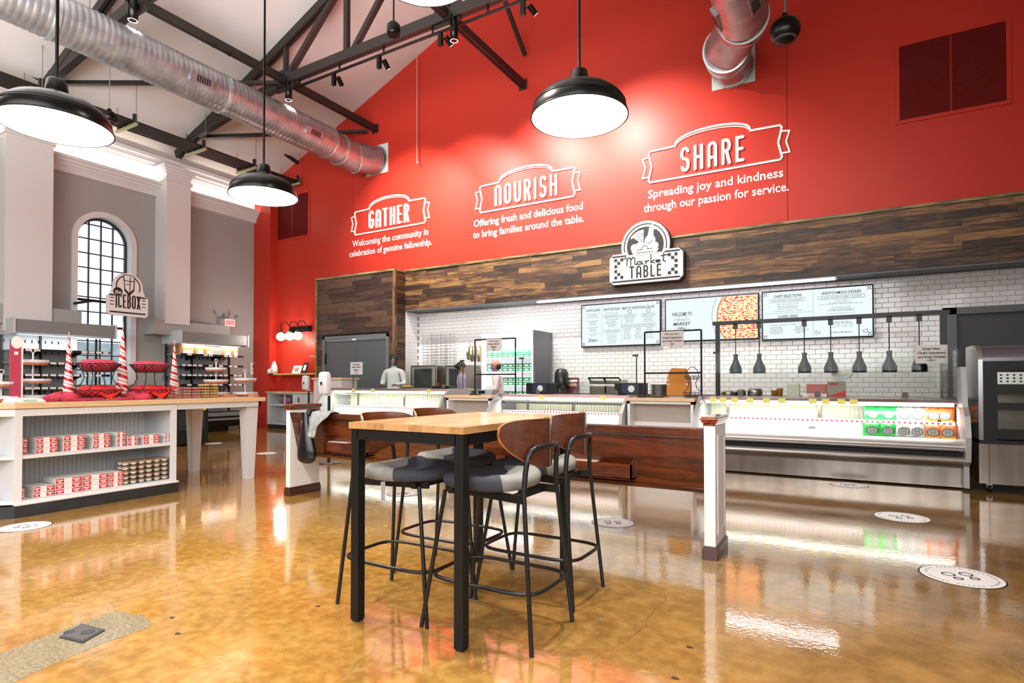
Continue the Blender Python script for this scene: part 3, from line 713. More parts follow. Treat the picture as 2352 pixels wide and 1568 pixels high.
def duct(lab, spiral_end, spiral_start, elbow, platec, grilles, bands):
    t = thing('spiral_duct', lab, 'duct', spiral_end)
    obj('spiral_tube', ribbed(MB(), [spiral_start, spiral_end], .33), GALV, t)
    pts = [spiral_end] + elbow
    for a, b2 in zip(pts[:-1], pts[1:]):
        a = Vector(a); b2 = Vector(b2); d = (b2 - a).normalized()
        obj('duct_section', MB().cyl(a - d * .02, b2 + d * .02, .325, 32), GALV, t)
    for p, q in zip(pts, pts[1:] + [pts[-1]]):
        p = Vector(p); d = (Vector(q) - p); d = d.normalized() if d.length else Vector((0, 1, 0))
        obj('collar', MB().cyl(p - d * .02, p + d * .02, .35, 32), M('collar_metal', '#c3cbc8', .3, .8), t)
    for y in bands:
        f = (y - spiral_start[1]) / (spiral_end[1] - spiral_start[1]); c = Vector(spiral_start).lerp(Vector(spiral_end), f)
        obj('joint_band', MB().cyl(c - Vector((0, .03, 0)), c + Vector((0, .03, 0)), .352, 32), M('collar_metal', '#c3cbc8'), t)
    px, pz = platec
    obj('wall_plate', MB().box(px - .345, px + .345, YF - .012, YF, pz - .345, pz + .345), M('white_plate', '#cfd6d4', .5), t)
    for (y, sx, ang) in grilles:
        f = (y - spiral_start[1]) / (spiral_end[1] - spiral_start[1]); c = Vector(spiral_start).lerp(Vector(spiral_end), f)
        ca, sa = math.cos(ang), math.sin(ang); dr = Vector((ca, 0, sa)); tg = Vector((-sa, 0, ca))
        def fn(u, v, d, c=c, dr=dr, tg=tg): return tuple(c + dr * (.33 + d) + tg * v + Vector((0, u, 0)))
        g = obj('air_register', MB().prism([(-.2, -.075), (.2, -.075), (.2, .075), (-.2, .075)], fn, -.02, .035), GALV, t)
        sl = MB()
        for k in range(6): sl.prism([(-.10 + k * .042, -.055), (-.072 + k * .042, -.055), (-.072 + k * .042, .055), (-.10 + k * .042, .055)], fn, .03, .037)
        obj('slots', sl, M('slot_black', '#0c0c0c', .7), g)
    # access door
    return t
duct('large galvanised spiral duct crossing the upper left', (-9.8, 8.75, 6.45), (-9.8, -1.5, 6.45), [(-9.84, 9.15, 6.43), (-9.84, 9.62, 6.41), (-9.68, YF - .02, 6.49)], (-9.66, 6.51),
     [(5.75, 1, -.28), (8.15, 1, -.28)], (3.7, 6.3))
e2 = [P(1700, 58, Y=8.85), P(1668, 112, Y=9.25), P(1672, 128, Y=9.65)]
s2 = P(1716, 0, Y=8.2)
duct('galvanised spiral duct dropping to the red wall at upper right', tuple(P(1706, 40, Y=8.55)), (s2.x + .05, 4.6, s2.z + .1), [tuple(e) for e in e2] + [(-1.62, YF - .02, 6.5)], (-1.62, 6.53), [(8.15, 1, -2.6), (7.9, 1, -.9)], (6.3,))
for i, (y, x) in enumerate(((4.2, -9.8), (7.2, -9.8))):
    solo('hanger_wire', MB().tube([(x, y, 6.78), (x, y, roofz(x))], .008, 6), M('zinc_rod', '#9a9a94'), 'thin duct hanger wire, %s from the left' % ORD[i], 'wire', (x, y, 6.78), 'duct hanger wires')

# rod hanging in front of the red wall
solo('hanging_rod', MB().tube([(-8.35, YF - .12, 8.62), (-8.35, YF - .12, 6.17), (-8.33, YF - .14, 6.13), (-8.30, YF - .12, 6.15)], .011, 8), M('pale_rod', '#d9a9a0', .4, .3), 'thin pale rod with a hook hanging on the red wall', 'rod', (-8.35, YF - .12, 6.13))
# ================================================================== LAMPS
ENB = M('black_enamel', '#070706', .28, spec=.28)
ENW = M('white_enamel', '#f4f3ee', .4)
def pendant(px, py, wpx, lab, energy=52):
    c = P(px, py, D=F_PX * .5 / wpx)
    t = thing('pendant_lamp', lab, 'lamp', (c.x, c.y, c.z), 'dome pendant lamps')
    x, y, z = c
    prof = [(.25, 0), (.252, .004), (.235, .06), (.222, .085), (.205, .102), (.185, .118), (.14, .135), (.09, .150), (.055, .162)]
    obj('shade', MB().open_lathe([(r, h) for r, h in prof], (x, y, z), 48), ENB, t)
    obj('shade_lining', MB().open_lathe([(r - .004, h - .002) for r, h in prof], (x, y, z), 48), ENW, t)
    obj('rim_bead', MB().tube([(x + .25 * math.cos(a * PI / 24), y + .25 * math.sin(a * PI / 24), z) for a in range(48)], .004, 6, True), ENB, t)
    obj('shade_rings', MB().open_lathe([(.236, .055), (.2395, .058), (.236, .061)], (x, y, z), 48).open_lathe([(.229, .068), (.232, .071), (.228, .074)], (x, y, z), 48), ENB, t)
    obj('socket_cup', MB().lathe([(.056, .155), (.052, .18), (.044, .238), (.036, .246), (.012, .25)], (x, y, z), 28), ENB, t)
    obj('rod', MB().tube([(x, y, z + .225), (x, y, min(roofz(x), 7.2) if y < 3.3 else roofz(x))], .008, 8), ENB, t)
    obj('bulb', MB().sph((x, y, z + .075), .045, .045, .06), emis('bulb_white', '#fffaf0', 25), t)
    light('POINT', (x, y, z + .035), energy, (1, .95, .86), .05, name='pendant_light')
    light('SPOT', (x, y, z + .0), 150, (1, .93, .82), .06, aim=(x, y, 0), spot=120, blend=.6, name='pendant_beam')
    return t
pendant(129, 292, 222, 'black dome pendant lamp at the far left, in front of the pilaster')
pendant(605.5, 451, 149, 'black dome pendant lamp below the big duct, smallest of the dome lamps')
pendant(1330.5, 270, 221, 'black dome pendant lamp hanging in front of the red wall by the middle lettering')
pendant(972, -60, 230, 'dome pendant lamp cut off by the top edge of the picture')
# cylinder downlights under the truss nodes
def downlight(px, py, Y, lab, r=.065, h=.42):
    c = P(px, py, Y=Y)
    t = thing('cylinder_downlight', lab, 'lamp', tuple(c), 'black cylinder downlights on the trusses')
    x, y, z = c
    obj('housing', MB().lathe([(r, .0), (r, h)], (x, y, z), 28), ENB, t)
    obj('lens_ring', MB().open_lathe([(r, -.001), (r * .8, .0), (r * .55, .03)], (x, y, z), 28), M('white_ring', '#ffffff', .4, emit=2.5), t)
    obj('lens', MB().lathe([(r * .56, .02), (r * .56, .028)], (x, y, z), 20), emis('lens_hot', '#fff8ee', 30), t)
    obj('stem', MB().tube([(x, y, z + h), (x, y, max(7.15, z + h + .05))], .012, 8), ENB, t)
    light('SPOT', (x, y, z - .03), 260, (1, .94, .84), .05, aim=(x, y, 0), spot=70, blend=.5, name='downlight_beam')
downlight(305, 47, 4.75, 'black cylinder downlight above the duct at upper left', .07, .45)
downlight(663, 230, TY[0], 'black cylinder downlight at the left truss joint')
downlight(1043, 94, TY[0], 'black cylinder downlight at the centre truss joint')
# track with spot heads under the far truss
tr = thing('light_track', 'black lighting track under the bottom chord of the far truss', 'light track', (-7.5, TY[0], 7.1))
obj('rail', MB().box(-9.5, -3.2, TY[0] - .018, TY[0] + .018, 7.03, 7.065), ENB, tr)
for i in range(6): obj('clip', MB().box(-9.3 + i * 1.1, -9.27 + i * 1.1, TY[0] - .01, TY[0] + .01, 7.065, 7.19), ENB, tr)
AIMS = [(-8.6, 4.6), (-7.0, 4.5), (-4.9, 4.6), (-3.0, 4.8)]
for i, px in enumerate((775, 880, 1022, 1214)):
    x = P(px, 150, Y=TY[0]).x; y = TY[0]; z = 7.03
    t = thing('track_spotlight', 'small black track spotlight, %s from the left on the truss track' % ORD[i], 'spotlight', (x, y, z), 'track spotlights')
    obj('driver_box', MB().box(x - .13, x - .06, y - .03, y + .03, z - .22, z), ENB, t)
    hd = (Vector((AIMS[i][0], YF, AIMS[i][1])) - Vector((x, y, z - .15))).normalized()
    a = Vector((x + .01, y, z - .09)); b2 = a + hd * .16
    obj('lamp_head', MB().cyl(a, b2, .045, 20), ENB, t)
    obj('lens', MB().cyl(b2, b2 + hd * .002, .036, 16), emis('lens_hot', '#fff8ee', 30), t)
    obj('yoke', MB().bar((x - .07, y, z - .12), (x, y, z - .12), .02, .02), ENB, t)
    light('SPOT', tuple(b2 + hd * .02), 1150, (1, .93, .84), .03, aim=(AIMS[i][0], YF, AIMS[i][1]), spot=78, blend=.9, name='track_beam')
# hanging speakers and emergency light
def ball(px, py, Y, r, lab, wire):
    c = P(px, py, Y=Y); x, y, z = c
    t = thing('ball_speaker', lab, 'speaker', tuple(c))
    obj('shell', MB().sph(c, r, r, r * .92, 24, 14), ENB, t)
    obj('grille', MB().lathe([(r * .72, -r * .72), (r * .74, -r * .62), (r * .80, -r * .5)], c, 24), M('speaker_grille', '#3a3b3c', .6), t)
    obj('knob_cap', MB().box(x - r * .16, x + r * .16, y - r * .2, y + r * .2, z + r * .8, z + r * 1.15), ENB, t)
    obj('wire', MB().tube([(x, y, z + r), (x, y, roofz(x))], wire, 6), M('zinc_rod', '#9a9a94'), t)
ball(251, 270, 5.0, .13, 'round black speaker hanging on a wire by the pipe rack', .006)
ball(1803, 70, 8.3, .19, 'round black speaker hanging beside the right-hand duct', .02)
c = P(904, 67, Y=6.2)
t = thing('pendant_speaker', 'squat black pendant speaker hanging under the ceiling beyond the truss', 'speaker', tuple(c))
obj('body', MB().lathe([(.085, -.09), (.095, -.05), (.095, .05), (.06, .09), (.02, .12)], c, 24), ENB, t)
obj('cord', MB().tube([c, (c.x, c.y, roofz(c.x))], .012, 8), ENB, t)
c = P(505, 105, X=-9.72)
t = thing('emergency_light', 'twin-head black emergency light under the left tie beam', 'emergency light', tuple(c))
obj('housing', MB().box(c.x - .05, c.x + .05, c.y - .12, c.y + .12, c.z - .03, c.z + .06), ENB, t)
for k in (-1, 1): obj('lamp_head', MB().cyl((c.x, c.y + .12 * k, c.z - .03), (c.x + .06, c.y + .16 * k, c.z - .09), .045, 14), ENB, t)
obj('stem', MB().tube([(c.x, c.y, c.z + .05), (c.x, c.y, 7.2)], .02, 8), ENB, t)
# three-globe wall light
gx = [P(x, 771 - i * 2, Y=YF - .25).x for i, x in enumerate((645, 665, 684))]; gz = P(665, 772, Y=YF - .25).z
vl = thing('globe_wall_light', 'black wall light with three glowing glass globes on the red wall', 'wall light', (gx[1], YF - .02, gz))
obj('back_bar', MB().box(gx[0] + .1, gx[2] + .22, YF - .05, YF, gz + .12, gz + .26), ENB, vl)
for x in gx:
    obj('globe', MB().sph((x, YF - .25, gz), .115, .115, .105), emis('globe_glow', '#fff6e4', 9), vl)
    obj('gooseneck', MB().tube([(x + .12, YF - .05, gz + .22)] + [(x + .06 + .07 * math.cos(PI * k / 8), YF - .12 - .12 * k / 8, gz + .3 + .09 * math.sin(PI * k / 8)) for k in range(9)] + [(x, YF - .25, gz + .15)], .012, 8), ENB, vl)
    obj('cap', MB().lathe([(.07, .09), (.05, .14), (.02, .17)], (x, YF - .25, gz), 18), M('globe_cap', '#204a38', .3), vl)
light('POINT', (gx[1], YF - .5, gz - .05), 38, (1, .9, .75), .12, name='globe_light')

# ================================================================== WALL LETTERING
CUT = M('white_cutout', '#f3f0ee', .5)
def banner(nm, x0, x1, z0, z1, wd, lines, lab, xs):
    """pennant outline with a raised arch, the word, and two lines under it"""
    t = thing('wall_sign', lab, 'sign', ((x0 + x1) / 2, YF, z0), 'cut-out wall signs')
    fn = onY(YF); W_ = x1 - x0; H = z1 - z0; e = .11 * W_ / 2.4
    ax0, ax1 = x0 + e, x1 - e
    b0, b1 = z0, z0 + H * .70
    mb = MB()
    cxm = (ax0 + ax1) / 2
    sh = [(ax0 + .03, b1), (cxm - .62, b1 + .01)] + [(cxm + .62 * math.sin(a), b1 + .01 + H * .26 * (math.cos(a) ** .8 if math.cos(a) > 0 else 0)) for a in [(-90 + 180 * k / 16) * PI / 180 for k in range(1, 16)]] + [(cxm + .62, b1 + .01), (ax1 - .03, b1)]
    right = [(ax1 - .03, b1), (ax1, b1 - .04), (ax1 - .055, (b0 + b1) / 2), (ax1, b0 + .04), (ax1 - .03, b0)]
    left = [(ax0 + .03, b0), (ax0, b0 + .04), (ax0 + .055, (b0 + b1) / 2), (ax0, b1 - .04), (ax0 + .03, b1)]
    mb.stroke([sh, right, [(ax1 - .03, b0), (ax0 + .03, b0)], left], .032, fn, .0, .02, 8)
    obj('outline', mb, CUT, t)
    ar = MB().stroke([[(x, z - .045) for x, z in sh[2:-2]]], .016, fn, .0, .02, 6); obj('inner_arch', ar, CUT, t)
    tl = MB()
    tl.stroke([[(ax0 + .0, b1 - .10), (x0, b1 - .12), (x0 + .05, (b0 + b1) / 2), (x0, b0 + .10), (ax0 + .0, b0 + .10)],
               [(ax1 - .0, b1 - .10), (x1, b1 - .12), (x1 - .05, (b0 + b1) / 2), (x1, b0 + .10), (ax1 - .0, b0 + .10)]], .026, fn, 0, .018, 8)
    obj('ribbon_tails', tl, CUT, t)
    wm = MB(); word(wm, wd, fn, cxm, b0 + .10, .40, .05, 0, .03, .9, .34, total=xs * 1.06)
    obj('word', wm, CUT, t)
    for i, (s, w) in enumerate(lines):
        text(s, t, fn, cxm, z0 - .29 - .24 * i - (.0 if not any(ch in s for ch in 'gjpqy') else .04), w, .20 if any(ch in s for ch in 'gjpqy') else .16, CUT, 'caption', .006, .015)
    return t
banner('g', -10.50, -8.08, 4.80, 5.60, 'GATHER', [('Welcoming the community in', 2.36), ('celebration of genuine fellowship.', 2.56)], 'white cut-out sign reading GATHER with two lines of text below', 1.14)
banner('n', -6.83, -4.41, 4.80, 5.60, 'NOURISH', [('Offering fresh and delicious food', 2.52), ('to bring families around the table.', 2.56)], 'white cut-out sign reading NOURISH with two lines of text below', 1.33)
banner('s', -3.18, -0.77, 4.80, 5.60, 'SHARE', [('Spreading joy and kindness', 2.22), ('through our passion for service.', 2.38)], 'white cut-out sign reading SHARE with two lines of text below', .95)

# counter shop sign on the fascia
SGB = M('sign_black', '#14110f', .5); SGW = M('sign_white', '#ece8e4', .45)
a = P(1400, 655, Y=YF - .15); b2 = P(1568, 565, Y=YF - .15); sx0, sx1, sz0 = a.x, b2.x, a.z
szt = sz0 + .55; cxs = (sx0 + sx1) / 2; ztop = sz0 + 1.13
ms = thing('shop_sign', 'white and black sign with a bowl, hen and pizza slice over the word Market TABLE', 'sign', (cxs, YF - .1, sz0))
R_ = .44; cc = sz0 + .66; K = .78
def outline(off):
    r = R_ + off; w2 = (sx1 - sx0) / 2 + off; zt = szt + off; zb_ = sz0 - off; k = .07
    th0 = math.asin(max(-1, min(1, (zt - cc) / r)))
    pts = [(cxs - w2 + k, zb_), (cxs + w2 - k, zb_), (cxs + w2, zb_ + k), (cxs + w2, zt - k), (cxs + w2 - k, zt)]
    pts += [(cxs + r * math.cos(th0 + (PI - 2 * th0) * i / 20), cc + r * math.sin(th0 + (PI - 2 * th0) * i / 20)) for i in range(21)]
    pts += [(cxs - w2 + k, zt), (cxs - w2, zt - k), (cxs - w2, zb_ + k)]
    return pts
fs = onY(YF - .09)
obj('board', MB().prism(outline(0), fs, 0, .05), SGW, ms)
obj('board_edge', MB().prism(outline(.018), fs, -.08, .0), SGB, ms)
dk = MB(); f2 = onY(YF - .14)
def circ(cx, cz, r, n=28, a0=0, a1=360): return [(cx + r * math.cos(math.radians(a0 + (a1 - a0) * i / n)), cz + r * math.sin(math.radians(a0 + (a1 - a0) * i / n))) for i in range(n + (1 if a1 - a0 < 360 else 0))]
dk.stroke([circ(cxs, cc, .385, 30, -12, 192)], .02, f2, 0, .006, 6)
dk.prism(circ(cxs, cc, .335, 30, -25, 205), f2, 0, .006)
w2 = (sx1 - sx0) / 2 - .06
dk.stroke([[(cxs - w2, szt - .04), (cxs - .36, szt - .04)], [(cxs + .36, szt - .04), (cxs + w2, szt - .04)], [(cxs - w2, sz0 + .05), (cxs + w2, sz0 + .05)]], .028, f2, 0, .006, 6)
sq = .055; gx0, gz0 = cxs - w2 + .03, sz0 + .10; gx1, gz1 = cxs + w2 - .03 - sq, szt - .13
for (bx, bz, sxx, szz) in ((gx0, gz0, 1, 1), (gx1, gz0, -1, 1), (gx0, gz1, 1, -1), (gx1, gz1, -1, -1)):
    for i, j in ((0, 0), (2, 0), (1, 1), (0, 2)):
        x = bx + i * sq * 1.05 * sxx; z = bz + j * sq * 1.05 * szz
        dk.prism([(x, z), (x + sq, z), (x + sq, z + sq), (x, z + sq)], f2, 0, .006)
obj('black_artwork', dk, SGB, ms)
wh = MB(); f3 = (lambda u, v, d: (cxs + (u - cxs) * K, YF - .146 - d, cc + (v - cc) * K))
wh.prism([(cxs - .32, cc - .10), (cxs + .32, cc - .10), (cxs + .26, cc - .21), (cxs - .26, cc - .21)], f3, 0, .004)            # bowl
for k in range(5): wh.prism(circ(cxs - .25 + k * .12, cc - .03 + .03 * (k % 2), .085, 14), f3, 0, .0035 + .0002 * k)       # greens
wh.prism([(cxs - .03, cc + .02), (cxs - .03, cc + .33), (cxs - .30, cc + .22)], f3, 0, .005)                                  # slice
wh.stroke([circ(cxs - .03, cc - .02, .36, 10, 92, 142)], .04, f3, 0, .005, 6)
wh.prism(circ(cxs + .12, cc + .10, .125, 18), f3, 0, .0045)                                                                 # hen body
wh.prism([(cxs + .05, cc + .16), (cxs + .20, cc + .14), (cxs + .20, cc + .36), (cxs + .10, cc + .36)], f3, 0, .0047)
wh.prism(circ(cxs + .16, cc + .36, .062, 14), f3, 0, .005)
wh.prism([(cxs + .21, cc + .38), (cxs + .27, cc + .35), (cxs + .21, cc + .33)], f3, 0, .005)
wh.prism(circ(cxs + .14, cc + .435, .028, 10), f3, 0, .005).prism(circ(cxs + .18, cc + .435, .028, 10), f3, 0, .0052)
obj('white_artwork', wh, SGW, ms)
dt = MB(); f4 = (lambda u, v, d: (cxs + (u - cxs) * K, YF - .1515 - d, cc + (v - cc) * K))
dt.stroke([circ(cxs - .16, cc + .20, .045, 12, 0, 359), circ(cxs - .07, cc + .12, .03, 10, 0, 359), circ(cxs - .07, cc + .25, .025, 10, 0, 359)], .01, f4, 0, .003, 5)
dt.stroke([circ(cxs + .08, cc + .12, .09, 8, 250, 350), [(cxs - .2, cc - .16), (cxs + .2, cc - .16)], circ(cxs, cc - .08, .07, 10, 0, 180)], .012, f4, 0, .003, 5)
dt.prism(circ(cxs + .165, cc + .375, .011, 8), f4, 0, .003)
obj('fine_lines', dt, SGB, ms)
wm = MB(); word(wm, 'TABLE', f2, cxs, sz0 + .10, .20, .028, 0, .006, .9, .3, total=.56)
mk = [[(.0, .72), (.08, .80), (.12, .70), (.12, .25)], [(.12, .6), (.2, .78), (.27, .72), (.27, .25)], [(.27, .6), (.35, .78), (.42, .70), (.43, .32), (.5, .25)],
      circ(.60, .36, .09, 10, 0, 359), [(.69, .45), (.69, .28), (.75, .27)], [(.82, .47), (.85, .27), (.86, .4), (.96, .46)], [(1.04, .80), (1.04, .27)], [(1.18, .46), (1.05, .36), (1.18, .26)],
      [(1.23, .37), (1.38, .38)] + circ(1.31, .36, .08, 8, 20, 310), [(1.52, .85), (1.50, .35), (1.58, .28)], [(1.42, .68), (1.68, .72)]]
wm.stroke([[(cxs + (x - .82) * .48, sz0 + .26 + z * .27) for x, z in p] for p in mk], .02, f2, 0, .006, 6)
obj('lettering', wm, SGB, ms)

# ================================================================== BAR TABLE AND STOOLS
TOPW = wood('butcher_block', '#7c5530', '#a07446', '#bf9464', axis=1, rough=.28, coat=.3, var=.4, ring=2)
BLKM = M('black_powder_coat', '#0f1011', .42, spec=.32)
tx0, tx1, ty0, ty1, tz = -2.175, -1.47, 2.095, 3.26, 1.0
bt = thing('bar_table', 'tall rectangular bar table with butcher-block top and black square steel legs', 'table', ((tx0 + tx1) / 2, (ty0 + ty1) / 2, 0))
n = 9
for i in range(n):
    w = (tx1 - tx0) / n
    y = ty0
    while y < ty1 - .01:
        L_ = random.choice((.35, .5, .65)); y1 = min(ty1, y + L_)
        if ty1 - y1 < .12: y1 = ty1
        obj('top_stave', MB().box(tx0 + i * w, tx0 + (i + 1) * w - .0003, y, y1 - .0003, tz - .032, tz - .0002 * (i % 2)), TOPW, bt); y = y1
s_ = .05
obj('apron', MB().box(tx0 + s_, tx1 - s_, ty0 + .008, ty0 + .008 + s_, .915, .964).box(tx0 + s_, tx1 - s_, ty1 - s_ - .008, ty1 - .008, .915, .964)
    .box(tx0 + .008, tx0 + .008 + s_, ty0 + s_, ty1 - s_, .915, .964).box(tx1 - s_ - .008, tx1 - .008, ty0 + s_, ty1 - s_, .915, .964), BLKM, bt)
for x in (tx0 + .008, tx1 - .008 - s_):
    for y in (ty0 + .008, ty1 - .008 - s_):
        lg = obj('leg', MB().box(x, x + s_, y, y + s_, .008, .964), BLKM, bt, bevel=.003)
        obj('foot_pad', MB().box(x + .006, x + s_ - .006, y + .006, y + s_ - .006, 0, .01), M('black_plastic', '#121212'), lg)

PLY = wood('walnut_ply', '#2f140b', '#47200f', '#613018', axis=1, rough=.22, coat=.6, var=.2, ring=1.2, scale=1.3)
PLYE = M('ply_edge', '#b06a34', .4)
TUB = M('black_tube', '#111213', .34, spec=.45)
def fabric():
    m = M('stool_fabric', '#7d7e82', .95, spec=.15, bump=.5, bscale=350)
    nt = m.node_tree; N = nt.nodes; L = nt.links; b = N['Principled BSDF']
    tc = N.new('ShaderNodeTexCoord'); sp = N.new('ShaderNodeSeparateXYZ'); L.new(tc.outputs['Object'], sp.inputs[0])
    ma = N.new('ShaderNodeMath'); ma.operation = 'MULTIPLY_ADD'; ma.inputs[1].default_value = .55; L.new(sp.outputs[1], ma.inputs[0]); L.new(sp.outputs[0], ma.inputs[2])
    ns = N.new('ShaderNodeTexNoise'); ns.inputs['Scale'].default_value = 3.0; L.new(tc.outputs['Object'], ns.inputs[0])
    m2 = N.new('ShaderNodeMath'); m2.operation = 'MULTIPLY_ADD'; m2.inputs[1].default_value = .25; L.new(ns.outputs[0], m2.inputs[0]); L.new(ma.outputs[0], m2.inputs[2])
    gt = N.new('ShaderNodeMath'); gt.operation = 'GREATER_THAN'; gt.inputs[1].default_value = .09; L.new(m2.outputs[0], gt.inputs[0])
    wv = N.new('ShaderNodeTexNoise'); wv.inputs['Scale'].default_value = 160; L.new(tc.outputs['Object'], wv.inputs[0])
    mx = N.new('ShaderNodeMix'); mx.data_type = 'RGBA'; L.new(gt.outputs[0], mx.inputs[0]); mx.inputs[6].default_value = hexc('#8e8d89'); mx.inputs[7].default_value = hexc('#45474f')
    sc = N.new('ShaderNodeMapRange'); sc.inputs[3].default_value = .75; sc.inputs[4].default_value = 1.25; L.new(wv.outputs[0], sc.inputs[0])
    vm = N.new('ShaderNodeVectorMath'); vm.operation = 'SCALE'; L.new(mx.outputs[2], vm.inputs[0]); L.new(sc.outputs[0], vm.inputs['Scale']); L.new(vm.outputs[0], b.inputs['Base Color'])
    return m
FAB = fabric()
def make_stool(lab):
    t = thing('bar_stool', lab, 'stool', (0, 0, 0), 'bar stools at the tall table')
    # seat: dished rounded pad, front towards +x
    rings = []
    def so(a):
        ca, sa = math.cos(a), math.sin(a); e = .82
        x = math.copysign(abs(ca) ** e, ca); y = math.copysign(abs(sa) ** e, sa)
        wx = .235; wy = .235 * (1 - .10 * x)
        return x * wx + .035, y * wy
    for zz, k in ((.690, .86), (.697, .96), (.712, 1.0), (.728, .99), (.742, .93), (.748, .82), (.744, .6), (.736, .35), (.732, .1)):
        rings.append([(.035 + (so(2 * PI * i / 40)[0] - .035) * k, so(2 * PI * i / 40)[1] * k, zz + (.018 * (abs(so(2 * PI * i / 40)[1] * k) / .235) ** 2 if zz > .7 else 0) + (.012 if so(2 * PI * i / 40)[0] * k < -.08 and zz > .7 else 0)) for i in range(40)])
    obj('seat', MB().loft(rings), FAB, t)
    obj('seat_frame', MB().bar((-.25, -.168, .667), (.23, -.11, .674), .018, .036).bar((-.25, .168, .667), (.23, .11, .674), .018, .036).bar((-.18, -.15, .668), (-.18, .15, .668), .02, .03).bar((.17, -.16, .672), (.17, .16, .672), .03, .03), BLKM, t)
    for s in (-1, 1):
        obj('leg', MB().tube([(.305, .215 * s, 0), (.205, .155 * s, .67)], .0105, 12), TUB, t)
        obj('leg', MB().tube([(-.31, .215 * s, 0), (-.268, .185 * s, .45), (-.245, .168 * s, .70)], .0105, 12), TUB, t)
    br = [(-.245, .168, .70), (-.248, .158, .79), (-.252, .153, .83), (-.258, .146, .862), (-.266, .130, .887), (-.276, .104, .899), (-.292, .055, .903), (-.298, 0, .903)]
    path = br + [(x, -y, z) for x, y, z in reversed(br[:-1])]
    bk = obj('back_bracket', MB().tube(path, .0125, 12), TUB, t)
    obj('screws', MB().sph((-.277, .11, .905), .008).sph((-.277, -.11, .905), .008).sph((-.264, .152, .84), .008).sph((-.264, -.152, .84), .008), M('black_plastic', '#121212'), bk)
    # curved plywood back
    nu, nv = 22, 8; fr_, bk_ = [], []
    for j in range(nv + 1):
        v = j / nv
        for i in range(nu + 1):
            u = math.sin(PI / 2 * (-1 + 2 * i / nu))
            half = .208; zt = .955 + .075 * max(0, 1 - abs(u) ** 5) ** .28; zbm = .955 - .155 * max(0, 1 - abs(u) ** 2.2) ** .62
            z = zbm + (zt - zbm) * v
            x = -.288 + .15 * u * u
            fr_.append((x + .012, u * half, z)); bk_.append((x, u * half, z))
    nn = len(fr_); W1 = nu + 1; f = []; e = []
    for j in range(nv):
        for i in range(nu):
            a = j * W1 + i; f.append((a, a + 1, a + W1 + 1, a + W1)); f.append((nn + a, nn + a + W1, nn + a + W1 + 1, nn + a + 1))
    edge = [i for i in range(W1)] + [j * W1 + nu for j in range(1, nv + 1)] + [nv * W1 + i for i in range(nu - 1, -1, -1)] + [j * W1 for j in range(nv - 1, 0, -1)]
    mb = MB().add(fr_ + bk_, f, True)
    back = obj('backrest', mb, PLY, t)
    eb = MB(); ev = [fr_[k] for k in edge] + [bk_[k] for k in edge]; m_ = len(edge)
    eb.add(ev, [(k, (k + 1) % m_, m_ + (k + 1) % m_, m_ + k) for k in range(m_)], True); obj('ply_edge', eb, PLYE, back)
    # footrest loop
    fx0, fx1, fy = -.292, .268, .202; pts = []
    for i in range(40):
        a = 2 * PI * i / 40; ca, sa = math.cos(a), math.sin(a); e_ = .42
        pts.append(((fx0 + fx1) / 2 + math.copysign(abs(ca) ** e_, ca) * ((fx1 - fx0) / 2 + .02), math.copysign(abs(sa) ** e_, sa) * fy, .25))
    obj('footrest', MB().tube(pts, .0095, 10, True), TUB, t)
    return t
st = make_stool('bar stool on the right, nearest the viewer, curved walnut back and two-tone grey seat')
dup(st, (-1.555, 2.985, 0), PI, 'bar stool on the right, further from the viewer, behind the nearest stool')
s3 = dup(st, (-2.085, 2.445, 0), 0, 'bar stool on the left near side with a paper tag under its seat')
dup(st, (-2.17, 2.985, 0), 0, 'bar stool on the far left side of the tall table, mostly hidden by the top')
st.location = (-1.51, 2.445, 0); st.rotation_euler = (0, 0, PI)
ORG[s3.name] = (-2.085, 2.445, 0)
obj('paper_tag', MB().box(-2.085 + .02, -2.085 + .022, 2.445 - .235, 2.445 - .205, .59, .69), M('paper_tag', '#c9cacc', .7), s3)

# ================================================================== PEW WITH END POSTS
PEW = wood('pew_oak', '#1c0a05', '#3b170b', '#5e2812', axis=0, rough=.22, coat=.6, var=.12, ring=2.6)
PEWC = wood('pew_cap', '#2a0e07', '#5f2412', '#8f401f', axis=1, rough=.2, coat=.8, var=.1, ring=3)
pw = thing('pew', 'long dark oak church pew with book racks, seen from behind', 'pew', (-3, 4.2, 0))
px0, px1 = -5.07, -.86
def pewf(u, v): return (4.07 + v * .11, .885 - v * .46)
def slab(x0, x1, v0, v1, t0, t1, m=None):
    m = m or MB(); y0, z0_ = pewf(0, v0); y1, z1_ = pewf(0, v1)
    poly = [(y0 - t0, z0_), (y1 - t0, z1_), (y1 + t1, z1_), (y0 + t1, z0_)]
    return m.prism(poly, lambda u, v, d: (d, u, v), x0, x1)
obj('back_panel', slab(px0, px1, .0, 1.0, .0, .03), PEW, pw)
obj('top_rail', slab(px0, px1, .0, .13, .022, .03), PEW, pw, bevel=.006)
obj('moulding', slab(px0, px1, .135, .165, .012, .0), PEW, pw, bevel=.004)
obj('bottom_rail', slab(px0, px1, .93, 1.0, .016, .03), PEW, pw, bevel=.005)
obj('seat', MB().box(px0, px1, 4.22, 4.66, .42, .455), PEW, pw, bevel=.006)
obj('end_stile', slab(px0, px0 + .09, .14, .93, .01, .0), PEW, pw)
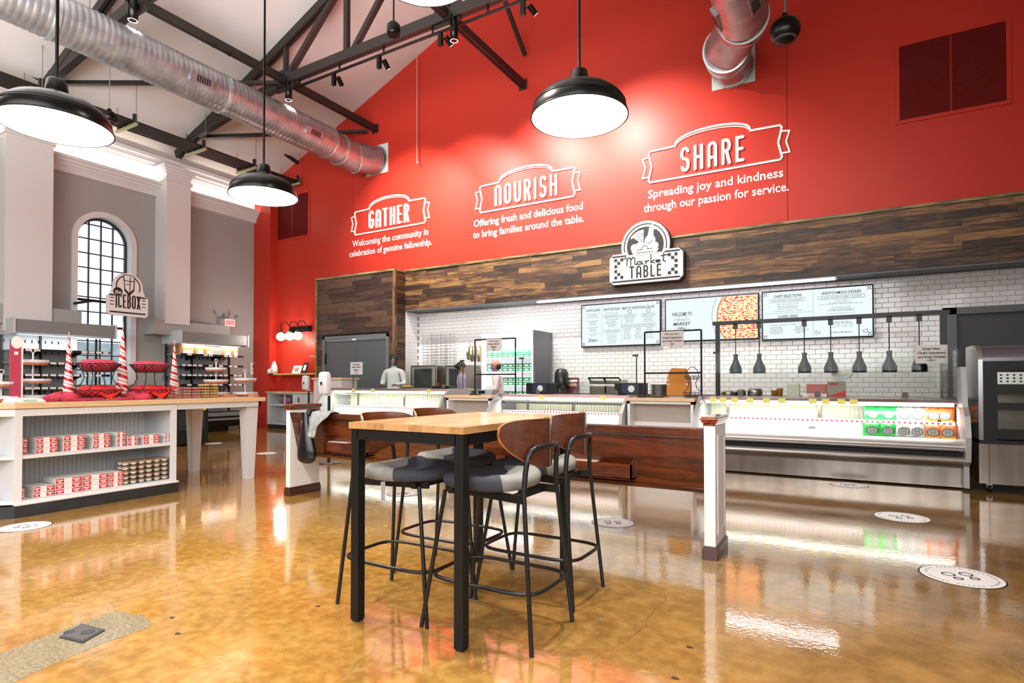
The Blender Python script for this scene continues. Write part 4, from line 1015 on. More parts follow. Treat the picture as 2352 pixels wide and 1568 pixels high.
for (xa, xb) in ((-4.56, -3.98), (-3.02, -2.42), (-1.92, -1.36)):
    yb, zb_ = pewf(0, .62)
    r = obj('book_rack', MB().box(xa, xb, yb - .075, yb - .06, .49, .60), PEW, pw)
    obj('rack_floor', MB().box(xa, xb, yb - .075, yb + .03, .485, .497), PEW, r)
    for x in (xa, xb - .012): obj('rack_side', MB().prism([(yb - .075, .485), (yb + .04, .485), (yb + .0, .63), (yb - .075, .60)], lambda u, v, d: (d, u, v), x, x + .012), PEW, r)
    obj('cup_holes', MB().box(xa + .03, xb - .28, yb - .055, yb + .01, .596, .606), M('rack_insert', '#b9a79a', .4), r)
def post(lab, x0, x1, y0, y1, panels):
    t = thing('pew_end_post', lab, 'post', ((x0 + x1) / 2, (y0 + y1) / 2, 0))
    obj('shaft', MB().box(x0 + .008, x1 - .008, y0 + .01, y1 - .01, .09, .905), WHITE, t, bevel=.002)
    for xx, sg in ((x1 - .008, 1), (x0 + .008, -1)):
        fr_ = MB()
        for (a, b2, c, d) in ((y0 + .07, y1 - .07, .16, .18), (y0 + .07, y1 - .07, .82, .84), (y0 + .07, y0 + .09, .18, .82), (y1 - .09, y1 - .07, .18, .82)):
            fr_.box(xx, xx + .008 * sg, a, b2, c, d)
        fr_.box(xx, xx + .005 * sg, y0 + .11, y1 - .11, .2, .80)
        if panels: obj('raised_panel', fr_, WHITE, t)
    obj('base', MB().box(x0 - .004, x1 + .004, y0 - .004, y1 + .004, 0, .075).box(x0 + .002, x1 - .002, y0 + .002, y1 - .002, .075, .09), M('mahogany_base', '#3c130d', .3, coat=.5), t, bevel=.003)
    cp = MB()
    for z0_, z1_, o_ in ((.905, .925, -.004), (.925, .94, .006), (.94, .955, .014), (.955, .966, .008)): cp.box(x0 - o_, x1 + o_, y0 - o_, y1 + o_, z0_, z1_)
    obj('cap', cp, PEWC, t, bevel=.004)
post('white post with mahogany cap and base at the right end of the pew', -.853, -.763, 4.035, 4.435, True)
post('white post with mahogany cap and base at the left end of the pew', -5.155, -5.075, 4.06, 4.47, False)
# grey hoodie with black bag draped over the pew
def cloth(name, pts_top, pts_bot, w0, w1, mat, lab, cat, thick=.02, folds=5, amp=.015):
    nu, nv = 26, 16; v = []; f = []
    pts_top = Vector(pts_top); pts_bot = Vector(pts_bot)
    for side in (0, 1):
        for j in range(nv + 1):
            t = j / nv; c = pts_top.lerp(pts_bot, t); w = w0 + (w1 - w0) * t
            for i in range(nu + 1):
                u = -1 + 2 * i / nu
                y = amp * math.sin(folds * PI * u + t * 1.5) * (.4 + t) - side * thick * (1 - u * u) * .8 - .01
                v.append((c.x + u * w / 2, c.y + y, c.z - .02 * abs(u) * t))
    W1 = nu + 1; nn = W1 * (nv + 1)
    for s in (0, 1):
        for j in range(nv):
            for i in range(nu):
                a = s * nn + j * W1 + i; q = (a, a + 1, a + W1 + 1, a + W1); f.append(q if s else tuple(reversed(q)))
    return MB().add(v, f, True)
cz = thing('draped_jacket', 'grey jacket draped over the left end of the pew back', 'jacket', (-4.75, 4.03, .9))
tp = [P(714, 948, Y=4.02), P(760, 945, Y=4.02)]
def drape(px_top0, px_top1, py_top, bottom, yoff, mat, nm, parent, over=True, amp=.012, n=22):
    """sheet hung over the rail: bottom edge given in px list left->right"""
    a = P(px_top0, py_top, Y=4.03); b2 = P(px_top1, py_top, Y=4.03); rows_ = []
    bt_ = [P(x, y, Y=4.03 + yoff) for x, y in bottom]
    m = len(bt_) - 1; nv = 14; v = []; f = []
    prof = [(4.17, .76), (4.15, .84), (4.11, .895), (4.06, .905)] if over else []
    for j in range(nv + 1):
        t = j / nv
        for i in range(n + 1):
            u = i / n; k = min(int(u * m), m - 1); q = bt_[k].lerp(bt_[k + 1], u * m - k)
            top_ = a.lerp(b2, u); p = Vector((top_.x, 4.025, .895)).lerp(q, t)
            v.append((p.x, p.y - amp * (1 + math.sin(u * 17 + t * 2.0)) * (.5 + t * .8) - .012 * math.sin(PI * min(1, t * 1.3)), p.z))
    rows0 = []
    for (yy, zz) in prof:
        r = []
        for i in range(n + 1):
            u = i / n; top_ = a.lerp(b2, u); r.append((top_.x, yy - amp * .6 * math.sin(u * 17), zz + .004 * math.sin(u * 17)))
        rows0 += r
    v = rows0 + v; W1 = n + 1; R = len(v) // W1
    for j in range(R - 1):
        for i in range(n): f.append((j * W1 + i, j * W1 + i + 1, (j + 1) * W1 + i + 1, (j + 1) * W1 + i))
    o = obj(nm, MB().add(v, f, True), mat, parent)
    s = o.modifiers.new('solid', 'SOLIDIFY'); s.thickness = .008
    return o
FLEECE = M('grey_fleece', '#8c8d8e', .9, noise=.15, nscale=25, bump=.2, bscale=90)
drape(702, 762, 940, [(700, 968), (706, 985), (716, 1003), (722, 1006), (733, 985), (744, 965), (762, 950)], -.05, FLEECE, 'body', cz, amp=.016)
bg = thing('black_bag', 'glossy black bag hanging over the pew end beside the grey jacket', 'bag', (-4.95, 4.0, .8))
BAGM = M('black_nylon', '#070708', .3, spec=.5)
cb = P(709, 1028, Y=3.98)
rg = []
for zz, rx, ry, dx in ((.895, .045, .025, -.03), (.80, .04, .03, -.015), (.72, .06, .04, -.005), (.62, .09, .05, .0), (.53, .115, .06, .005), (.46, .125, .06, .01), (.415, .115, .05, 0.005), (.39, .07, .03, 0), (.383, .02, .01, 0)):
    rg.append([(cb.x - .02 + dx + rx * math.cos(2 * PI * i / 24) * (1 + .06 * math.sin(5 * i)), 3.99 - .02 + ry * math.sin(2 * PI * i / 24), zz) for i in range(24)])
obj('pouch', MB().loft(rg), BAGM, bg)
obj('strap', MB().tube([(cb.x - .03, 3.99, .86), (cb.x - .03, 4.02, .905), (cb.x - .03, 4.12, .90), (cb.x - .03, 4.16, .8)], .035, 10), BAGM, bg)
# hand sanitiser stands
def sanitiser(base, lab, s=1.0):
    x, y = base; t = thing('sanitiser_stand', lab, 'dispenser', (x, y, 0))
    obj('foot', MB().lathe([(.17 * s, 0), (.17 * s, .012), (.02, .02)], (x, y, 0), 32), M('grey_metal_foot', '#5a5c5e', .3, .8), t)
    obj('pole', MB().tube([(x, y, .015), (x, y, 1.15)], .022, 12), BLKM, t)
    b_ = MB(); rr = []
    for zz, w, d in ((1.03, .085, .04), (1.06, .092, .055), (1.2, .092, .062), (1.32, .085, .058), (1.35, .07, .045), (1.358, .04, .02)):
        rr.append([(x - .04 + w * math.copysign(abs(math.cos(a)) ** .5, math.cos(a)), y - .05 + d * math.copysign(abs(math.sin(a)) ** .5, math.sin(a)), zz) for a in [2 * PI * i / 24 for i in range(24)]])
    hd = obj('dispenser_head', b_.loft(rr), M('white_plastic', '#e3e4e8', .35), t)
    fn = onY(y - .113, x - .04)
    obj('emblem_ring', MB().stroke([circ(0, 1.18, .045, 20, 0, 359)], .006, fn, 0, .004, 6), M('white_cutout', '#f3f0ee'), hd)
    obj('emblem', MB().prism([(-.018, 1.205), (.018, 1.205), (.02, 1.18), (0, 1.145), (-.02, 1.18)], fn, 0, .004), M('navy_emblem', '#1d2438', .4), hd)
    obj('bracket', MB().box(x - .06, x + .03, y - .03, y + .02, 1.0, 1.05), M('white_plastic', '#e3e4e8'), t)
sanitiser((-6.67, 6.03), 'hand sanitiser dispenser on a black pole behind the left end of the pew')
q = P(709, 950, Y=9.2)
sanitiser((q.x, 9.2), 'smaller-looking sanitiser dispenser standing by the white shelf unit at the red wall')

# ================================================================== FLOOR STICKERS AND OUTLET
STK = M('sticker_white', '#f0efec', .35); 
for i, (sx, sy, dw, lab) in enumerate(((57, 1209, .365, 'round white floor sticker by the island plinth at the far left'), (925, 1133, .36, 'round white floor sticker between the stool legs and the pew'), (1408, 1200, .36, 'round white floor sticker right of the stools, in front of the pew'),
        (1950, 1113.5, .40, 'round white floor sticker close to the kickplate of the right cold case'), (2071, 1187.5, .43, 'round white floor sticker, middle one of the three at right'), (2208, 1323.5, .44, 'round white floor sticker nearest the viewer at right'),
        (612, 1041, .33, 'round white floor sticker beyond the island table leg'), (490, 1018, .34, 'round white floor sticker under the island table'))):
    c = P(sx, sy, Z=0); r = dw / 2
    t = thing('floor_sticker', lab, 'sticker', (c.x, c.y, 0), 'distance stickers on the floor')
    obj('border', MB().lathe([(r, 0), (r, .0015)], c, 48), SGB, t)
    obj('disc', MB().lathe([(r * .96, .0012), (r * .96, .0022)], c, 48), STK, t)
    an = math.radians(28); ft = MB(); fn = onZ(.0022, c.x, c.y, an)
    for s in (-1, 1):
        ft.stroke([circ(s * r * .24, r * .16, r * .15, 14, 0, 359), circ(s * r * .22, -r * .2, r * .10, 12, 0, 359)], r * .045, fn, 0, .0008, 5)
    obj('shoe_prints', ft, SGB, t)
    dot = MB()
    for k in range(44):
        if k % 7 == 6: continue
        a = 2 * PI * k / 44; dot.prism([(r * .84 * math.cos(a + d) * f_, r * .84 * math.sin(a + d) * f_) for d, f_ in ((-.03, 1), (.03, 1), (.03, .93), (-.03, .93))], fn, 0, .0006)
    obj('rim_text', dot, M('sticker_grey', '#77787a', .5), t)
oc = [P(136, 1465, Z=0), P(188, 1435, Z=0), P(241, 1449, Z=0), P(190, 1478, Z=0)]
ct = sum(oc, Vector()) / 4
t = thing('floor_outlet', 'grey cast floor outlet cover in the concrete patch', 'outlet', tuple(ct))
obj('plate', MB().prism([(p.x, p.y) for p in oc], lambda u, v, d: (u, v, d), .001, .008), M('cast_grey', '#4c4d4f', .45, .5), t, bevel=.001)
def inset(f_): return [(ct.x + (p.x - ct.x) * f_, ct.y + (p.y - ct.y) * f_) for p in oc]
obj('frame_line', MB().prism(inset(.86), lambda u, v, d: (u, v, d), .008, .010), M('cast_grey2', '#626365', .4, .5), t)
obj('round_caps', MB().lathe([(.028, .010), (.026, .013)], (ct.x + .02, ct.y + .015, 0), 20).lathe([(.022, .010), (.02, .013)], (ct.x - .06, ct.y - .03, 0), 20), M('cast_grey', '#4c4d4f'), t)
for i, (x, y) in enumerate(((408, 1455), (1583, 1486), (1550, 1557), (730, 1392), (396, 1418))):
    c = P(x, y, Z=0)
    obj('chip_stain', MB().prism([(c.x + .016 * math.cos(a) * (1 + .4 * math.sin(3 * a + i)), c.y + .012 * math.sin(a)) for a in [2 * PI * k / 10 for k in range(10)]], lambda u, v, d: (u, v, d), 0, .0008), M('chip_dark', '#2e2418', .6), floor)
# ================================================================== ISLAND COUNTER AT THE LEFT
XI = -6.352
MAPLE = wood('maple_top', '#b98d5e', '#d2a87a', '#e2c29a', axis=1, rough=.35, coat=.2, var=.15, ring=2)
CABW = M('cabinet_white', '#d6d6d8', .5)
KICK = M('black_kick', '#26282a', .45, noise=.3, nscale=6)
isl = thing('island_counter', 'white island counter with open shelves, black plinth and maple top at far left', 'counter', (XI, 2.9, 0))
ya, yb_ = 2.18, 3.60; xb = -7.75
obj('carcass', MB().box(xb, XI - .62, ya, yb_, .12, .96), CABW, isl)                      # core behind the beadboard
bb = MB(); k = ya + .05
while k < yb_ - .05: bb.box(XI - .62, XI - .612, k + .002, min(k + .038, yb_ - .04), .15, .90); k += .04
obj('beadboard', bb, M('beadboard', '#d6d7d8', .55), isl, kind='stuff')
obj('bottom_shelf', MB().box(XI - .62, XI, ya, yb_, .12, .145), CABW, isl)
obj('shelf', MB().box(XI - .62, XI - .01, ya + .045, yb_ - .04, .515, .545), CABW, isl)
obj('top_rail', MB().box(XI - .62, XI, ya, yb_, .897, .96), CABW, isl)
obj('stile', MB().box(XI - .025, XI - .0005, ya, ya + .055, .145, .897), CABW, isl)
obj('stile', MB().box(XI - .025, XI - .0005, yb_ - .06, yb_, .145, .897), CABW, isl)
obj('side_panel', MB().box(XI - .62, XI - .026, yb_ - .02, yb_ - .001, .145, .897), CABW, isl)
obj('side_panel', MB().box(XI - .62, XI - .026, ya + .001, ya + .02, .145, .897), CABW, isl)
obj('base_moulding', MB().box(XI - .62, XI + .02, ya, yb_ + .02, .105, .125), CABW, isl, bevel=.006)
obj('plinth', MB().box(xb, XI + .015, ya - .0, yb_ + .015, 0, .105), KICK, isl)
# chamfered end running out of the picture
ch = [(XI, ya), (XI - .62, ya - .62), (xb, ya - .62), (xb, ya)]
def zf(u, v, d): return (u, v, d)
obj('end_shelf', MB().prism(ch, zf, .12, .145).prism(ch, zf, .515, .54), CABW, isl)
obj('end_rail', MB().prism(ch, zf, .897, .96), CABW, isl)
obj('end_back', MB().prism([(XI - .32, ya), (XI - .9, ya - .58), (xb, ya - .6), (xb, ya)], zf, .12, .96), M('beadboard', '#c6c8ca'), isl)
obj('end_plinth', MB().prism([(XI + .015, ya), (XI - .61, ya - .64), (xb, ya - .64), (xb, ya)], zf, 0, .105), KICK, isl)
obj('worktop', MB().prism([(XI + .02, 4.70), (XI + .02, ya - .01), (XI - .60, ya - .64), (xb - .02, ya - .64), (xb - .02, 4.70)], zf, .965, 1.012), MAPLE, isl, bevel=.003)
obj('shadow_gap', MB().box(xb, XI - .012, ya, 3.6, .9602, .9648), M('black_plastic', '#121212'), isl)
# table extension with tapered legs
obj('apron', MB().box(xb, XI - .01, 4.62, 4.645, .90, .965).box(XI - .035, XI - .01, yb_, 4.645, .90, .965).box(xb, xb + .025, yb_, 4.645, .90, .965), CABW, isl)
for (x, y) in ((XI - .12, 4.56), (xb + .12, 4.56)):
    rg = []
    for z, h in ((0, .048), (.82, .075), (.965, .078)): rg.append([(x - h, y - h, z), (x + h, y - h, z), (x + h, y + h, z), (x - h, y + h, z)])
    obj('leg', MB().loft(rg, False), CABW, isl)
# ---- pie boxes on the shelves
BOXW = M('carton_white', '#dedddb', .6); BRED = M('label_red', '#c2171f', .5); LBLW = M('label_print', '#f2e9e6', .5)
def carton(y0, y1, z, lab, grp):
    x1 = XI - .05; x0 = x1 - .26; w = y1 - y0
    t = solo('bakery_carton', MB().box(x0, x1, y0 + .002, y1 - .002, z + .001, z + .048), BOXW, lab, 'box', (x1, y0, z), grp)
    obj('red_label', MB().box(x1, x1 + .0012, y0 + .004, y0 + w * .32, z + .006, z + .046).box(x1, x1 + .0012, y1 - w * .36, y1 - .004, z + .006, z + .046), BRED, t)
    pr = MB()
    for a, b2 in ((y0 + w * .05, y0 + w * .28), (y1 - w * .32, y1 - w * .06)):
        pr.box(x1 + .001, x1 + .0022, a, b2, z + .028, z + .036).box(x1 + .001, x1 + .0022, a + .01, b2 - .01, z + .013, z + .021)
    obj('label_print', pr, LBLW, t)
def ypx(px, z): return P(px, 1000, X=XI - .05).y
TB = ['bottom', 'middle', 'top']
def stack(pa, pb, n, z0, k, row):
    y0, y1 = P(pa, 1000, X=XI - .05).y, P(pb, 1000, X=XI - .05).y
    for i in range(n):
        j = 'topmost' if i == n - 1 else ('lowest' if i == 0 else 'middle')
        carton(y0 + random.uniform(-.003, .003), y1 + random.uniform(-.003, .003), z0 + i * .049, 'red-and-white bakery carton, %s of the %s stack from the left on the %s shelf' % (j, ORD[k], row), 'cartons on the %s shelf' % row)
for k, (a, b2, n) in enumerate(((36, 62, 3), (83, 132, 3), (147, 195, 3), (214, 253, 3), (269, 288, 3), (293, 318, 2), (330, 366, 2), (379, 393, 2))): stack(a, b2, n, .545, k, 'upper')
for k, (a, b2, n) in enumerate(((36, 58, 2), (79, 126, 2), (127, 128.5, 0), (128, 188, 3), (190, 250, 3), (251, 283, 3))):
    if n: stack(a, b2, n, .146, k if k < 2 else k - 1, 'lower')
# clear clamshells of muffins
CLR = glass('clear_plastic', '#f4f6f6', .3); MUF = M('muffin', '#b98a63', .8, noise=.25, nscale=60); CUPW = M('paper_cup', '#e9e4df', .6)
def clam(y0, y1, z, lab, grp):
    x1 = XI - .05; t = thing('muffin_clamshell', lab, 'package', (x1, y0, z), grp)
    w = (y1 - y0) / 2
    cu = MB(); mf = MB()
    for i in range(2):
        for j in range(2):
            cx, cy = x1 - .05 - j * .085, y0 + w * (i + .5)
            cu.lathe([(.020, z + .003), (.034, z + .026)], (cx, cy, 0), 12); mf.sph((cx, cy, z + .028), .034, .034, .016, 12, 6)
    obj('paper_cups', cu, CUPW, t); obj('muffins', mf, MUF, t)
    obj('clear_shell', MB().box(x1 - .18, x1, y0 + .002, y1 - .002, z + .001, z + .047), CLR, t)
ys = [P(x, 1080, X=XI - .05).y for x in (284, 321, 356, 392)]
for c in range(3):
    for i in range(5):
        clam(ys[c], ys[c + 1], .146 + i * .048, 'clear muffin clamshell, %s from the bottom in the %s stack beside the cartons' % (ORD[i], ('left', 'middle', 'right-hand')[c]), 'muffin clamshells')
# ================================================================== ON THE ISLAND TOP
ZT = 1.013
GLR = M('red_glitter', '#c30d17', .35, noise=.25, nscale=220); SNW = M('snow_white', '#ece6e4', .7, noise=.06, nscale=150)
def cone(px, py_tip, py_base, wpx, X, lab):
    b_ = P(px, py_base, X=X); tp_ = P(px, py_tip, X=X); r = (P(px + wpx / 2, py_base, X=X).y - P(px - wpx / 2, py_base, X=X).y) / 2 * .86
    H = tp_.z - ZT; y = b_.y
    t = thing('candy_cone_tree', lab, 'decoration', (X, y, ZT), 'striped cone trees')
    nseg, nr = 28, 60
    for nm, mat, bands in (('white_wrap', SNW, ((.36, .62), (.70, 1.0))), ('red_stripes', GLR, ((.0, .36), (.62, .70)))):
        mb = MB(); T_ = 8.0
        for a_, c_ in bands:
            v = []; n_ = int((T_ + 1) * nseg)
            for i in range(n_ + 1):
                for ph in (a_, (a_ + c_) / 2, c_):
                    h = min(1.0, max(0.0, (i / nseg - 1 + ph) / T_)); rr = max(.003, r * (1 - h) ** .97) * (1.0 + (.05 if ph not in (a_, c_) else 0)); g_ = -2 * PI * i / nseg
                    v.append((X + rr * math.cos(g_), y + rr * math.sin(g_), ZT + .02 + h * (H - .02)))
            mb.add(v, [(i * 3 + k_, i * 3 + k_ + 1, i * 3 + k_ + 4, i * 3 + k_ + 3) for i in range(n_) for k_ in (0, 1)], True)
        obj(nm, mb, mat, t)
    obj('base_disc', MB().lathe([(r * 1.0, ZT), (r * 1.0, ZT + .02)], (X, y, 0), 24), SNW, t)
cone(157, 762, 905, 32, -6.95, 'red and white striped cone tree on the island, leftmost of three')
cone(281, 740, 903, 34, -6.95, 'tallest red and white striped cone tree, in the middle of the island')
cone(400, 781, 886, 26, -7.2, 'smallest red and white striped cone tree, nearest the cookie packs')
WIRE = M('black_wire', '#15171a', .4); RCL = M('red_cloth', '#d41f26', .75, noise=.15, nscale=14); PKC = M('pink_cloth', '#c23048', .7, noise=.2, nscale=20)
def wire_basket(mb, cx, cy, z0, z1, r0, r1, seg=36):
    for z, r in ((z1, r1), (z0, r0)): mb.tube([(cx + r * math.cos(2 * PI * i / seg), cy + r * math.sin(2 * PI * i / seg), z) for i in range(seg)], .004, 5, True)
    for i in range(22):
        for s in (-1, 1):
            a0 = 2 * PI * i / 22; a1 = a0 + s * .55
            mb.tube([(cx + r1 * math.cos(a0), cy + r1 * math.sin(a0), z1), (cx + (r0 + r1) / 2 * math.cos((a0 + a1) / 2), cy + (r0 + r1) / 2 * math.sin((a0 + a1) / 2), (z0 + z1) / 2), (cx + r0 * math.cos(a1), cy + r0 * math.sin(a1), z0)], .003, 4)
def basket_stand(px, X, lab, hue):
    c = P(px, 900, X=X); y = c.y
    t = thing('tiered_basket', lab, 'basket', (X, y, ZT), 'two-tier wire baskets')
    lo = MB(); wire_basket(lo, X, y, ZT + .015, ZT + .11, .15, .225); obj('lower_basket', lo, WIRE, t)
    up = MB(); wire_basket(up, X, y, ZT + .30, ZT + .385, .13, .205); obj('upper_basket', up, WIRE, t)
    fr_ = MB()
    for k_ in range(4):
        a = PI / 4 + k_ * PI / 2; ca, sa = math.cos(a), math.sin(a)
        fr_.tube([(X + ca * .225, y + sa * .225, ZT + .11), (X + ca * .16, y + sa * .16, ZT + .17), (X + ca * .13, y + sa * .13, ZT + .24), (X + ca * .15, y + sa * .15, ZT + .31), (X + ca * .205, y + sa * .205, ZT + .385)], .005, 6)
    obj('scroll_frame', fr_, WIRE, t)
    def fold(d): return 1 + .13 * math.sin(d.x * 9 + d.y * 4) + .08 * math.sin(d.y * 13)
    for z, ra, rb, zz, nm in ((ZT + .10, .14, .205, .08, 'lower'), (ZT + .375, .12, .185, .07, 'upper')):
        cm = MB(); rg = []
        for r_, h_ in ((.02, -zz), (ra, -zz), ((ra + rb) / 2, -zz / 2), (rb, 0), (rb * .8, .03), (rb * .5, .045), (.01, .05)):
            rg.append([(X + r_ * (1 + .05 * math.sin(7 * a_)) * math.cos(a_), y + r_ * (1 + .05 * math.sin(7 * a_)) * math.sin(a_), z + h_ + (.012 * math.sin(5 * a_ + r_ * 30) if h_ > 0 else 0)) for a_ in [2 * PI * q_ / 36 for q_ in range(36)]])
        cm.loft(rg)
        solo('%s_cloth' % ('red' if nm == 'lower' else 'pink'), cm, RCL if nm == 'lower' else PKC,
             '%s cloth bundled in the %s basket of the %s' % ('bright red' if nm == 'lower' else 'pinkish red', nm, hue), 'cloth', (X, y, z))
    solo('red_napkin', MB().prism([(-.15, .12), (.17, .12), (.02, .0)], lambda u, v, d: (X + .20 + d - v * .3, y + u, ZT + v), 0, .004), M('napkin_red', '#ee2a1c', .7),
         'pointed red napkin hanging over the rim of the %s' % hue, 'napkin', (X + .2, y, ZT + .06))
basket_stand(226, -6.85, 'two-tier black wire basket stand between the left and middle cones', 'left basket stand')
basket_stand(345, -6.85, 'two-tier black wire basket stand between the middle and right cones', 'right basket stand')
# sign card, scale, acrylic boxes, tiered shrimp trays
y0, y1 = P(21, 870, X=-7.0).y, P(50, 870, X=-7.0).y; zt = P(30, 786, X=-7.0).z
sg = thing('sign_card', 'tall red sign card with a round white badge at the left end of the island', 'sign', (-7.0, y0, ZT))
obj('panel', MB().box(-7.0, -6.98, y0, y1 - .012, ZT, zt), M('sign_card_red', '#b23a52', .5), sg)
obj('edge', MB().box(-7.0, -6.975, y1 - .012, y1, ZT, zt), LBLW, sg)
obj('badge', MB().prism([((y0 + y1) / 2 + .045 * math.cos(2 * PI * i / 20), zt + .0 + .06 * math.sin(2 * PI * i / 20)) for i in range(20)], lambda u, v, d: (-6.98 + d, u, v), 0, .006), LBLW, sg)
obj('strip', MB().box(-6.98, -6.972, y0 + .03, y1 - .04, zt - .12, zt - .09), LBLW, sg)
q = P(56, 912, X=-6.62)
sc_ = thing('table_scale', 'flat white counter scale at the near left of the island top', 'scale', (q.x, q.y, ZT))
obj('body', MB().prism([(-.13, 0), (.13, 0), (.10, .035), (-.10, .05)], lambda u, v, d: (q.x + d, q.y + u, ZT + v), -.12, .12), M('white_plastic', '#e3e4e8'), sc_, bevel=.006)
obj('display', MB().box(q.x + .12, q.x + .122, q.y - .05, q.y + .05, ZT + .012, ZT + .028), M('lcd_green', '#a9c49a', .3), sc_)
SHR = M('shrimp_orange', '#d9835c', .5, noise=.35, nscale=45); BAND = M('tray_band', '#d5d6dc', .4, noise=.25, nscale=60)
def tray(t, cx, cy, z, r, nm='tray'):
    o = obj(nm, MB().lathe([(r * .92, z), (r, z + .05)], (cx, cy, 0), 20), CLR, t)
    obj('filling', MB().lathe([(r * .9, z + .004), (r * .93, z + .026)], (cx, cy, 0), 20), SHR, o); obj('label_band', MB().open_lathe([(r * 1.003, z + .028), (r * 1.006, z + .046)], (cx, cy, 0), 20), BAND, o); obj('tray_rim', MB().tube([(cx + r * math.cos(2 * PI * i / 20), cy + r * math.sin(2 * PI * i / 20), z + .05) for i in range(20)], .004, 5, True), M('clear_rim', '#e9ebec', .2), o)
def tower(px, X, w, lab, zs):
    c = P(px, 900, X=X); t = thing('tray_tower', lab, 'display stand', (c.x, c.y, ZT), 'tray towers')
    obj('post', MB().tube([(c.x, c.y, ZT), (c.x, c.y, ZT + zs[-1] + .13)], .009, 8).tube([(c.x, c.y + .02 * math.cos(2 * PI * i / 12), ZT + zs[-1] + .15 + .02 * math.sin(2 * PI * i / 12)) for i in range(12)], .005, 5, True), M('clear_post', '#d5dade', .2), t)
    for i, z in enumerate(zs): tray(t, c.x, c.y, ZT + z, w * (1 - .12 * i))
tower(75, -7.15, .17, 'clear tower of shrimp trays behind the red sign card', (0, .17, .36))
tower(496, -7.3, .17, 'clear tower of shrimp trays behind the bread stack', (0, .17, .33))
tower(563, -7.1, .16, 'clear tower of shrimp trays at the right end of the island', (0, .19))
tower(3, -7.1, .15, 'clear tower of shrimp trays cut off by the left edge', (0, .14))
for i, (px, X, w) in enumerate(((175, -6.6, .11), (218, -6.62, .07), (284, -6.55, .08), (100, -6.7, .11), (522, -6.8, .08), (583, -6.6, .05))):
    c = P(px, 905, X=X)
    t = thing('clear_box', 'small clear treat box on the island top, %s' % ('under the left cone tree', 'left of the basket napkin', 'under the tallest cone tree', 'by the counter scale', 'beside the bread stack', 'at the table corner')[i], 'box', (X, c.y, ZT), 'clear boxes on the island')
    obj('shell', MB().box(X - .06, X + .06, c.y - w, c.y + w, ZT, ZT + .06), CLR, t)
    obj('contents', MB().box(X - .05, X + .05, c.y - w + .008, c.y + w - .008, ZT + .003, ZT + .03), (PKC if i < 4 else SHR), t)
# cushions of pink cloth under the cones
for i, (px, lab) in enumerate(((140, 'pinkish red cloth heaped around the base of the left cone tree'), (312, 'pinkish red cloth heaped right of the tallest cone tree'))):
    c = P(px, 905, X=-6.85)
    rg = []
    for r_, h_ in ((.15, .0), (.165, .015), (.15, .045), (.11, .07), (.05, .082), (.005, .084)):
        rg.append([(-6.8 + r_ * (1 + .08 * math.sin(5 * a_ + i)) * math.cos(a_), c.y + r_ * (1 + .08 * math.sin(5 * a_ + i)) * math.sin(a_), ZT + .001 + h_ * (1 + .15 * math.sin(4 * a_))) for a_ in [2 * PI * q_ / 32 for q_ in range(32)]])
    solo('pink_cloth', MB().loft(rg), PKC, lab, 'cloth', (-6.8, c.y, ZT))
# cookie packs and bread packs
CKR = M('cookie_print', '#c4443f', .5); CKB = M('cookie_brown', '#d9a488', .8, noise=.3, nscale=50); BRD = M('bread_gold', '#d9a860', .8, noise=.3, nscale=30)
def pack(px0, px1, i, X, kind, lab, grp):
    a, b2 = P(px0, 905, X=X).y, P(px1, 905, X=X).y; h = .034; z = ZT + i * h
    t = thing(kind + '_pack', lab, 'package', (X, a, z), grp)
    obj('shell', MB().box(X - .11, X + .002, a + .001, b2 - .001, z, z + h - .002), CLR, t)
    if kind == 'cookie':
        obj('cookies', MB().box(X - .10, X - .006, a + .006, b2 - .006, z + .003, z + h - .008), CKB, t)
        lb = MB(); w = (b2 - a) / 6
        for k_ in range(6): lb.prism([(a + w * (k_ + .15), z + .006), (a + w * (k_ + .85), z + .006), (a + w * (k_ + .5), z + h - .008)], lambda u, v, d: (X - .003 + d, u, v), 0, .002)
        obj('label', lb, CKR, t)
    else:
        m_ = MB()
        for k_ in range(3): m_.sph((X - .05, a + (b2 - a) * (k_ + .5) / 3, z + h * .45), .05, (b2 - a) / 6, h * .45, 12, 6)
        obj('loaves', m_, BRD, t)
spots = [(380, 400), (400, 420), (420, 441), (441, 463)]
for c_, (a, b2) in enumerate(spots):
    for i in range(4): pack(a, b2, i, -6.75, 'cookie', 'checked cookie pack, %s from the bottom in the %s cookie stack from the left' % (ORD[i], ORD[c_]), 'stacked cookie packs')
for c_, (a, b2) in enumerate(((464, 485), (485, 505))):
    for i in range(5): pack(a, b2, i, -6.75, 'bread', 'pack of golden rolls, %s from the bottom in the %s roll stack' % (ORD[i], ('left', 'right')[c_]), 'stacked roll packs')

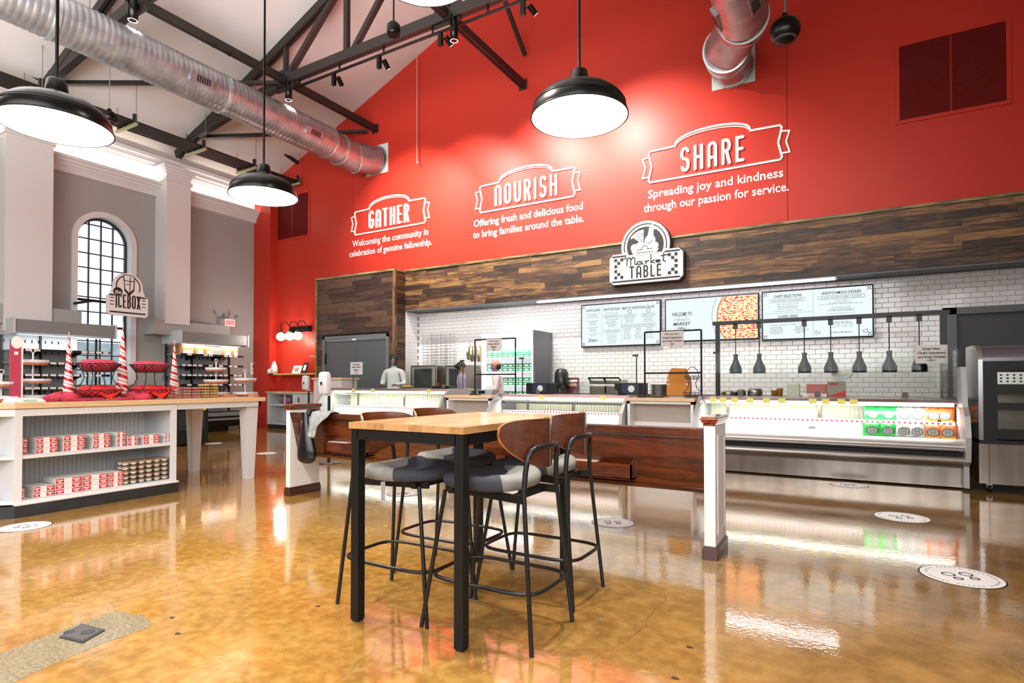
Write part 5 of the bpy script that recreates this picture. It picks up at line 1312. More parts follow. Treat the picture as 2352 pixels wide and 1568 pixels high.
# ================================================================== OPEN COOLERS ALONG THE LEFT WALL
CG = M('cooler_grey', '#7f8284', .4); CB = M('cooler_black', '#0e0f10', .45, spec=.35); CW_ = M('cooler_white', '#c9ccce', .4); CI = M('cooler_inside', '#9a9ea0', .45)
XC = -13.15
def cooler(y0, y1, lab, shelves, glass_end):
    t = thing('open_cooler', lab, 'cooler', (XC - .4, (y0 + y1) / 2, 0)); zt = 2.37
    obj('canopy', MB().prism([(XC - .78, zt), (XC, zt), (XC + .0, 2.13), (XC - .06, 2.11), (XC - .2, 2.13), (XC - .78, 2.13)], lambda u, v, d: (u, d, v), y0, y1), CG, t)
    obj('end_cap', MB().box(XC - .78, XC + .02, y0 - .03, y0, 2.1, zt + .02), CW_, t)
    obj('end_cap', MB().box(XC - .2, XC + .02, y1, y1 + .03, 2.1, zt + .02), CW_, t)
    obj('back', MB().box(XC - .78, XC - .72, y0, y1 - (.0 if not glass_end else .55), .3, 2.13), CI, t)
    bs = MB()
    for y in [y0 + .06 + k_ * .11 for k_ in range(int((y1 - y0 - (.6 if glass_end else .1)) / .11))]:
        for z in (.75, 1.0, 1.3, 1.55, 1.8, 2.0): bs.box(XC - .72, XC - .716, y, y + .025, z - .03, z + .03)
    obj('back_slots', bs, CB, t, kind='stuff')
    for k_ in (y0 + .02, (y0 + y1) / 2 - .2, y1 - .05): obj('upright', MB().box(XC - .72, XC - .68, k_, k_ + .03, .3, 2.13), CB, t)
    obj('tub', MB().prism([(XC - .78, .12), (XC - .02, .12), (XC + .02, .25), (XC + .02, .46), (XC - .04, .50), (XC - .10, .42), (XC - .78, .42)], lambda u, v, d: (u, d, v), y0, y1), CB, t)
    obj('bumper', MB().box(XC + .02, XC + .035, y0, y1, .28, .33).box(XC + .02, XC + .03, y0, y1, .38, .47), CG, t)
    for x in (XC - .7, XC - .1):
        for y in (y0 + .1, y1 - .1): obj('caster', MB().cyl((x, y - .02, .055), (x, y + .02, .055), .055, 16), CB, t)
    for i, z in enumerate(shelves):
        s_ = obj('shelf', MB().box(XC - .72, XC - .12, y0 + .04, y1 - .04, z - .015, z), CW_, t)
        for yb3 in (y0 + .5, y1 - .5): obj('shelf_bracket', MB().prism([(XC - .72, z - .015), (XC - .16, z - .015), (XC - .72, z - .13)], lambda u, v, d: (u, d, v), yb3, yb3 + .02), CB, s_)
        obj('shelf_edge', MB().box(XC - .12, XC - .10, y0 + .04, y1 - .04, z - .035, z + .012), CB, s_)
        tg = MB(); y = y0 + .06
        while y < y1 - .16:
            if random.random() < .8: tg.box(XC - .10, XC - .096, y, y + .10, z - .032, z + .008)
            y += .13
        obj('price_tags', tg, LBLW, s_)
    obj('glass_end', MB().box(XC - .7, XC - .02, y0, y0 + .012, .5, 2.1), CLR, t)
    obj('lamp', MB().box(XC - .2, XC - .15, y0 + .1, y1 - .1, 2.09, 2.105), emis('cooler_led', '#f2f7ff', 1.2), t)
    light('AREA', (XC - .2, (y0 + y1) / 2, 2.08), 26, (.95, .98, 1), y1 - y0 - .3, .06, aim=(XC - .5, (y0 + y1) / 2 + .001, .6), name='cooler_light')
    return t
cooler(4.50, 6.16, 'open refrigerated display case with empty shelves at far left', (1.82, 1.58, 1.35, 1.10, .82), True)
cooler(7.55, 9.22, 'open refrigerated display case with cardboard cartons on its top shelf, beside the exit sign', (1.86, 1.61, 1.38, 1.15, .85), False)
KR = M('cardboard', '#c08a4c', .8, noise=.1, nscale=9)
for i, (pa, pb, pt) in enumerate(((412, 446, 788), (448, 469, 793), (471, 489, 795), (511, 532, 796), (535, 547, 797))):
    ya_, yb2 = P(pa, 800, X=XC - .2).y, P(pb, 800, X=XC - .2).y; zt_ = P(pa, pt, X=XC - .2).z
    t = solo('cardboard_carton', MB().box(XC - .55, XC - .2, ya_, yb2, 1.862, min(zt_, 2.08)), KR, 'brown cardboard carton on the cooler top shelf, %s from the left' % ORD[i], 'box', (XC - .2, ya_, 1.86), 'cartons in the right cooler')
    obj('label', MB().box(XC - .2, XC - .198, ya_ + .25 * (yb2 - ya_), yb2 - .1 * (yb2 - ya_), 1.88, 1.96), LBLW, t)
ya_, yb2 = P(490, 800, X=XC - .18).y, P(509, 800, X=XC - .18).y
solo('white_carton', MB().box(XC - .5, XC - .18, ya_, yb2, 1.862, 2.06), BOXW, 'white carton among the brown cartons on the cooler top shelf', 'box', (XC - .2, ya_, 1.86))
# low grey compressor-type cooler and sloped merch box behind the island table
lc = thing('low_cooler', 'black low cooler with a louvred side panel behind the island', 'cooler', (-8.6, 4.6, 0))
a = P(404, 1026, Z=0); b2 = P(446, 1024, Z=0)
obj('body', MB().box(a.x - .8, a.x, a.y, a.y + .62, .03, .82), CB, lc)
lv = MB()
for k_ in range(16):
    for c_ in range(3): lv.box(a.x, a.x + .004, a.y + .04 + c_ * .18, a.y + .19 + c_ * .18, .30 + k_ * .022, .31 + k_ * .022)
obj('side_louvres', lv, M('louvre_grey', '#3b3d40', .5), lc, kind='stuff')
obj('yellow_label', MB().box(a.x, a.x + .003, a.y + .5, a.y + .58, .66, .72), M('label_yellow', '#e8c61d', .5), lc)
obj('feet', MB().cyl((a.x - .06, a.y + .04, 0), (a.x - .06, a.y + .04, .04), .025, 10).cyl((a.x - .06, a.y + .56, 0), (a.x - .06, a.y + .56, .04), .025, 10), CB, lc)

# ================================================================== HANGING SIGN, EXIT SIGN, NOTICE
XS = XP + .45
a = P(243, 700, X=XS); b2 = P(337, 700, X=XS); yw = b2.y - a.y; z0_ = P(243, 722, X=XS).z; zsh = P(243, 672, X=XS).z; ztp = P(292, 628, X=XS).z; yc = (a.y + b2.y) / 2
hs = thing('hanging_sign', 'white ICEBOX sign with a fridge drawing, hung before the arched window', 'sign', (XS, yc, z0_))
fh = onX(XS, yc, z0_)
Hs = zsh - z0_; Ht = ztp - z0_; w2 = yw / 2
def iceout(o):
    r = .36 * yw / 1.0 + o
    return [(-w2 - o + .05, -o), (w2 + o - .05, -o), (w2 + o, .05), (w2 + o, Hs + o - .05), (w2 + o - .06, Hs + o)] + [(.0 + r * math.cos(t_), Ht - r + o + r * math.sin(t_)) for t_ in [math.radians(-5 + 10 * k_) for k_ in range(20)]] + [(-w2 - o + .06, Hs + o), (-w2 - o, Hs + o - .05), (-w2 - o, .05)]
obj('board', MB().prism(iceout(0), fh, 0, .05), SGW, hs)
ink = MB(); fi = lambda u, v, d, yc=yc, z0_=z0_: (XS + .05 + d, yc + u, z0_ + v)
ink.stroke([circ(0, Ht - .36 * yw, .29 * yw, 20, -20, 200)], .02, fi, 0, .004, 6)
FRG = [(-.10 * yw, Ht - .05 * yw), (.11 * yw, Ht - .06 * yw), (.145 * yw, Ht - .10 * yw), (.13 * yw, Hs + .13), (.02 * yw, Hs + .03), (-.085 * yw, Hs + .12), (-.12 * yw, Ht - .09 * yw)]
ink.prism(circ(-.25 * yw, Hs + .05, .11 * yw, 20), fi, 0, .004)
ink.stroke([[(-w2 + .06, .07), (w2 - .06, .07)], [(.22 * yw, Hs - .03), (w2 - .06, Hs - .03)], [(-w2 + .05, Hs - .03), (-.34 * yw, Hs - .03)]], .03, fi, 0, .004, 6)
for s in (-1, 1):
    for k_ in range(3): ink.stroke([[(s * .35 * yw, .22 + k_ * .07), (s * .43 * yw, .22 + k_ * .07)]], .016, fi, 0, .004, 6)
word(ink, 'ICEBOX', fi, 0, .17, .27, .026, 0, .005, .9, .3, total=.58 * yw)
obj('artwork', ink, SGB, hs)
f_out = MB().stroke([FRG + [FRG[0]], [(.03 * yw, Hs + .05), (.045 * yw, Ht - .10 * yw)], [(-.11 * yw, Ht - .20 * yw), (.04 * yw, Ht - .22 * yw), (.135 * yw, Ht - .19 * yw)], [(-.05 * yw, Ht - .30 * yw), (.01 * yw, Ht - .305 * yw)]], .016, fi, .008, .010, 6)
f_out.stroke([[(-.085 * yw, Hs + .10), (.02 * yw, Hs + .0), (.13 * yw, Hs + .11)]], .03, fi, .004, .0065)
obj('fridge_outline', f_out, SGB, hs)
fw = MB().prism(FRG, fi, .0, .008)
obj('fridge_shape', fw, SGW, hs)
text('the', hs, lambda u, v, d, yc=yc, z0_=z0_: (XS + .054 + d, yc + u, z0_ + v), -.25 * yw, Hs - .0, .15 * yw, .11 * yw, SGW, 'script_word', .002, .02)
brk = MB().bar((XS - .02, P(200, 692, X=XS).y - .15, P(215, 690, X=XS).z), (XS - .02, P(350, 706, X=XS).y - .1, P(350, 706, X=XS).z), .03, .05)
ly = P(215, 690, X=XS)
brk.bar((XS - .02, ly.y, ly.z), (XP - .45, P(168, 697, X=XP - .45).y, P(168, 697, X=XP - .45).z), .03, .05)
ry = P(350, 706, X=XS)
brk.bar((XS - .02, ry.y - .1, ry.z), (XP, ry.y + .1, ry.z), .03, .05)
obj('bracket', brk, ENB, hs)
ex = P(528, 741, X=XL + .2)
es = thing('exit_sign', 'small lit red EXIT sign on the grey wall above the right cooler', 'sign', tuple(ex))
obj('housing', MB().box(XL, ex.x, ex.y - .145, ex.y + .145, ex.z - .10, ex.z + .10), M('sign_housing', '#c8c2bf', .5), es)
obj('face', MB().box(ex.x, ex.x + .004, ex.y - .13, ex.y + .13, ex.z - .085, ex.z + .085), M('exit_face', '#e9b9b3', .4, emit=.5), es)
text('EXIT', es, lambda u, v, d: (ex.x + .004 + d, ex.y + u, ex.z + v), 0, -.05, .21, .10, M('exit_red', '#ef3a2c', .4, emit=1.3), 'letters', .004, .03)
for s in (-1, 1): obj('emergency_lamp', MB().cyl((ex.x - .03, ex.y + .15 * s, ex.z + .15), (ex.x + .03, ex.y + .19 * s, ex.z + .20), .04, 12), CG, es)
nt_ = P(583, 846, X=XL)
no = thing('wall_notice', 'small white notice with a blue round mark on the grey wall near the red corner', 'notice', tuple(nt_))
obj('sheet', MB().box(XL, XL + .004, nt_.y - .1, nt_.y + .1, nt_.z - .16, nt_.z + .16), LBLW, no)
obj('blue_mark', MB().prism([(nt_.y + .05 * math.cos(2 * PI * i / 16), nt_.z + .06 + .05 * math.sin(2 * PI * i / 16)) for i in range(16)], lambda u, v, d: (XL + .004 + d, u, v), 0, .002).box(XL + .004, XL + .006, nt_.y - .05, nt_.y + .05, nt_.z - .06, nt_.z - .03), M('notice_blue', '#38426f', .5), no)

# ================================================================== SHELF UNIT BY THE RED CORNER
x0 = P(612, 900, Y=YF - .42).x; x1 = -11.36
su = thing('shelf_cabinet', 'low white base cabinet with two maple wall shelves in the red corner', 'cabinet', ((x0 + x1) / 2, YF - .2, 0))
xm = P(672, 900, Y=YF - .42).x; CGR = M('cabinet_grey', '#b9bbbc', .5)
obj('carcass', MB().box(xm, x1, YF - .40, YF, .11, .93).box(x0, x0 + .12, YF - .40, YF, .11, .93).box(x0 + .12, xm, YF - .02, YF, .11, .93).box(x0 + .12, xm, YF - .40, YF - .02, .11, .15).box(x0 + .12, xm, YF - .40, YF - .02, .89, .93), CGR, su)
obj('bay_shelf', MB().box(x0 + .12, xm, YF - .40, YF - .02, .60, .63), CABW, su)
dr_ = obj('door', MB().box(xm, x1 - .02, YF - .42, YF - .40, .14, .90), M('cabinet_grey', '#b9bbbc'), su)
obj('handle', MB().tube([(x1 - .5, YF - .43, .70), (x1 - .5, YF - .45, .72), (x1 - .5, YF - .45, .80), (x1 - .5, YF - .43, .82)], .012, 8), CB, dr_)
obj('top', MB().box(x0 - .02, x1, YF - .44, YF, .93, .96), MAPLE, su)
obj('plinth', MB().box(x0, x1, YF - .36, YF, 0, .11), KICK, su)
SH = wood('maple_shelf', '#8f7034', '#b7934c', '#cfb06c', axis=0, rough=.4, var=.1, ring=2)
zs_ = P(665, 857, Y=YF - .3).z
ws = solo('wall_shelf', MB().box(x0 + .1, x1, YF - .3, YF, zs_ - .04, zs_), SH, 'maple wall shelf holding pictures below the globe light', 'shelf', (x1, YF, zs_))
for i, z in enumerate((2.28, 1.87)):
    solo('corner_shelf', MB().box(x1 - .32, x1, YF - .26, YF, z - .03, z), SH, 'short shelf stub on the red wall beside the clad box, %s of two' % ('upper', 'lower')[i], 'shelf', (x1, YF, z))
cx_ = P(627, 850, Y=YF - .15).x
for i, (dx, h) in enumerate(((-.08, .20), (.05, .34))):
    solo('white_tree', MB().lathe([(.10, zs_), (.085, zs_ + h * .5), (.03, zs_ + h * .92), (.0, zs_ + h)], (cx_ + dx, YF - .15, 0), 18), SNW, '%s white cone ornament on the maple wall shelf' % ('shorter', 'taller')[i], 'ornament', (cx_ + dx, YF - .15, zs_))
for i, (px, w, h, lab) in enumerate(((685, .16, .20, 'small white card leaning on the maple wall shelf'), (703, .09, .28, 'dark picture frame beside the card on the wall shelf'))):
    xx = P(px, 850, Y=YF - .12).x
    t = thing('picture_card', lab, 'picture', (xx, YF - .12, zs_))
    obj('card', MB().prism([(0, 0), (.08, h), (.095, h), (.015, 0)], lambda u, v, d: (xx - w + d, YF - .2 + u, zs_ + v), 0, 2 * w), (LBLW if i == 0 else CB), t)
    obj('print', MB().prism([(-.001, h * .25), (.045, h * .75), (.044, h * .75), (-.003, h * .25)], lambda u, v, d: (xx - w * .5 + d, YF - .185 + u, zs_ + v), 0, w), (M('print_gold', '#9b8a55', .6) if i == 0 else LBLW), t)
xx = P(640, 925, Y=YF - .45).x
pb_ = thing('gift_basket', 'pile of wrapped goods with a white stick on the cabinet bay shelf', 'package', (xx, YF - .3, .63))
obj('wrap', MB().sph((xx + .05, YF - .28, .745), .2, .10, .11, 20, 10, lambda d: 1 + .12 * math.sin(9 * d.x)), M('purple_wrap', '#7d5a6e', .4, noise=.6, nscale=14), pb_)
obj('stick', MB().tube([(xx + .12, YF - .36, .64), (xx + .13, YF - .36, .87)], .012, 8), LBLW, pb_)
c = P(664, 908, Y=YF - .4)
solo('glass_jar', MB().lathe([(.07, .96), (.08, 1.0), (.08, 1.14), (.05, 1.18)], (c.x, YF - .25, 0), 18), CLR, 'clear jar standing on the maple cabinet top', 'jar', (c.x, YF - .25, .96))
# ================================================================== FOOD COUNTER
STS = M('stainless', '#948c83', .24, 1, noise=.2, nscale=3, stretch=(2, 1, .3)); ALU = M('brushed_alu', '#c9c8c6', .32, .9)
CASEW = M('case_white', '#ecece9', .35); RUB = M('rubber_black', '#0a0a0a', .5, spec=.3); GL = glass('case_glass', '#fbfefc', .0)
CRM = M('case_cream', '#d8d6c0', .5); YEL = M('note_yellow', '#e6e070', .7); DOTR = M('dot_red', '#c22a3c', .5)
def case(name_lab, x0, x1, top, right_end=True, left_end=True, tilt=False, black=False, notes=()):
    t = thing('deli_case', name_lab, 'display case', ((x0 + x1) / 2, 8.5, 0), 'cold display cases')
    pr = lambda poly, a, b2: MB().prism(poly, lambda u, v, d: (d, u, v), a, b2)
    obj('kickplate', MB().box(x0, x1, 8.12, 8.16, .02, .235).box(x0, x1, 8.16, 8.9, .02, .2), STS, t)
    cv = [(8.05, .26)] + [(8.02 - .065 * math.sin(PI * k_ / 6), .28 + .10 * k_ / 6) for k_ in range(7)] + [(8.03, .385)]
    obj('lower_bumper', pr(cv + [(8.15, .385), (8.15, .26)], x0, x1), ALU, t)
    obj('rub_rail', pr([(8.03, .385), (8.0, .39), (8.0, .415), (8.03, .42)], x0, x1 - .03), RUB, t)
    cv = [(8.03, .42)] + [(8.02 - .07 * math.sin(PI * k_ / 8), .42 + .125 * k_ / 8) for k_ in range(9)] + [(8.05, .56)]
    obj('upper_bumper', pr(cv + [(8.12, .56), (8.12, .42)], x0, x1), ALU, t)
    obj('deck', MB().box(x0, x1, 8.12, 8.92, .5, .53), CASEW, t)
    obj('body', MB().box(x0, x1, 8.16, 8.95, .2, .5), CASEW, t)
    rb = MB().box(x0, x1, 8.9, 8.96, .5, top)
    k_ = x0 + .02
    while k_ < x1 - .04: rb.box(k_, k_ + .018, 8.885, 8.9, .62, top - .12); k_ += .05
    obj('ribbed_back', rb, CRM, t)
    for xx in (x0 + .25, (x0 + x1) / 2, x1 - .25): obj('upright', MB().box(xx - .02, xx + .02, 8.87, 8.885, .55, top - .1), STS, t)
    sh = obj('shelf', MB().box(x0 + .02, x1 - .02, 8.42, 8.88, .70, .715), CASEW, t)
    obj('price_rail', MB().box(x0 + .02, x1 - .02, 8.405, 8.42, .69, .735), CASEW, sh)
    dm = MB(); k_ = x0 + .05
    while k_ < x1 - .05:
        dm.prism([(k_ + .014 * math.cos(2 * PI * i / 8), .7125 + .014 * math.sin(2 * PI * i / 8)) for i in range(8)], onY(8.405), 0, .002); k_ += .055
    obj('red_dots', dm, DOTR, sh)
    obj('front_ledge', pr([(8.10, .53), (8.42, .53), (8.42, .66), (8.40, .66)], x0 + .02, x1 - .02) if False else MB().box(x0 + .02, x1 - .02, 8.402, 8.418, .53, .688), CASEW, t)
    obj('canopy', pr([(8.34, top - .035), (8.40, top), (9.0, top), (9.0, top - .04), (8.5, top - .055), (8.40, top - .055)], x0, x1), ALU, t)
    obj('rear_shelf', MB().box(x0, x1, 9.0, 9.34, top - .035, top - .003), ALU, t)
    obj('light_tube', MB().box(x0 + .03, x1 - .03, 8.40, 8.46, top - .085, top - .055), emis('case_led', '#fbfff0', 3.5), t)
    light('AREA', ((x0 + x1) / 2, 8.35, top - .09), 12 * (x1 - x0), (1, 1, .95), x1 - x0 - .1, .05, aim=((x0 + x1) / 2, 8.44, .5), name='case_light')
    if black: obj('air_curtain', MB().box(x0 + .03, x1 - .03, 8.36, 8.40, top - .145, top - .10), RUB, t)
    if tilt:
        gp = [(8.36 - .30 * math.sin(PI / 2 * k_ / 10), top - .02 - (top - .60) * (1 - math.cos(PI / 2 * k_ / 10))) for k_ in range(11)]
        g = MB().prism(gp + [(b2[0] + .006, b2[1]) for b2 in reversed(gp)], lambda u, v, d: (d, u, v), x0 + .02, x1 - .02, True)
        obj('curved_glass', g, GL, t)
    prof = [(8.42, top + (.38 if right_end == 'tall' else .02)), (8.16, top + (.38 if right_end == 'tall' else .02)), (8.06, top * .93), (7.93, .83), (7.87, .60), (7.91, .33), (8.02, .27), (8.02, .03), (8.14, .03), (8.16, .3), (8.5, .5)]
    profl = [(8.45, top + .015), (8.30, top + .01), (8.12, top - .12), (8.0, .75), (7.95, .55), (7.98, .3), (8.1, .26), (8.1, .03), (8.9, .03), (8.96, top)]
    if left_end: obj('end_panel', pr(profl, x0 - .05, x0), CG if False else M('end_grey', '#a9abaa', .35, .3), t)
    if right_end == 'tall': obj('end_panel', pr(prof, x1, x1 + .05), M('end_grey', '#a9abaa'), t)
    elif right_end: obj('end_panel', pr(profl, x1, x1 + .05), M('end_grey', '#a9abaa'), t)
    for px_ in notes:
        xn = P(px_, 915, Y=8.33).x
        obj('yellow_note', MB().box(xn - .04, xn + .045, 8.325, 8.335, top - .07, top - .005), YEL, t)
    return t
case('curved-glass cold display case, leftmost of the three, behind the left of the pew', -9.19, -6.16, 1.075, tilt=True, notes=(812, 856, 985))
case('cold display case in the middle, with a black band under its light', -5.10, -2.86, .995, black=True, notes=(1243, 1385))
case('long open cold display case at right holding snack bags', -1.76, 1.11, .995, right_end='tall', notes=(1637, 1660, 1687, 1722, 1760, 1795, 1866, 1896, 1932, 1960))
# service counters between the cases
def counter(x0, x1, lab):
    t = thing('service_counter', lab, 'counter', ((x0 + x1) / 2, 8.5, 0), 'counters between the cold cases')
    obj('body', MB().box(x0, x1, 8.35, 9.1, 0, .90), M('counter_taupe', '#b5aaa2', .5), t)
    for xs_ in (x0, x1 - .04): obj('side', MB().box(xs_, xs_ + .04, 8.15, 8.36, 0, .93), CASEW, t)
    obj('rail', MB().box(x0, x1, 8.15, 8.36, .89, .925), CASEW, t)
    obj('top', MB().box(x0 - .02, x1 + .02, 8.12, 9.1, .93, .975), MAPLE, t, bevel=.003)
    obj('lower_panel', MB().box(x0 + .04, x1 - .04, 8.33, 8.35, 0, .62), CASEW, t)
counter(-6.08, -5.17, 'taupe service counter with maple top between the left and middle cases')
counter(-2.79, -1.84, 'taupe service counter with maple top between the middle and right cases')
hw = thing('half_wall', 'pinkish white half wall with maple cap left of the curved case', 'half wall', (-9.8, 8.9, 0))
obj('panel', MB().box(-10.16, -9.30, 8.75, 9.2, 0, 1.26), M('half_wall_paint', '#d2c6c1', .5), hw)
obj('cap', MB().box(-10.2, -9.27, 8.72, 9.23, 1.26, 1.30), MAPLE, hw)
# order frames of black pipe
def frame(x0, x1, lab, lines, sx0, sx1, sz0, sz1):
    y = 8.55; t = thing('pickup_frame', lab, 'frame', ((x0 + x1) / 2, y, .975), 'black pipe order frames')
    for x in (x0, x1):
        obj('post', MB().tube([(x, y, .975), (x, y, 1.96)], .014, 10), ENB, t)
        obj('flange', MB().box(x - .09, x + .09, y - .06, y + .06, .975, .99), ENB, t)
    obj('crossbar', MB().tube([(x0, y, 1.96), (x1, y, 1.96)], .013, 10), ENB, t)
    obj('crossbar', MB().tube([(x0, y, 1.34), (x1, y, 1.34)], .012, 10), ENB, t)
    s = thing('order_card', 'grey card reading %s' % lines[0], 'sign', ((sx0 + sx1) / 2, y - .02, sz0))
    obj('card', MB().box(sx0, sx1, y - .024, y - .018, sz0, sz1), M('card_grey', '#c6bebb', .6), s)
    n = len(lines[1]); h = (sz1 - sz0) / (n + 1.6)
    for i, l in enumerate(lines[1]):
        text(l, s, onY(y - .024), (sx0 + sx1) / 2, sz1 - h * (i + 1) - .012, (sx1 - sx0) * min(.86, .052 * len(l)), h * .62, SGB, 'line', .002, .03)
    obj('flourish', MB().stroke([circ((sx0 + sx1) / 2, sz0 + .035, .018, 10, 0, 359), [((sx0 + sx1) / 2 - .04, sz0 + .035), ((sx0 + sx1) / 2 + .04, sz0 + .035)]], .005, onY(y - .024), 0, .002, 5), SGB, s)
    return t
def xat(px, y): return P(px, 850, Y=y).x
a = P(1117, 807, Y=8.53); b2 = P(1152, 777, Y=8.53)
frame(xat(1091, 8.55), xat(1184, 8.55), 'black pipe order frame on the left service counter', ('pick up here pizza, salads and more, hanging from the left frame', ['Pick Up Here', 'Pizza, Salads', 'Sliders']), a.x, b2.x, a.z, b2.z)
a = P(1518, 796, Y=8.53); b2 = P(1570, 759, Y=8.53)
frame(xat(1481, 8.55), xat(1611, 8.55), 'black pipe order frame on the right service counter', ('pick up here for selections and fried chicken, hanging from the right frame', ['Pick Up Here', "Chef's Selections", 'and Fried Chicken']), a.x, b2.x, a.z, b2.z)
# order card left case and right case on the glass
def card(p0, p1, Y, lines, lab, stand=True):
    a, b2 = P(*p0, Y=Y), P(*p1, Y=Y); s = thing('order_card', lab, 'sign', tuple(a))
    obj('card', MB().box(a.x, b2.x, Y - .006, Y, a.z, b2.z), M('card_light', '#d3cfce', .6), s)
    h = (b2.z - a.z) / (len(lines) + 1.6)
    for i, l in enumerate(lines): text(l, s, onY(Y - .006), (a.x + b2.x) / 2, b2.z - h * (i + 1) - .012, (b2.x - a.x) * min(.84, .055 * len(l)), h * .62, SGB, 'line', .002, .03)
    cx = (a.x + b2.x) / 2
    obj('flourish', MB().stroke([circ(cx, a.z + .04, .018, 10, 0, 359), [(cx - .05, a.z + .04), (cx + .05, a.z + .04)]], .005, onY(Y - .006), 0, .002, 5), SGB, s)
card((805, 860), (833, 831), 8.8, ['Order Here', 'Pizza, Salads', 'Sliders'], 'light card reading order here, on the glass of the leftmost case')
card((2102, 835), (2176, 791), 8.7, ['Order Here', "Chef's Selections", 'and Fried Chicken'], 'light card reading order here, on the glass at the right end')
# glass sneeze guards
for i, (x0, x1, zb_, zt_) in enumerate(((-9.1, -6.2, 1.09, 1.60), (-4.98, -2.85, 1.0, 1.62), (-1.68, 1.08, 1.0, 1.63))):
    t = thing('sneeze_guard', 'upright glass sneeze guard on the %s display case' % ('leftmost', 'middle', 'right-hand')[i], 'glass guard', ((x0 + x1) / 2, 8.85, zb_), 'sneeze guards')
    obj('pane', MB().box(x0, x1, 8.845, 8.853, zb_, zt_), GL, t)
    for x in (x0 + .03, x1 - .03):
        obj('post', MB().tube([(x, 8.86, zb_), (x, 8.86, zt_)], .010, 8), M('guard_post', '#3a4644', .3, .6), t)
        obj('clip', MB().box(x - .06, x + .03, 8.84, 8.87, zt_ - .01, zt_ + .02), M('clip_brown', '#4a2c26', .5), t)
    n = 3
    for k_ in range(n):
        x = x0 + .35 + k_ * (x1 - x0 - .5) / (n - 1 + .3)
        obj('foot_clamp', MB().prism([(-.035, 0), (.035, 0), (.035, .05), (.02, .075), (-.02, .075), (-.035, .05)], onY(8.84, x, zb_), 0, .02), M('clamp_taupe', '#5d544e', .5), t)
for i, x in enumerate((1.02, 1.14)):
    solo('glass_fin', MB().box(x, x + .01, 8.45, 8.95, 1.0, 1.60), GL, 'narrow upright glass fin at the right end of the counter, %s one' % ('inner', 'outer')[i], 'glass guard', (x, 8.7, 1.0))
# heat lamp bar
hb = thing('heat_lamp_bar', 'black gantry bar carrying the heat lamps above the right case', 'frame', (-.3, 9.0, 1.0))
obj('bar', MB().box(-1.74, 1.12, 8.97, 9.03, 2.055, 2.11), ENB, hb)
obj('post', MB().box(-1.70, -1.64, 8.97, 9.03, .997, 2.055), ENB, hb)
obj('post', MB().box(1.02, 1.09, 8.97, 9.03, .997, 2.055), ENB, hb)
first = None; CHB = M('lamp_black_chrome', '#030303', .10, spec=.25)
for i, px in enumerate((1690, 1744, 1848, 1908.5, 1974, 2043, 2112)):
    x = P(px, 853, Y=9.0).x; lab = 'glossy black bell heat lamp, %s from the left on the gantry' % ORD[i]
    if first is None:
        t = thing('heat_lamp', lab, 'lamp', (0, 0, 0), 'heat lamps over the right case'); first = t
        obj('shade', MB().open_lathe([(.085, 0), (.087, .065), (.082, .085), (.058, .135), (.040, .175), (.031, .21), (.029, .235), (.033, .245), (.033, .28), (.0, .282)], (0, 0, 0), 28), CHB, t)
        obj('inner', MB().open_lathe([(.080, .002), (.078, .07), (.03, .2)], (0, 0, 0), 24), M('warm_inner', '#e9d2b0', .4), t)
        obj('cord', MB().tube([(0, 0, .28), (0, 0, .70)], .006, 8), RUB, t)
        obj('mount', MB().box(-.03, .03, -.03, .03, .65, .735), ENB, t)
        t.location = (x, 9.0, 1.335)
    else: dup(first, (x, 9.0, 1.335), None, lab)

# ================================================================== MENU SCREENS
def screen(p00, p11, lab):
    a, b2 = P(*p00, Y=YT - .07), P(*p11, Y=YT - .07)
    x0, x1, z0, z1 = a.x, b2.x, a.z, b2.z
    t = thing('menu_screen', lab, 'screen', ((x0 + x1) / 2, YT - .07, z0), 'menu screens on the tiled wall')
    obj('bezel', MB().box(x0 - .02, x1 + .02, YT - .07, YT - .006, z0 - .02, z1 + .02), RUB, t)
    obj('display', MB().box(x0, x1, YT - .073, YT - .07, z0, z1), emis('screen_white', '#f0fbfd', 1.0), t)
    return t, x0, x1, z0, z1
INK = M('screen_ink', '#1d2a33', .6); INKL = M('screen_ink_soft', '#6d7a82', .6)
SF = onY(YT - .0735)
def ticks(t, x0, x1, z0, z1):
    m = MB()
    for cx, cz, sx_, sz_ in ((x0, z0, 1, 1), (x1, z0, -1, 1), (x0, z1, 1, -1), (x1, z1, -1, -1)):
        for i, j in ((1, 1), (2, 2), (3, 3), (3, 1), (1, 3)):
            x = cx + sx_ * i * .018; z = cz + sz_ * j * .018; m.prism([(x - .008, z - .008), (x + .008, z - .008), (x + .008, z + .008), (x - .008, z + .008)], SF, 0, .001)
    obj('corner_ticks', m, INK, t)
def lines(t, cx, z, w, n, dz=.032, h=.010, cols=None):
    m = MB(); rnd = random.Random(int(cx * 100))
    for i in range(n):
        ww = w * rnd.uniform(.55, 1); x = cx - ww / 2
        while x < cx + ww / 2:
            l = rnd.uniform(.02, .07); m.prism([(x, z - i * dz), (min(x + l, cx + ww / 2), z - i * dz), (min(x + l, cx + ww / 2), z - i * dz + h), (x, z - i * dz + h)], SF, 0, .0008); x += l + .012
    obj('small_print', m, INKL, t)
def pill(t, cx, z, w, s):
    r = .028; m = MB(); m.stroke([[(cx - w / 2, z - r), (cx + w / 2, z - r)] + arc(cx + w / 2, z, r, r, -90, 90, 6) + [(cx - w / 2, z + r)] + arc(cx - w / 2, z, r, r, 90, 270, 6)], .006, SF, 0, .001, 4)
    obj('pill_outline', m, INKL, t); text(s, t, SF, cx, z - .014, w * .95, .028, INK, 'heading', .0012, .0)
t, x0, x1, z0, z1 = screen((1337, 795), (1515, 690), 'left menu screen with three columns of small text')
ticks(t, x0, x1, z0, z1); W_ = x1 - x0
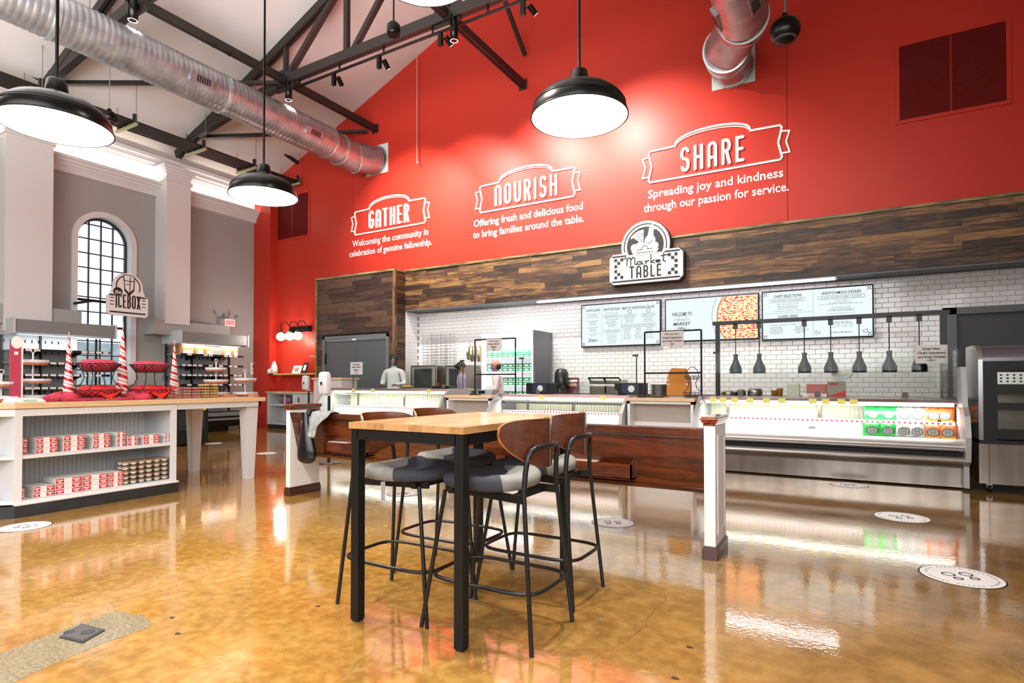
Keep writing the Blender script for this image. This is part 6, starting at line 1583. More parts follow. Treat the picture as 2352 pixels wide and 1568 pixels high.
ca, cb_, cc_ = x0 + .16 * W_, x0 + .47 * W_, x0 + .78 * W_; ca = x0 + .15 * W_; cb_ = x0 + .40 * W_; cc_ = x0 + .74 * W_
obj('rules', MB().stroke([[(x0 + .27 * W_, z0 + .03), (x0 + .27 * W_, z1 - .03)], [(x0 + .53 * W_, z0 + .03), (x0 + .53 * W_, z1 - .03)]], .004, SF, 0, .001, 4), INKL, t)
for s, cx, w in (("UKROP'S SLIDERS", ca, .30), ('SIGNATURE PIZZAS', cb_, .34), ('MADE TO ORDER PIZZAS & SALADS', cc_, .62)): text(s, t, SF, cx, z1 - .125, w, .05, INK, 'heading', .0012, .02)
lines(t, ca, z1 - .18, .28, 3); lines(t, ca, z1 - .32, .22, 3); lines(t, ca, z1 - .45, .22, 3); lines(t, ca, z1 - .57, .2, 2)
text('Sliders', t, SF, ca, z0 + .075, .2, .075, INK, 'script_word', .0012, .01, shear=.35)
pill(t, cb_, z1 - .24, .30, 'BREAKFAST PIZZAS'); lines(t, cb_, z1 - .18, .32, 1); lines(t, cb_, z1 - .31, .3, 5); pill(t, cb_, z1 - .53, .28, 'CLASSIC PIZZAS'); lines(t, cb_, z1 - .60, .26, 6)
obj('pizza_icon', MB().stroke([circ(cc_ - .17, z1 - .17, .035, 14, 0, 359), circ(cc_ + .19, z1 - .17, .035, 14, 0, 359)], .008, SF, 0, .001, 4), INK, t)
pill(t, cc_ - .17, z1 - .25, .22, 'MARKET PIZZA'); pill(t, cc_ + .19, z1 - .25, .22, 'MARKET SALAD'); lines(t, cc_ - .17, z1 - .31, .26, 3); lines(t, cc_ + .19, z1 - .31, .26, 3)
pill(t, cc_, z1 - .44, .62, 'DON\'T FORGET TO ASK ABOUT EXTRA TOPPINGS')
for dx in (-.22, 0, .22): lines(t, cc_ + dx, z1 - .50, .16, 7)
t, x0, x1, z0, z1 = screen((1530, 783), (1740, 675), 'middle menu screen welcoming visitors, with a large pizza picture'); W_ = x1 - x0
text('WELCOME TO', t, SF, x0 + .185 * W_, z1 - .30, .36, .065, INK, 'heading', .0012, .02)
text('MARKET', t, SF, x0 + .185 * W_, z1 - .475, .30, .06, INK, 'heading', .0012, .02); text('HALL', t, SF, x0 + .185 * W_, z1 - .545, .16, .045, INK, 'heading', .0012, .02)
text("Ukrop's", t, SF, x0 + .185 * W_, z1 - .40, .19, .055, INK, 'script_word', .0012, .0, shear=.3)
obj('badge_outline', MB().stroke([circ(x0 + .185 * W_, z1 - .45, .15, 20, 20, 160), circ(x0 + .185 * W_, z1 - .45, .15, 12, 210, 330)], .006, SF, 0, .001, 4), INKL, t)
# pizza: disc clipped by the screen edge
pc, pz_, prr = x0 + .98 * W_, (z0 + z1) / 2 + .02, .62
def clipped(r):
    pts = []
    for k_ in range(61):
        a = math.radians(90 + 180 * k_ / 60); x = pc + r * math.cos(a); z = pz_ + r * math.sin(a)
        pts.append((min(max(x, x0 + .01), x1 - .005), min(max(z, z0 + .005), z1 - .005)))
    out = [pts[0]]
    for p in pts[1:]:
        if abs(p[0] - out[-1][0]) + abs(p[1] - out[-1][1]) > 1e-4: out.append(p)
    out += [(x1 - .005, z0 + .005), (x1 - .005, z1 - .005)]
    return out
obj('plate_rim', MB().stroke([[p for p in clipped(.72)[:-2] if z0 + .01 < p[1] < z1 - .01]], .012, SF, 0, .001, 4), emis('plate_grey', '#c5d3dc', .8), t)
def pizza_mat():
    m = M('pizza_picture', '#c04030', .6); nt = m.node_tree; N = nt.nodes; L = nt.links; b = N['Principled BSDF']
    tc = N.new('ShaderNodeTexCoord'); mp = N.new('ShaderNodeMapping'); mp.inputs['Rotation'].default_value = (0, .7, 0); mp.inputs['Scale'].default_value = (1, 1, 1.8); L.new(tc.outputs['Object'], mp.inputs[0])
    n = N.new('ShaderNodeTexNoise'); n.inputs['Scale'].default_value = 21; n.inputs['Detail'].default_value = 3; L.new(mp.outputs[0], n.inputs[0])
    r = N.new('ShaderNodeValToRGB'); e = r.color_ramp.elements; e[0].position = .38; e[0].color = hexc('#7a1420'); e[1].position = .66; e[1].color = hexc('#fff3c8')
    for p, c in ((.45, '#d4475a'), (.5, '#f0a08a'), (.56, '#f2b43c'), (.60, '#8a9a3c')): k_ = e.new(p); k_.color = hexc(c)
    L.new(n.outputs[0], r.inputs[0]); L.new(r.outputs[0], b.inputs['Base Color']); L.new(r.outputs[0], b.inputs['Emission Color']); b.inputs['Emission Strength'].default_value = .95
    return m
obj('crust', MB().prism(clipped(prr + .02), SF, .001, .002), emis('crust', '#e09a35', .85), t)
obj('pizza_image', MB().prism(clipped(prr), SF, .002, .003), pizza_mat(), t)
t, x0, x1, z0, z1 = screen((1753, 779), (2003, 655), 'right menu screen with two columns of text and small hen drawings'); W_ = x1 - x0
ticks(t, x0, x1, z0, z1); ca = x0 + .24 * W_; cb_ = x0 + .73 * W_
obj('rules', MB().stroke([[(x0 + .48 * W_, z0 + .03), (x0 + .48 * W_, z1 - .03)], [(x0 + .04, z1 - .36), (x0 + .47 * W_, z1 - .36)]], .004, SF, 0, .001, 4), INKL, t)
text("CHEF'S SELECTIONS", t, SF, ca, z1 - .10, .42, .05, INK, 'heading', .0012, .02); pill(t, ca, z1 - .15, .5, 'ROTATING FAVORITES')
text("UKROP'S FAMOUS CHICKEN", t, SF, cb_, z1 - .10, .55, .05, INK, 'heading', .0012, .02); pill(t, cb_, z1 - .15, .6, 'CLASSIC BONE-IN FRIED CHICKEN')
text('Meal of the Day 9.99', t, SF, ca, z1 - .225, .32, .022, INK, 'line', .0012); lines(t, ca, z1 - .25, .36, 2, .02, .008)
text('Entree Special 7.99', t, SF, ca, z1 - .305, .3, .022, INK, 'line', .0012); text('Side Special 1.99/lb - 2.99/lb', t, SF, ca, z1 - .34, .42, .022, INK, 'line', .0012)
text('CLASSIC SIDES', t, SF, ca, z1 - .44, .30, .045, INK, 'heading', .0012, .02); text('Hot & Cold Sides 1.99/lb - 2.99/lb', t, SF, ca, z1 - .565, .52, .022, INK, 'line', .0012)
lines(t, ca - .17, z1 - .60, .24, 5, .025, .009); lines(t, ca + .2, z1 - .60, .24, 5, .025, .009)
for s, z in (('2 Piece Meal', .22), ('Breast & Wing 7.99 - Drumstick & Thigh 5.99', .27), ('8 Piece Meal 16.99', .325), ('8 Piece Just Chicken 11.99', .42), ('Small 5.99 - Large 7.99', .60), ('Large 8.99 - Mega 9.99', .635)):
    text(s, t, SF, cb_, z1 - z, .0135 * len(s) + .02, .02, INK, 'line', .0012)
lines(t, cb_, z1 - .245, .5, 1, .02, .007); lines(t, cb_, z1 - .35, .5, 2, .02, .008); lines(t, cb_, z1 - .45, .5, 2, .02, .008); lines(t, cb_, z1 - .55, .4, 2, .02, .008); lines(t, cb_, z1 - .72, .42, 1, .02, .012)
hen = lambda x, s: [[(x - .035 * s, z1 - .70), (x - .02 * s, z1 - .73), (x + .02 * s, z1 - .73), (x + .04 * s, z1 - .69), (x + .02 * s, z1 - .70), (x - .01 * s, z1 - .695), (x - .02 * s, z1 - .67), (x - .035 * s, z1 - .70)]]
obj('hen_icons', MB().stroke(hen(x0 + .52 * W_, 1) + hen(x0 + .94 * W_, -1), .006, SF, 0, .001, 4), INK, t)

# ================================================================== SNACK BAGS IN THE RIGHT CASE
BG = M('bag_green', '#1f9a3e', .3, spec=.6, noise=.35, nscale=22); BS = M('bag_silver', '#c8c9c6', .22, .5, noise=.45, nscale=25); BO = M('bag_orange', '#c4602a', .3, spec=.6, noise=.35, nscale=22)
EMB = M('bag_emblem', '#a9aaa8', .4); EMK = M('bag_emblem_ring', '#2d2c2c', .5); BY = M('bag_yellow', '#e2b02a', .4)
def bag(x, y, z, w, h, mat, lab, grp, lean=.0):
    t = thing('snack_bag', lab, 'snack bag', (x, y, z), grp)
    nu, nv = 12, 10; v = []; f = []
    rnd = random.Random(int(x * 1000 + z * 77))
    for s in (0, 1):
        for j in range(nv + 1):
            vv = j / nv
            for i in range(nu + 1):
                u = -1 + 2 * i / nu
                pf = max(0, math.sin(PI * vv)) ** .6 * max(0, 1 - u * u) ** .45
                dy = (-1 if s == 0 else 1) * (.035 * pf + .001) + .004 * math.sin(u * 9 + vv * 7 + z * 30) * pf
                v.append((x + u * w / 2 * (1 - .04 * math.sin(PI * vv)), y + dy + lean * vv * h, z + vv * h + .006 * math.sin(u * 7 + x * 9) * vv))
    W1 = nu + 1; nn = W1 * (nv + 1)
    for s in (0, 1):
        for j in range(nv):
            for i in range(nu):
                a = s * nn + j * W1 + i; q = (a, a + 1, a + W1 + 1, a + W1); f.append(q if s == 0 else tuple(reversed(q)))
    obj('pouch', MB().add(v, f, True), mat, t)
    fn = onY(y - .036 + lean * h * .5, x, z + h * .5); r = min(w, h) * .27
    obj('emblem_ring', MB().prism([(r * 1.25 * math.cos(2 * PI * k_ / 20), r * 1.12 * math.sin(2 * PI * k_ / 20)) for k_ in range(20)], fn, -.008, .002), EMK, t)
    obj('emblem', MB().prism([(r * 1.1 * math.cos(2 * PI * k_ / 20), r * .95 * math.sin(2 * PI * k_ / 20)) for k_ in range(20)], fn, -.005, .0035), EMB, t)
    obj('emblem_print', MB().stroke([circ(0, 0, r * .62, 10, 25, 155), circ(0, 0, r * .62, 10, 205, 335), [(-r * .55, 0), (r * .55, 0)]], r * .13, fn, .003, .0045, 4), EMK, t, kind='stuff')
    if mat is BO: obj('yellow_band', MB().prism([(-w * .4, -h * .42), (w * .4, -h * .42), (w * .32, -h * .28), (0, -h * .32), (-w * .32, -h * .28)], fn, -.012, .001), BY, t)
colr = [(2004.7, BG, 'green'), (2041, BG, 'green'), (2077, BS, 'silver'), (2107.6, BS, 'silver'), (2144, BO, 'orange'), (2180.6, BO, 'orange')]
side = {'green': ('left', 'right'), 'silver': ('left', 'right'), 'orange': ('left', 'right')}
for (row, Y, z0, hh, dx) in (('shelf', 8.52, .716, .17, 0), ('lower deck', 8.30, .535, .165, -2)):
    cnt = {}
    for px, mt, cn in colr:
        k_ = cnt.get(cn, 0); cnt[cn] = k_ + 1
        x = P(px + dx, 955, Y=Y).x; w = .205 if px < 2200 else .12
        x = min(x, 1.11 - w / 2 - .005)
        bag(x, Y, z0, w, hh, mt, '%s snack bag standing on the %s of the right case, %s %s one' % (cn, row, side[cn][k_], cn), 'snack bags on the ' + row, .12)
for i, (px, mt, cn) in enumerate(((2010, BG, 'green'), (2050, BG, 'green'), (2090, BS, 'silver'), (2150, BO, 'orange'), (2190, BO, 'orange'))):
    x = P(px, 945, Y=8.70).x
    bag(x, 8.70, .716, .22, .20, mt, '%s snack bag at the back of the right case shelf, %s from the left' % (cn, ORD[i]), 'snack bags at the back', .1)
for i in range(3):
    x = P((1880, 1925, 1955)[i], 958, Y=8.6).x
    solo('clear_tray', MB().box(x - .11, x + .11, 8.5, 8.65, .716, .78), CLR, 'clear plastic tray on the shelf of the right case, %s of three from the left' % ORD[i], 'tray', (x, 8.55, .716))
x = P(1865, 990, Y=8.38).x
solo('price_tag', MB().box(x - .04, x + .04, 8.38, 8.39, .60, .63), M('tag_grey', '#6a6d70', .5), 'small grey price tag on the lit front of the right case', 'tag', (x, 8.38, .6))

# ================================================================== HOT FOOD CASE AT RIGHT
hc_ = thing('hot_food_case', 'tall black grab-and-go case with stainless base at the right edge', 'display case', (1.9, 8.4, 0))
hx0, hx1, hy = 1.24, 2.56, 7.98
prs = lambda poly, a, b2: MB().prism(poly, lambda u, v, d: (d, u, v), a, b2)
hood = [(8.75, 1.50), (8.75, 1.62)] + [(8.35 - .33 * math.sin(PI / 2 * k_ / 8), 1.47 + .14 * math.cos(PI / 2 * k_ / 8)) for k_ in range(9)] + [(8.02, 1.42)]
obj('hood', prs(hood, hx0 + .04, hx1), M('hood_grey', '#77757f', .25, .6), hc_)
obj('side_panel', prs([(8.75, .55), (8.75, 1.62)] + [(8.35 - .36 * math.sin(PI / 2 * k_ / 8), 1.45 + .17 * math.cos(PI / 2 * k_ / 8)) for k_ in range(9)] + [(7.99, 1.2), (7.99, .55)], hx0, hx0 + .04), M('side_silver', '#a9aaac', .2, .7), hc_)
obj('front_frame', MB().box(hx0 + .04, hx1, hy + .02, hy + .06, 1.33, 1.43).box(hx0 + .04, hx0 + .16, hy, hy + .06, .55, 1.43), CB, hc_)
for z0_, z1_ in ((1.10, 1.20), (.93, 1.0), (.62, .72)): obj('shelf', MB().box(hx0 + .16, hx1, hy + .02, 8.7, z0_, z0_ + .03).box(hx0 + .16, hx1, hy + .01, hy + .03, z0_ - .03, z1_ - .02), CB, hc_)
obj('back', MB().box(hx0 + .04, hx1, 8.7, 8.75, .55, 1.5), STS, hc_)
obj('glass', MB().box(hx0 + .16, hx1, hy + .0, hy + .006, .58, 1.33), GL, hc_)
obj('waist', MB().box(hx0 + .0, hx1, hy - .01, 8.75, .535, .575), CB, hc_)
obj('base_panel', MB().box(hx0 + .0, hx1, hy + .02, 8.7, .10, .535), STS, hc_)
obj('panel_seam', MB().box(hx0 + .085, hx0 + .089, hy + .017, hy + .02, .10, .53), RUB, hc_)
for x in (1.34, 2.4):
    cs = obj('caster', MB().cyl((x - .018, hy + .12, .04), (x + .018, hy + .12, .04), .04, 16), RUB, hc_)
    obj('caster_fork', MB().box(x - .025, x + .025, hy + .1, hy + .14, .05, .1), STS, cs)
x = 1.75
pt = thing('meat_pack', 'vacuum pack of pink meat on the top shelf of the black case', 'package', (x, 8.15, 1.23))
obj('meat', MB().sph((x + .1, 8.2, 1.25), .32, .10, .07, 22, 10, lambda d: 1 + .12 * math.sin(8 * d.x + 3 * d.y)), M('meat_pink', '#b2465a', .4, noise=.5, nscale=12), pt)
obj('film', MB().sph((x + .1, 8.2, 1.25), .36, .12, .085, 22, 10), CLR, pt)
gr = thing('perforated_panel', 'perforated steel panel inside the black case', 'panel', (1.55, 8.08, 1.2))
pm = MB().box(1.42, 1.98, 8.09, 8.095, 1.17, 1.31); obj('sheet', pm, ALU, gr)
hm = MB()
for r_ in range(3):
    for c_ in range(7): hm.prism([(1.45 + c_ * .055 + .012 * math.cos(2 * PI * k_ / 10), 1.21 + r_ * .035 + .010 * math.sin(2 * PI * k_ / 10)) for k_ in range(10)], onY(8.09), 0, .001)
obj('holes', hm, RUB, gr)

# ================================================================== KITCHEN EQUIPMENT
# lit upright fridge
fx0, fx1 = P(1106, 775, Y=9.9).x, P(1230, 757, Y=9.9).x; fy = 9.9
fg = thing('upright_fridge', 'brightly lit upright fridge stocked with green-labelled packs', 'refrigerator', ((fx0 + fx1) / 2, 10.2, 0))
obj('cabinet', MB().box(fx0, fx1, YT - .08, YT - .01, 0, 2.2).box(fx0, fx0 + .05, fy, YT - .05, 0, 2.2).box(fx0, fx1, fy, YT - .05, 0, .75).box(fx0, fx1, fy, YT - .05, 2.16, 2.2), M('case_white_glow', '#f1f4f6', .4, emit=.25), fg)  # cabinet white has a faint glow of its own for the inside lighting
obj('side_panel', MB().box(fx1 - .05, fx1, fy - .01, YT - .01, 0, 2.22), M('fridge_side', '#5c5d62', .35), fg)
obj('header', MB().box(fx0, fx1 - .05, fy - .01, fy + .03, 1.93, 2.2), emis('fridge_header', '#f4f6ff', 1.4), fg)
obj('led_column', MB().box(fx0 + .05, fx0 + .08, fy + .02, fy + .05, .8, 1.93).box(fx1 - .09, fx1 - .06, fy + .02, fy + .05, .8, 1.93), emis('fridge_led', '#f4f8ff', 2.5), fg)
light('AREA', ((fx0 + fx1) / 2, fy + .1, 1.9), 22, (.95, .98, 1), 1.0, .1, aim=((fx0 + fx1) / 2, fy + .3, 1.0), name='fridge_light')
zsh_ = [1.70, 1.42, 1.14, .86]
PKG = M('pack_green', '#2c8f5c', .4); PKL = M('pack_lid', '#dfe6e2', .3)
pk_first = None
for r_, z in enumerate(zsh_):
    obj('shelf', MB().box(fx0 + .05, fx1 - .05, fy + .04, YT - .1, z - .02, z), M('case_white_glow', '#f1f4f6'), fg)
    for lv_ in range(2):
        for c_ in range(9):
            x = fx0 + .14 + c_ * (fx1 - fx0 - .28) / 8
            if r_ == 2 and c_ < 3: continue
            lab = 'green salad pack, %s from left, %s layer, %s shelf of the lit fridge' % (ORD[c_], ('lower', 'upper')[lv_], ORD[r_])
            zz = z + lv_ * .085
            if pk_first is None:
                pk_first = thing('salad_pack', lab, 'package', (0, 0, 0), 'salad packs on the first fridge shelf')
                obj('tub', MB().box(-.06, .06, -.05, .05, .002, .07), PKG, pk_first); obj('lid', MB().box(-.064, .064, -.054, .054, .07, .08).box(-.04, .045, -.0505, -.05, .02, .05), PKL, pk_first)
                pk_first.location = (x, fy + .15, zz)
            else: dup(pk_first, (x, fy + .15, zz), None, lab, 'salad packs on the %s fridge shelf' % ORD[r_])
# back counter
bc = thing('back_counter', 'stainless back counter along the tiled wall', 'counter', (-3, 10.2, 0))
obj('top', MB().box(-5.1, .98, 9.98, YT - .01, .95, .99), STS, bc); obj('body', MB().box(-5.1, .98, 10.02, YT - .02, 0, .95), STS, bc)
bc2 = thing('oven_bench', 'stainless bench under the two ovens', 'counter', (-7.4, 10.3, 0))
obj('top', MB().box(-8.7, -6.6, 9.95, YT - .01, .90, .94), STS, bc2); obj('body', MB().box(-8.65, -6.65, 10.0, YT - .02, 0, .9), STS, bc2)
def oven(p0, p1, lab):
    a, b2 = P(*p0, Y=9.98), P(*p1, Y=9.98); zt = b2.z
    t = thing('counter_oven', lab, 'oven', ((a.x + b2.x) / 2, 10.2, .94))
    obj('casing', MB().box(a.x, b2.x, 9.98, YT - .06, .94, zt), STS, t, bevel=.01)
    d = obj('door', MB().box(a.x + .05, b2.x - .06, 9.965, 9.98, 1.0, zt - .04), ALU, t)
    obj('window', MB().box(a.x + .12, b2.x - .12, 9.96, 9.966, 1.08, zt - .08), M('oven_glass', '#2e3133', .1), d)
    obj('handle', MB().tube([(a.x + .08, 9.94, zt - .05), (b2.x - .08, 9.94, zt - .05)], .01, 8), ALU, d)
oven((943, 890), (1003, 838), 'stainless counter oven behind the left case, nearer the wooden wall'); oven((1022, 890), (1068, 838), 'stainless counter oven behind the left case, nearer the lit fridge')
# wire screens on the tile wall
wr_ = MB(); xa, xb2 = P(978, 800, Y=YT - .12).x, P(1042, 800, Y=YT - .12).x; zt_ = P(1000, 770, Y=YT - .12).z; zb_ = P(1000, 862, Y=YT - .12).z
for c_ in range(3):
    x = xa + (xb2 - xa) * c_ / 3; w = (xb2 - xa) / 3 - .03
    n = 15
    for i in range(n):
        z = zb_ + (zt_ - zb_) * i / (n - 1); wr_.tube([(x, YT - .02, z + .02), (x, YT - .22, z), (x + w, YT - .22, z), (x + w, YT - .02, z + .02)], .004, 4)
    for xx in (x, x + w): wr_.tube([(xx, YT - .22, zb_), (xx, YT - .22, zt_ + .03)], .005, 4)
solo('wire_rack', wr_, M('rack_wire', '#77787a', .4, .4), 'chrome wire screen rack hanging on the tiles above the ovens', 'rack', (xa, YT - .1, zb_))
for i, (px, py, r, m_) in enumerate(((1076, 805, .20, ALU), (1084, 812, .165, M('pan_gold', '#b8a878', .3, .6)), (1092, 812, .165, ALU), (1101, 812, .165, M('pan_gold', '#b8a878')))):
    c = P(px, py, Y=10.2)
    solo('pizza_pan', MB().tube([c - Vector((.02, .01, 0)), c + Vector((.02, .01, 0))], r, 28).tube([c + Vector((.02, .01, 0)), c + Vector((.025, .012, 0))], r * 1.05, 28), m_, 'round pizza pan hanging edge-on left of the lit fridge, %s from the left' % ORD[i], 'pan', tuple(c), 'hanging pizza pans')
c = P(1062, 838, Y=10.1)
# small items on the case tops -------------------------------------------------
def at(px, y, z): return P(px, 880, Y=y).x
x = at(1250, 9.0, 1); ENV = M('navy_sign', '#252a45', .4)
def warmer(px, lab, w=.24):
    x = at(px, 9.1, 1); t = thing('display_warmer', lab, 'appliance', (x, 9.15, .995))
    obj('casing', MB().box(x - w, x + w, 9.02, 9.3, .996, 1.19), CB, t, bevel=.01)
    obj('face', MB().box(x - w * .45, x + w * .75, 9.012, 9.02, 1.02, 1.17), ENV, t)
    obj('badge', MB().prism(circ(x + .05, 1.095, .055, 18), onY(9.012), 0, .003), LBLW, t)
warmer(1240, 'black countertop warmer with a blue face, at the left of the middle case'); warmer(1447, 'black countertop warmer with a blue face, at the right of the middle case')
for i, px in enumerate((1310, 1345)):
    x = at(px, 9.0, 1); t = thing('acrylic_dome', 'clear acrylic bread cover on the middle case, %s of two' % ('left', 'right')[i], 'cover', (x, 9.05, .995), 'acrylic covers')
    pr_ = [(-.15, .0), (-.15, .12)] + [(-.10 * math.cos(PI * k_ / 6) - .0, .16 + .05 * math.sin(PI * k_ / 6)) for k_ in range(7)] + [(.15, .12), (.15, 0)]
    obj('dome', MB().prism(pr_, onY(9.1, x, .996), 0, .2), CLR, t)
x = at(1290, 9.7, 1)
t = thing('coffee_urn', 'rounded black machine against the tiles beside the lit fridge', 'appliance', (x, 10.2, .99))
obj('body', MB().lathe([(.13, .99), (.14, 1.2), (.135, 1.38), (.09, 1.46), (.0, 1.475)], (P(1290, 880, Y=10.2).x, 10.2, 0), 24), M('urn_black', '#1b1e1c', .3), t)
a = P(1302, 890, Y=10.3); b2 = P(1330, 867, Y=10.3)
t = thing('counter_poster', 'small maroon poster with food pictures leaning on the tiles', 'poster', (a.x, 10.3, .99))
obj('board', MB().box(a.x, b2.x, 10.29, 10.3, .992, b2.z), M('maroon', '#6b1f33', .5), t)
obj('header', MB().box(a.x + .03, b2.x - .03, 10.286, 10.29, b2.z - .08, b2.z - .04), LBLW, t)
obj('food_pictures', MB().prism(circ(a.x + .08, b2.z - .14, .03, 10), onY(10.29), 0, .003).prism(circ((a.x + b2.x) / 2, b2.z - .14, .03, 10), onY(10.29), 0, .003).prism(circ(b2.x - .07, b2.z - .14, .03, 10), onY(10.29), 0, .003), M('food_pink', '#e8b7a0', .5), t)
x = at(1395, 10.1, 1)
for i, px in enumerate((1378, 1412)):
    x = P(px, 880, Y=10.15).x; t = thing('panini_press', 'stainless panini press on the back counter, %s of two' % ('left', 'right')[i], 'appliance', (x, 10.2, .99), 'panini presses')
    obj('base', MB().box(x - .17, x + .17, 10.05, 10.4, .992, 1.14), STS, t, bevel=.01); obj('lid', MB().box(x - .17, x + .17, 10.03, 10.4, 1.17, 1.25), STS, t, bevel=.015)
    obj('handle', MB().tube([(x - .15, 10.03, 1.24), (x - .15, 9.95, 1.28), (x + .15, 9.95, 1.28), (x + .15, 10.03, 1.24)], .016, 8), RUB, t)
# stack of trays, brown paper panel, two-tier basket on the right counter
x = at(1513, 8.7, 1); 
for i in range(9):
    solo('foil_tray', MB().lathe([(.10, 0), (.13, .02), (.135, .024)], (P(1516, 890, Y=8.95).x + .006 * math.sin(i * 3), 8.95, .976 + i * .021), 4, sx=1.2), ALU, 'thin grey tray, %s from the bottom of the stack on the right service counter' % ORD[i], 'tray', (P(1516, 890, Y=8.95).x, 8.95, .976 + i * .021), 'stacked grey trays')
def xz(px, py, Y=8.62): p = P(px, py, Y=Y); return (p.x, p.z)
CBP = M('kraft_brown', '#b9772c', .7, noise=.06, nscale=7)
pl = [xz(1531, 908), xz(1585, 908), xz(1585, 878), xz(1576, 852), xz(1572, 846), xz(1543, 845), xz(1537, 852), xz(1531, 876)]
kb = solo('kraft_carrier', MB().prism([(a_, max(c_, .976)) for a_, c_ in pl], lambda u, v, d: (u, 8.62 + d, v), 0, .10), CBP, 'upright brown kraft carrier board with punched holes on the right counter', 'carrier', (pl[0][0], 8.62, .976))
hm = MB()
for px, py in ((1535.5, 873), (1535.5, 882), (1577.5, 873), (1577.5, 882)):
    a_, c_ = xz(px, py); hm.prism(circ(a_, c_, .012, 12), onY(8.62), 0, .002)
obj('punched_holes', hm, M('hole_pale', '#efe6d8', .6), kb)
cx_ = P(1590, 890, Y=8.42).x; t = thing('tiered_basket', 'two-tier black wire basket on the right service counter', 'basket', (cx_, 8.42, .976))
for z0_, z1_, r0, r1 in ((.985, 1.05, .10, .13), (1.24, 1.29, .07, .11)):
    m_ = MB()
    for z, r in ((z0_, r0), ((z0_ + z1_) / 2, (r0 + r1) / 2), (z1_, r1)): m_.tube([(cx_ + r * math.cos(2 * PI * i / 24), 8.42 + r * math.sin(2 * PI * i / 24), z) for i in range(24)], .004, 5, True)
    for i in range(12): a_ = 2 * PI * i / 12; m_.tube([(cx_ + r0 * math.cos(a_), 8.42 + r0 * math.sin(a_), z0_), (cx_ + r1 * math.cos(a_), 8.42 + r1 * math.sin(a_), z1_)], .003, 4)
    obj('wire_tier', m_, WIRE, t)
obj('scroll_frame', MB().tube([(cx_ - .13, 8.42, 1.05), (cx_ - .06, 8.42, 1.12), (cx_ - .05, 8.42, 1.2), (cx_ - .11, 8.42, 1.29)], .005, 6).tube([(cx_ + .13, 8.42, 1.05), (cx_ + .06, 8.42, 1.12), (cx_ + .05, 8.42, 1.2), (cx_ + .11, 8.42, 1.29)], .005, 6), WIRE, t)
obj('handle_hoop', MB().tube([(cx_ + .09 * math.cos(PI * i / 12), 8.42, 1.29 + .13 * math.sin(PI * i / 12)) for i in range(13)], .005, 6), WIRE, t)
obj('feet', MB().sph((cx_ - .08, 8.36, .982), .008).sph((cx_ + .08, 8.36, .982), .008), WIRE, t)
# goods behind the right case
def rbox(nm, lab, cat, pa, pb, pt, Y, mat, bottom=.996, depth=.15, extra=None):
    a_, b_ = P(pa, 880, Y=Y).x, P(pb, 880, Y=Y).x; z = P((pa + pb) / 2, pt, Y=Y).z
    t = solo(nm, MB().box(a_, b_, Y, Y + depth, bottom, z), mat, lab, cat, (a_, Y, bottom), None, .004); return t, a_, b_, z
t, a_, b_, z = rbox('tissue_box', 'red and tan box of deli sheets with a white sheet sticking out', 'box', 1900, 1943, 876, 9.08, M('tissue_box_tan', '#a09080', .5))
obj('red_swoosh', MB().prism([(a_ + .0, 1.0), (b_, 1.0), (b_, 1.09), ((a_ + b_) / 2, 1.05)], onY(9.08), 0, .002), M('swoosh_red', '#c9302a', .5), t)
obj('red_print', MB().box(a_ + .02, a_ + .12, 9.078, 9.08, z - .05, z - .02), M('swoosh_red', '#c9302a'), t)
sm_ = MB(); cx_ = (a_ + b_) / 2; rgs = []
for i, (zz, w, d) in enumerate(((z, .09, .01), (z + .05, .10, .02), (z + .10, .12, .03), (z + .15, .07, .02), (z + .165, .02, .01))):
    rgs.append([(cx_ + .02 + .02 * i + w * math.cos(2 * PI * k_ / 10) * (1 + .35 * math.sin(3 * k_ + i)), 9.15 + d * math.sin(2 * PI * k_ / 10), zz + .015 * math.cos(4 * k_)) for k_ in range(10)])
obj('white_sheet', sm_.loft(rgs, False), M('paper_white', '#ececec', .7), t)
t, a_, b_, z = rbox('sheet_box', 'white box lettered poly sheets on the right case', 'box', 1843, 1899, 904, 9.0, LBLW)
text('poly sheets', t, onY(9.0), (a_ + b_) / 2, 1.0, (b_ - a_) * .55, .035, M('print_pink', '#c23a5a', .5), 'lettering', .002, .01)
rbox('red_tub', 'red lidded tub behind the poly sheet box', 'box', 1852, 1900, 882, 9.2, M('tub_red', '#c06a62', .5))
rbox('paper_bundle', 'clear bag of folded paper on the right case', 'package', 1808, 1836, 882, 9.05, M('paper_beige', '#cfc8b6', .6, noise=.15, nscale=30))
for i, px in enumerate((1778, 1791)):
    x = P(px, 880, Y=9.15).x
    solo('paper_cups', MB().lathe([(.035, .997), (.045, 1.0 + (.08, .11)[i]), (.048, 1.005 + (.08, .11)[i])], (x, 9.15, 0), 18), CBP, '%s stack of brown paper cups on the right case' % ('shorter', 'taller')[i], 'cups', (x, 9.15, .996))
for i, (pa, pb, pt) in enumerate(((1655, 1690, 893), (1690, 1712, 888), (1716, 1750, 890))):
    a_, b_ = P(pa, 880, Y=9.1).x, P(pb, 880, Y=9.1).x; c_ = (a_ + b_) / 2
    solo('steel_pan', MB().lathe([(.01, 1.0), ((b_ - a_) / 2, 1.0), ((b_ - a_) / 2 * 1.05, 1.05 + .02 * i), ((b_ - a_) * .35, 1.075 + .02 * i), (.01, 1.08 + .02 * i)], (c_, 9.15, 0), 20), STS, 'steel serving pan with lid behind the right case, %s from the left' % ORD[i], 'pan', (c_, 9.15, 1.0), 'steel pans')
x = P(937, 882, Y=8.75).x
t = thing('snack_bowl', 'clear tub of mixed snacks on the leftmost case', 'bowl', (x, 8.72, 1.08))
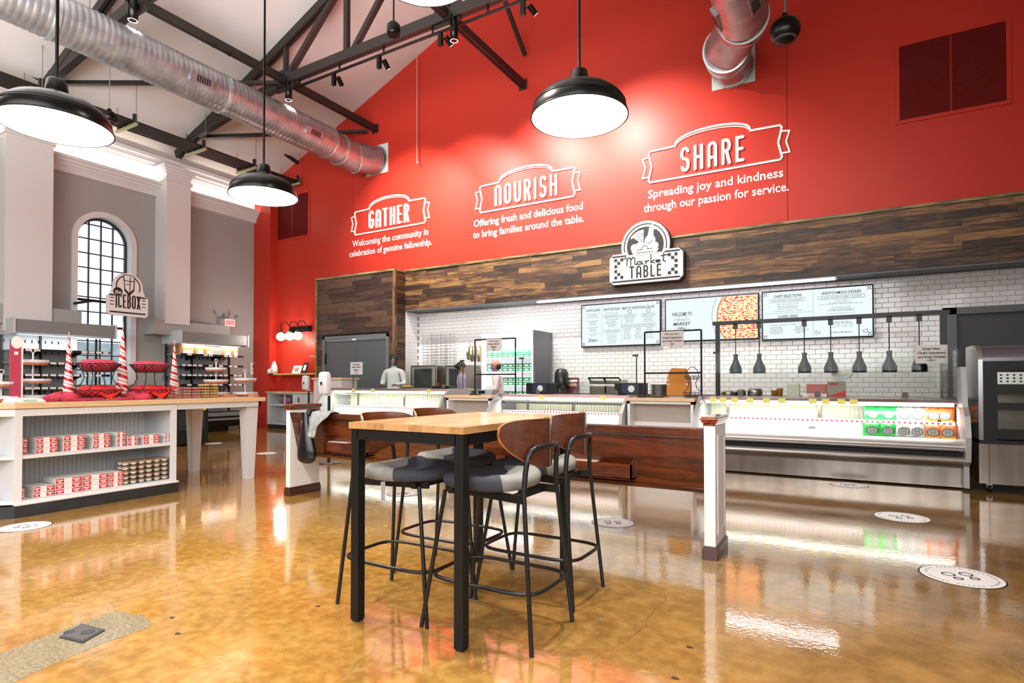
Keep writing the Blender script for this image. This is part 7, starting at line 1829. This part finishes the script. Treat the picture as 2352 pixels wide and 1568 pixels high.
obj('tub', MB().lathe([(.10, 1.077), (.14, 1.15)], (x, 8.72, 0), 20), CLR, t); obj('snacks', MB().sph((x, 8.72, 1.115), .11, .11, .03, 16, 8, lambda d: 1 + .1 * math.sin(12 * d.x)), M('snack_mix', '#c99a3c', .7, noise=.6, nscale=40), t)
x = P(1003, 885, Y=8.8).x
t = thing('slicer_guard', 'grey deli slicer with a clear guard on the leftmost case', 'appliance', (x, 8.95, 1.08))
obj('base', MB().box(x - .2, x + .2, 8.9, 9.2, 1.077, 1.13), CB, t, bevel=.01); obj('handle', MB().tube([(x - .05, 8.9, 1.13), (x - .02, 8.88, 1.17)], .02, 10), M('handle_red', '#a3242a', .4), t)
x = P(1122, 885, Y=8.75).x
t = thing('card_terminal', 'grey register terminal on the left service counter', 'terminal', (x, 8.75, .976))
obj('base', MB().prism([(0, 0), (.25, 0), (.25, .10), (.05, .08)], lambda u, v, d: (x + d, 8.65 + u, .976 + v), -.2, .12), M('terminal_grey', '#8f9192', .4), t); obj('screen', MB().box(x - .16, x - .02, 8.655, 8.66, 1.0, 1.05), RUB, t)
x = P(1480, 902, Y=8.4).x
t = thing('card_reader', 'small black card reader with cable on the right service counter', 'card reader', (x, 8.4, .976))
obj('body', MB().box(x - .09, x + .02, 8.32, 8.44, .977, 1.005), CB, t, bevel=.006); obj('cable', MB().tube([(x + .02, 8.4, .985), (x + .12, 8.38, .985), (x + .2, 8.45, .982), (x + .28, 8.4, .982)], .008, 8), CB, t)

# ================================================================== STAFF
SKIN1 = M('skin_dark', '#6b4030', .5); SKIN2 = M('skin_tan', '#9c6a50', .5); HAIR = M('hair_black', '#0f0c0c', .6, bump=.6, bscale=60)
def skin_body(joints, edges, mat, name, parent, root=0):
    me = bpy.data.meshes.new(name); off = Vector(ORG[parent.name])
    me.from_pydata([Vector(j[0]) for j in joints], edges, []); me.materials.append(mat)
    o = bpy.data.objects.new(name, me); COL.objects.link(o); o.parent = parent; ORG[o.name] = ORG[parent.name]
    m = o.modifiers.new('skin', 'SKIN'); sv = me.skin_vertices[0].data
    for i, j in enumerate(joints): sv[i].radius = (j[1], j[2] if len(j) > 2 else j[1]); sv[i].use_root = (i == root)
    m.use_smooth_shade = True
    s = o.modifiers.new('sub', 'SUBSURF'); s.levels = 1; s.render_levels = 2
    return o
def worker(px, py_top, Y, H, lab, shirt, lower, skin, face=-1.2, mask=None, lean=0.0, armpose=0):
    """joints are local: x right, y toward viewer is -, z up"""
    x = P(px, 850, Y=Y).x; t = thing('person', lab, 'person', (0, 0, 0)); s = H / 1.75
    def J(x_, y_, z_, r, r2=None): return ((x_ * s, y_ * s, z_ * s), r * s, (r2 or r) * s)
    j = [J(0, 0, .95, .15, .11), J(0, 0, 1.12, .15, .11), J(0, -lean * .4, 1.30, .175, .12), J(0, -lean * .7, 1.42, .12, .08), J(0, -lean, 1.50, .055, .055), J(0, -lean * 1.1, 1.56, .055),
         J(.09, 0, .88, .095), J(.10, 0, .48, .065), J(.10, .02, .08, .05), J(.10, -.14, .05, .04),
         J(-.09, 0, .88, .095), J(-.10, 0, .48, .065), J(-.10, .02, .08, .05), J(-.10, -.14, .05, .04),
         J(.19, -lean * .6, 1.40, .075), J(.25, -.02, 1.14, .062), J(.17, -.24, 1.14 + armpose, .038), J(.15, -.30, 1.13 + armpose, .032),
         J(-.19, -lean * .6, 1.40, .075), J(-.25, -.02, 1.14, .062), J(-.17, -.24, 1.14, .038), J(-.15, -.30, 1.13, .032)]
    e = [(0, 1), (1, 2), (2, 3), (3, 4), (4, 5), (0, 6), (6, 7), (7, 8), (8, 9), (0, 10), (10, 11), (11, 12), (12, 13), (3, 14), (14, 15), (15, 16), (16, 17), (3, 18), (18, 19), (19, 20), (20, 21)]
    body = skin_body(j, e, shirt, 'body', t)
    hz = 1.645 * s; hy = -lean * 1.15 * s
    def headfn(d):
        g = 1.0
        if d.z < -.2: g *= 1 - .16 * (-d.z - .2)
        if abs(d.x) < .22 and d.y < -.85 and -.35 < d.z < .15: g *= 1.10
        if d.y < -.6 and .1 < d.z < .3 and abs(abs(d.x) - .38) < .16: g *= .95
        return g
    head = obj('head', MB().sph((0, hy, hz), .076 * s, .094 * s, .115 * s, 24, 18, headfn), skin, t)
    obj('neck', MB().tube([(0, hy + .01, hz - .16 * s), (0, hy, hz - .06 * s)], .052 * s, 14), skin, t)
    for sg in (-1, 1):
        obj('ear', MB().sph((sg * .078 * s, hy + .01, hz - .005), .014 * s, .022 * s, .03 * s, 10, 8), skin, head)
        obj('eye', MB().sph((sg * .03 * s, hy - .083 * s, hz + .008 * s), .012 * s, .008 * s, .009 * s, 10, 8), M('eye_dark', '#1a1412', .2), head)
        hx = sg * .15 * s; hy2 = -.30 * s; hz2 = (1.13 + (armpose if sg > 0 else 0)) * s
        hand = obj('hand', MB().sph((hx, hy2 - .03 * s, hz2), .036 * s, .045 * s, .018 * s, 14, 10), skin, t)
        for k_, (dx, ln) in enumerate(((-.027, .058), (-.009, .068), (.009, .064), (.027, .05))):
            obj('finger', MB().tube([(hx + dx * s, hy2 - .06 * s, hz2), (hx + dx * 1.1 * s, hy2 - (.06 + ln * .55) * s, hz2 - .006 * s), (hx + dx * 1.1 * s, hy2 - (.06 + ln) * s, hz2 - .028 * s)], .0085 * s, 8), skin, hand)
        obj('thumb', MB().tube([(hx - sg * .03 * s, hy2 - .02 * s, hz2), (hx - sg * .055 * s, hy2 - .05 * s, hz2 - .01 * s), (hx - sg * .05 * s, hy2 - .075 * s, hz2 - .02 * s)], .0095 * s, 8), skin, hand)
    if mask: obj('face_mask', MB().sph((0, hy - .012 * s, hz - .05 * s), .07 * s, .098 * s, .052 * s, 20, 12), mask, head)
    obj('trousers', MB().tube([(.09 * s, 0, .92 * s), (.10 * s, 0, .1 * s)], .105 * s, 14, r2=.08 * s).tube([(-.09 * s, 0, .92 * s), (-.10 * s, 0, .1 * s)], .105 * s, 14, r2=.08 * s), lower, t)
    t.location = (x, Y, 0); t.rotation_euler = (0, 0, face)
    return t, head, hz, hy, s
DRK = M('trousers_dark', '#26262c', .8)
def head_on(parent, nm, mb, mat, root): return obj(nm, mb, mat, parent)
t, hd, hz, hy, s = worker(905, 812, 9.62, 1.78, 'counter worker in a white sweatshirt and clear face shield behind the leftmost case', M('sweat_white', '#c9cac8', .9, noise=.1, nscale=5), DRK, SKIN1, face=.35, mask=M('mask_grey', '#3c3c40', .8))
obj('hair', MB().sph((0, hy + .02 * s, hz + .045 * s), .095 * s, .105 * s, .095 * s, 22, 14, lambda d: 1 + .03 * math.sin(20 * d.x) * math.cos(17 * d.y)), HAIR, hd)
obj('face_shield', MB().prism([(.11 * s * math.cos(math.radians(a_)), hy + .13 * s * math.sin(math.radians(a_))) for a_ in range(195, 346, 15)] + [(.114 * s * math.cos(math.radians(a_)), hy + .134 * s * math.sin(math.radians(a_))) for a_ in range(345, 194, -15)], lambda u, v, d: (u, v, d), hz - .13 * s, hz + .04 * s), CLR, hd)
FLORAL = M('floral_shirt', '#d9c9c4', .85, noise=.35, nscale=24)
t, hd, hz, hy, s = worker(1146, 828, 9.55, 1.62, 'counter worker in a pink cap, purple mask and floral shirt before the lit fridge', FLORAL, DRK, SKIN2, face=-1.15, mask=M('mask_purple', '#7b5b96', .8), lean=.06)
obj('cap', MB().sph((0, hy + .01 * s, hz + .04 * s), .088 * s, .104 * s, .088 * s, 22, 12, lambda d: 1 if d.z > -.15 else .93), M('cap_pink', '#d8a58e', .8), hd)
obj('cap_peak', MB().sph((0, hy - .13 * s, hz + .035 * s), .07 * s, .085 * s, .010 * s, 18, 8), M('cap_pink', '#c9917e'), hd)
obj('hair', MB().sph((0, hy + .035 * s, hz - .01 * s), .08 * s, .085 * s, .09 * s, 18, 12), HAIR, hd)
t, hd, hz, hy, s = worker(1060, 832, 9.62, 1.60, 'counter worker with dark hair and a plaid shirt, turned away by the ovens', M('plaid_shirt', '#8c7a92', .85, noise=.5, nscale=30), DRK, SKIN2, face=2.2)
obj('hair', MB().sph((0, hy + .015 * s, hz + .03 * s), .092 * s, .108 * s, .105 * s, 22, 14), HAIR, hd)
obj('hair_bun', MB().sph((0, hy + .12 * s, hz + .03 * s), .045 * s), HAIR, hd)
flush_text()
bpy.context.view_layer.update()
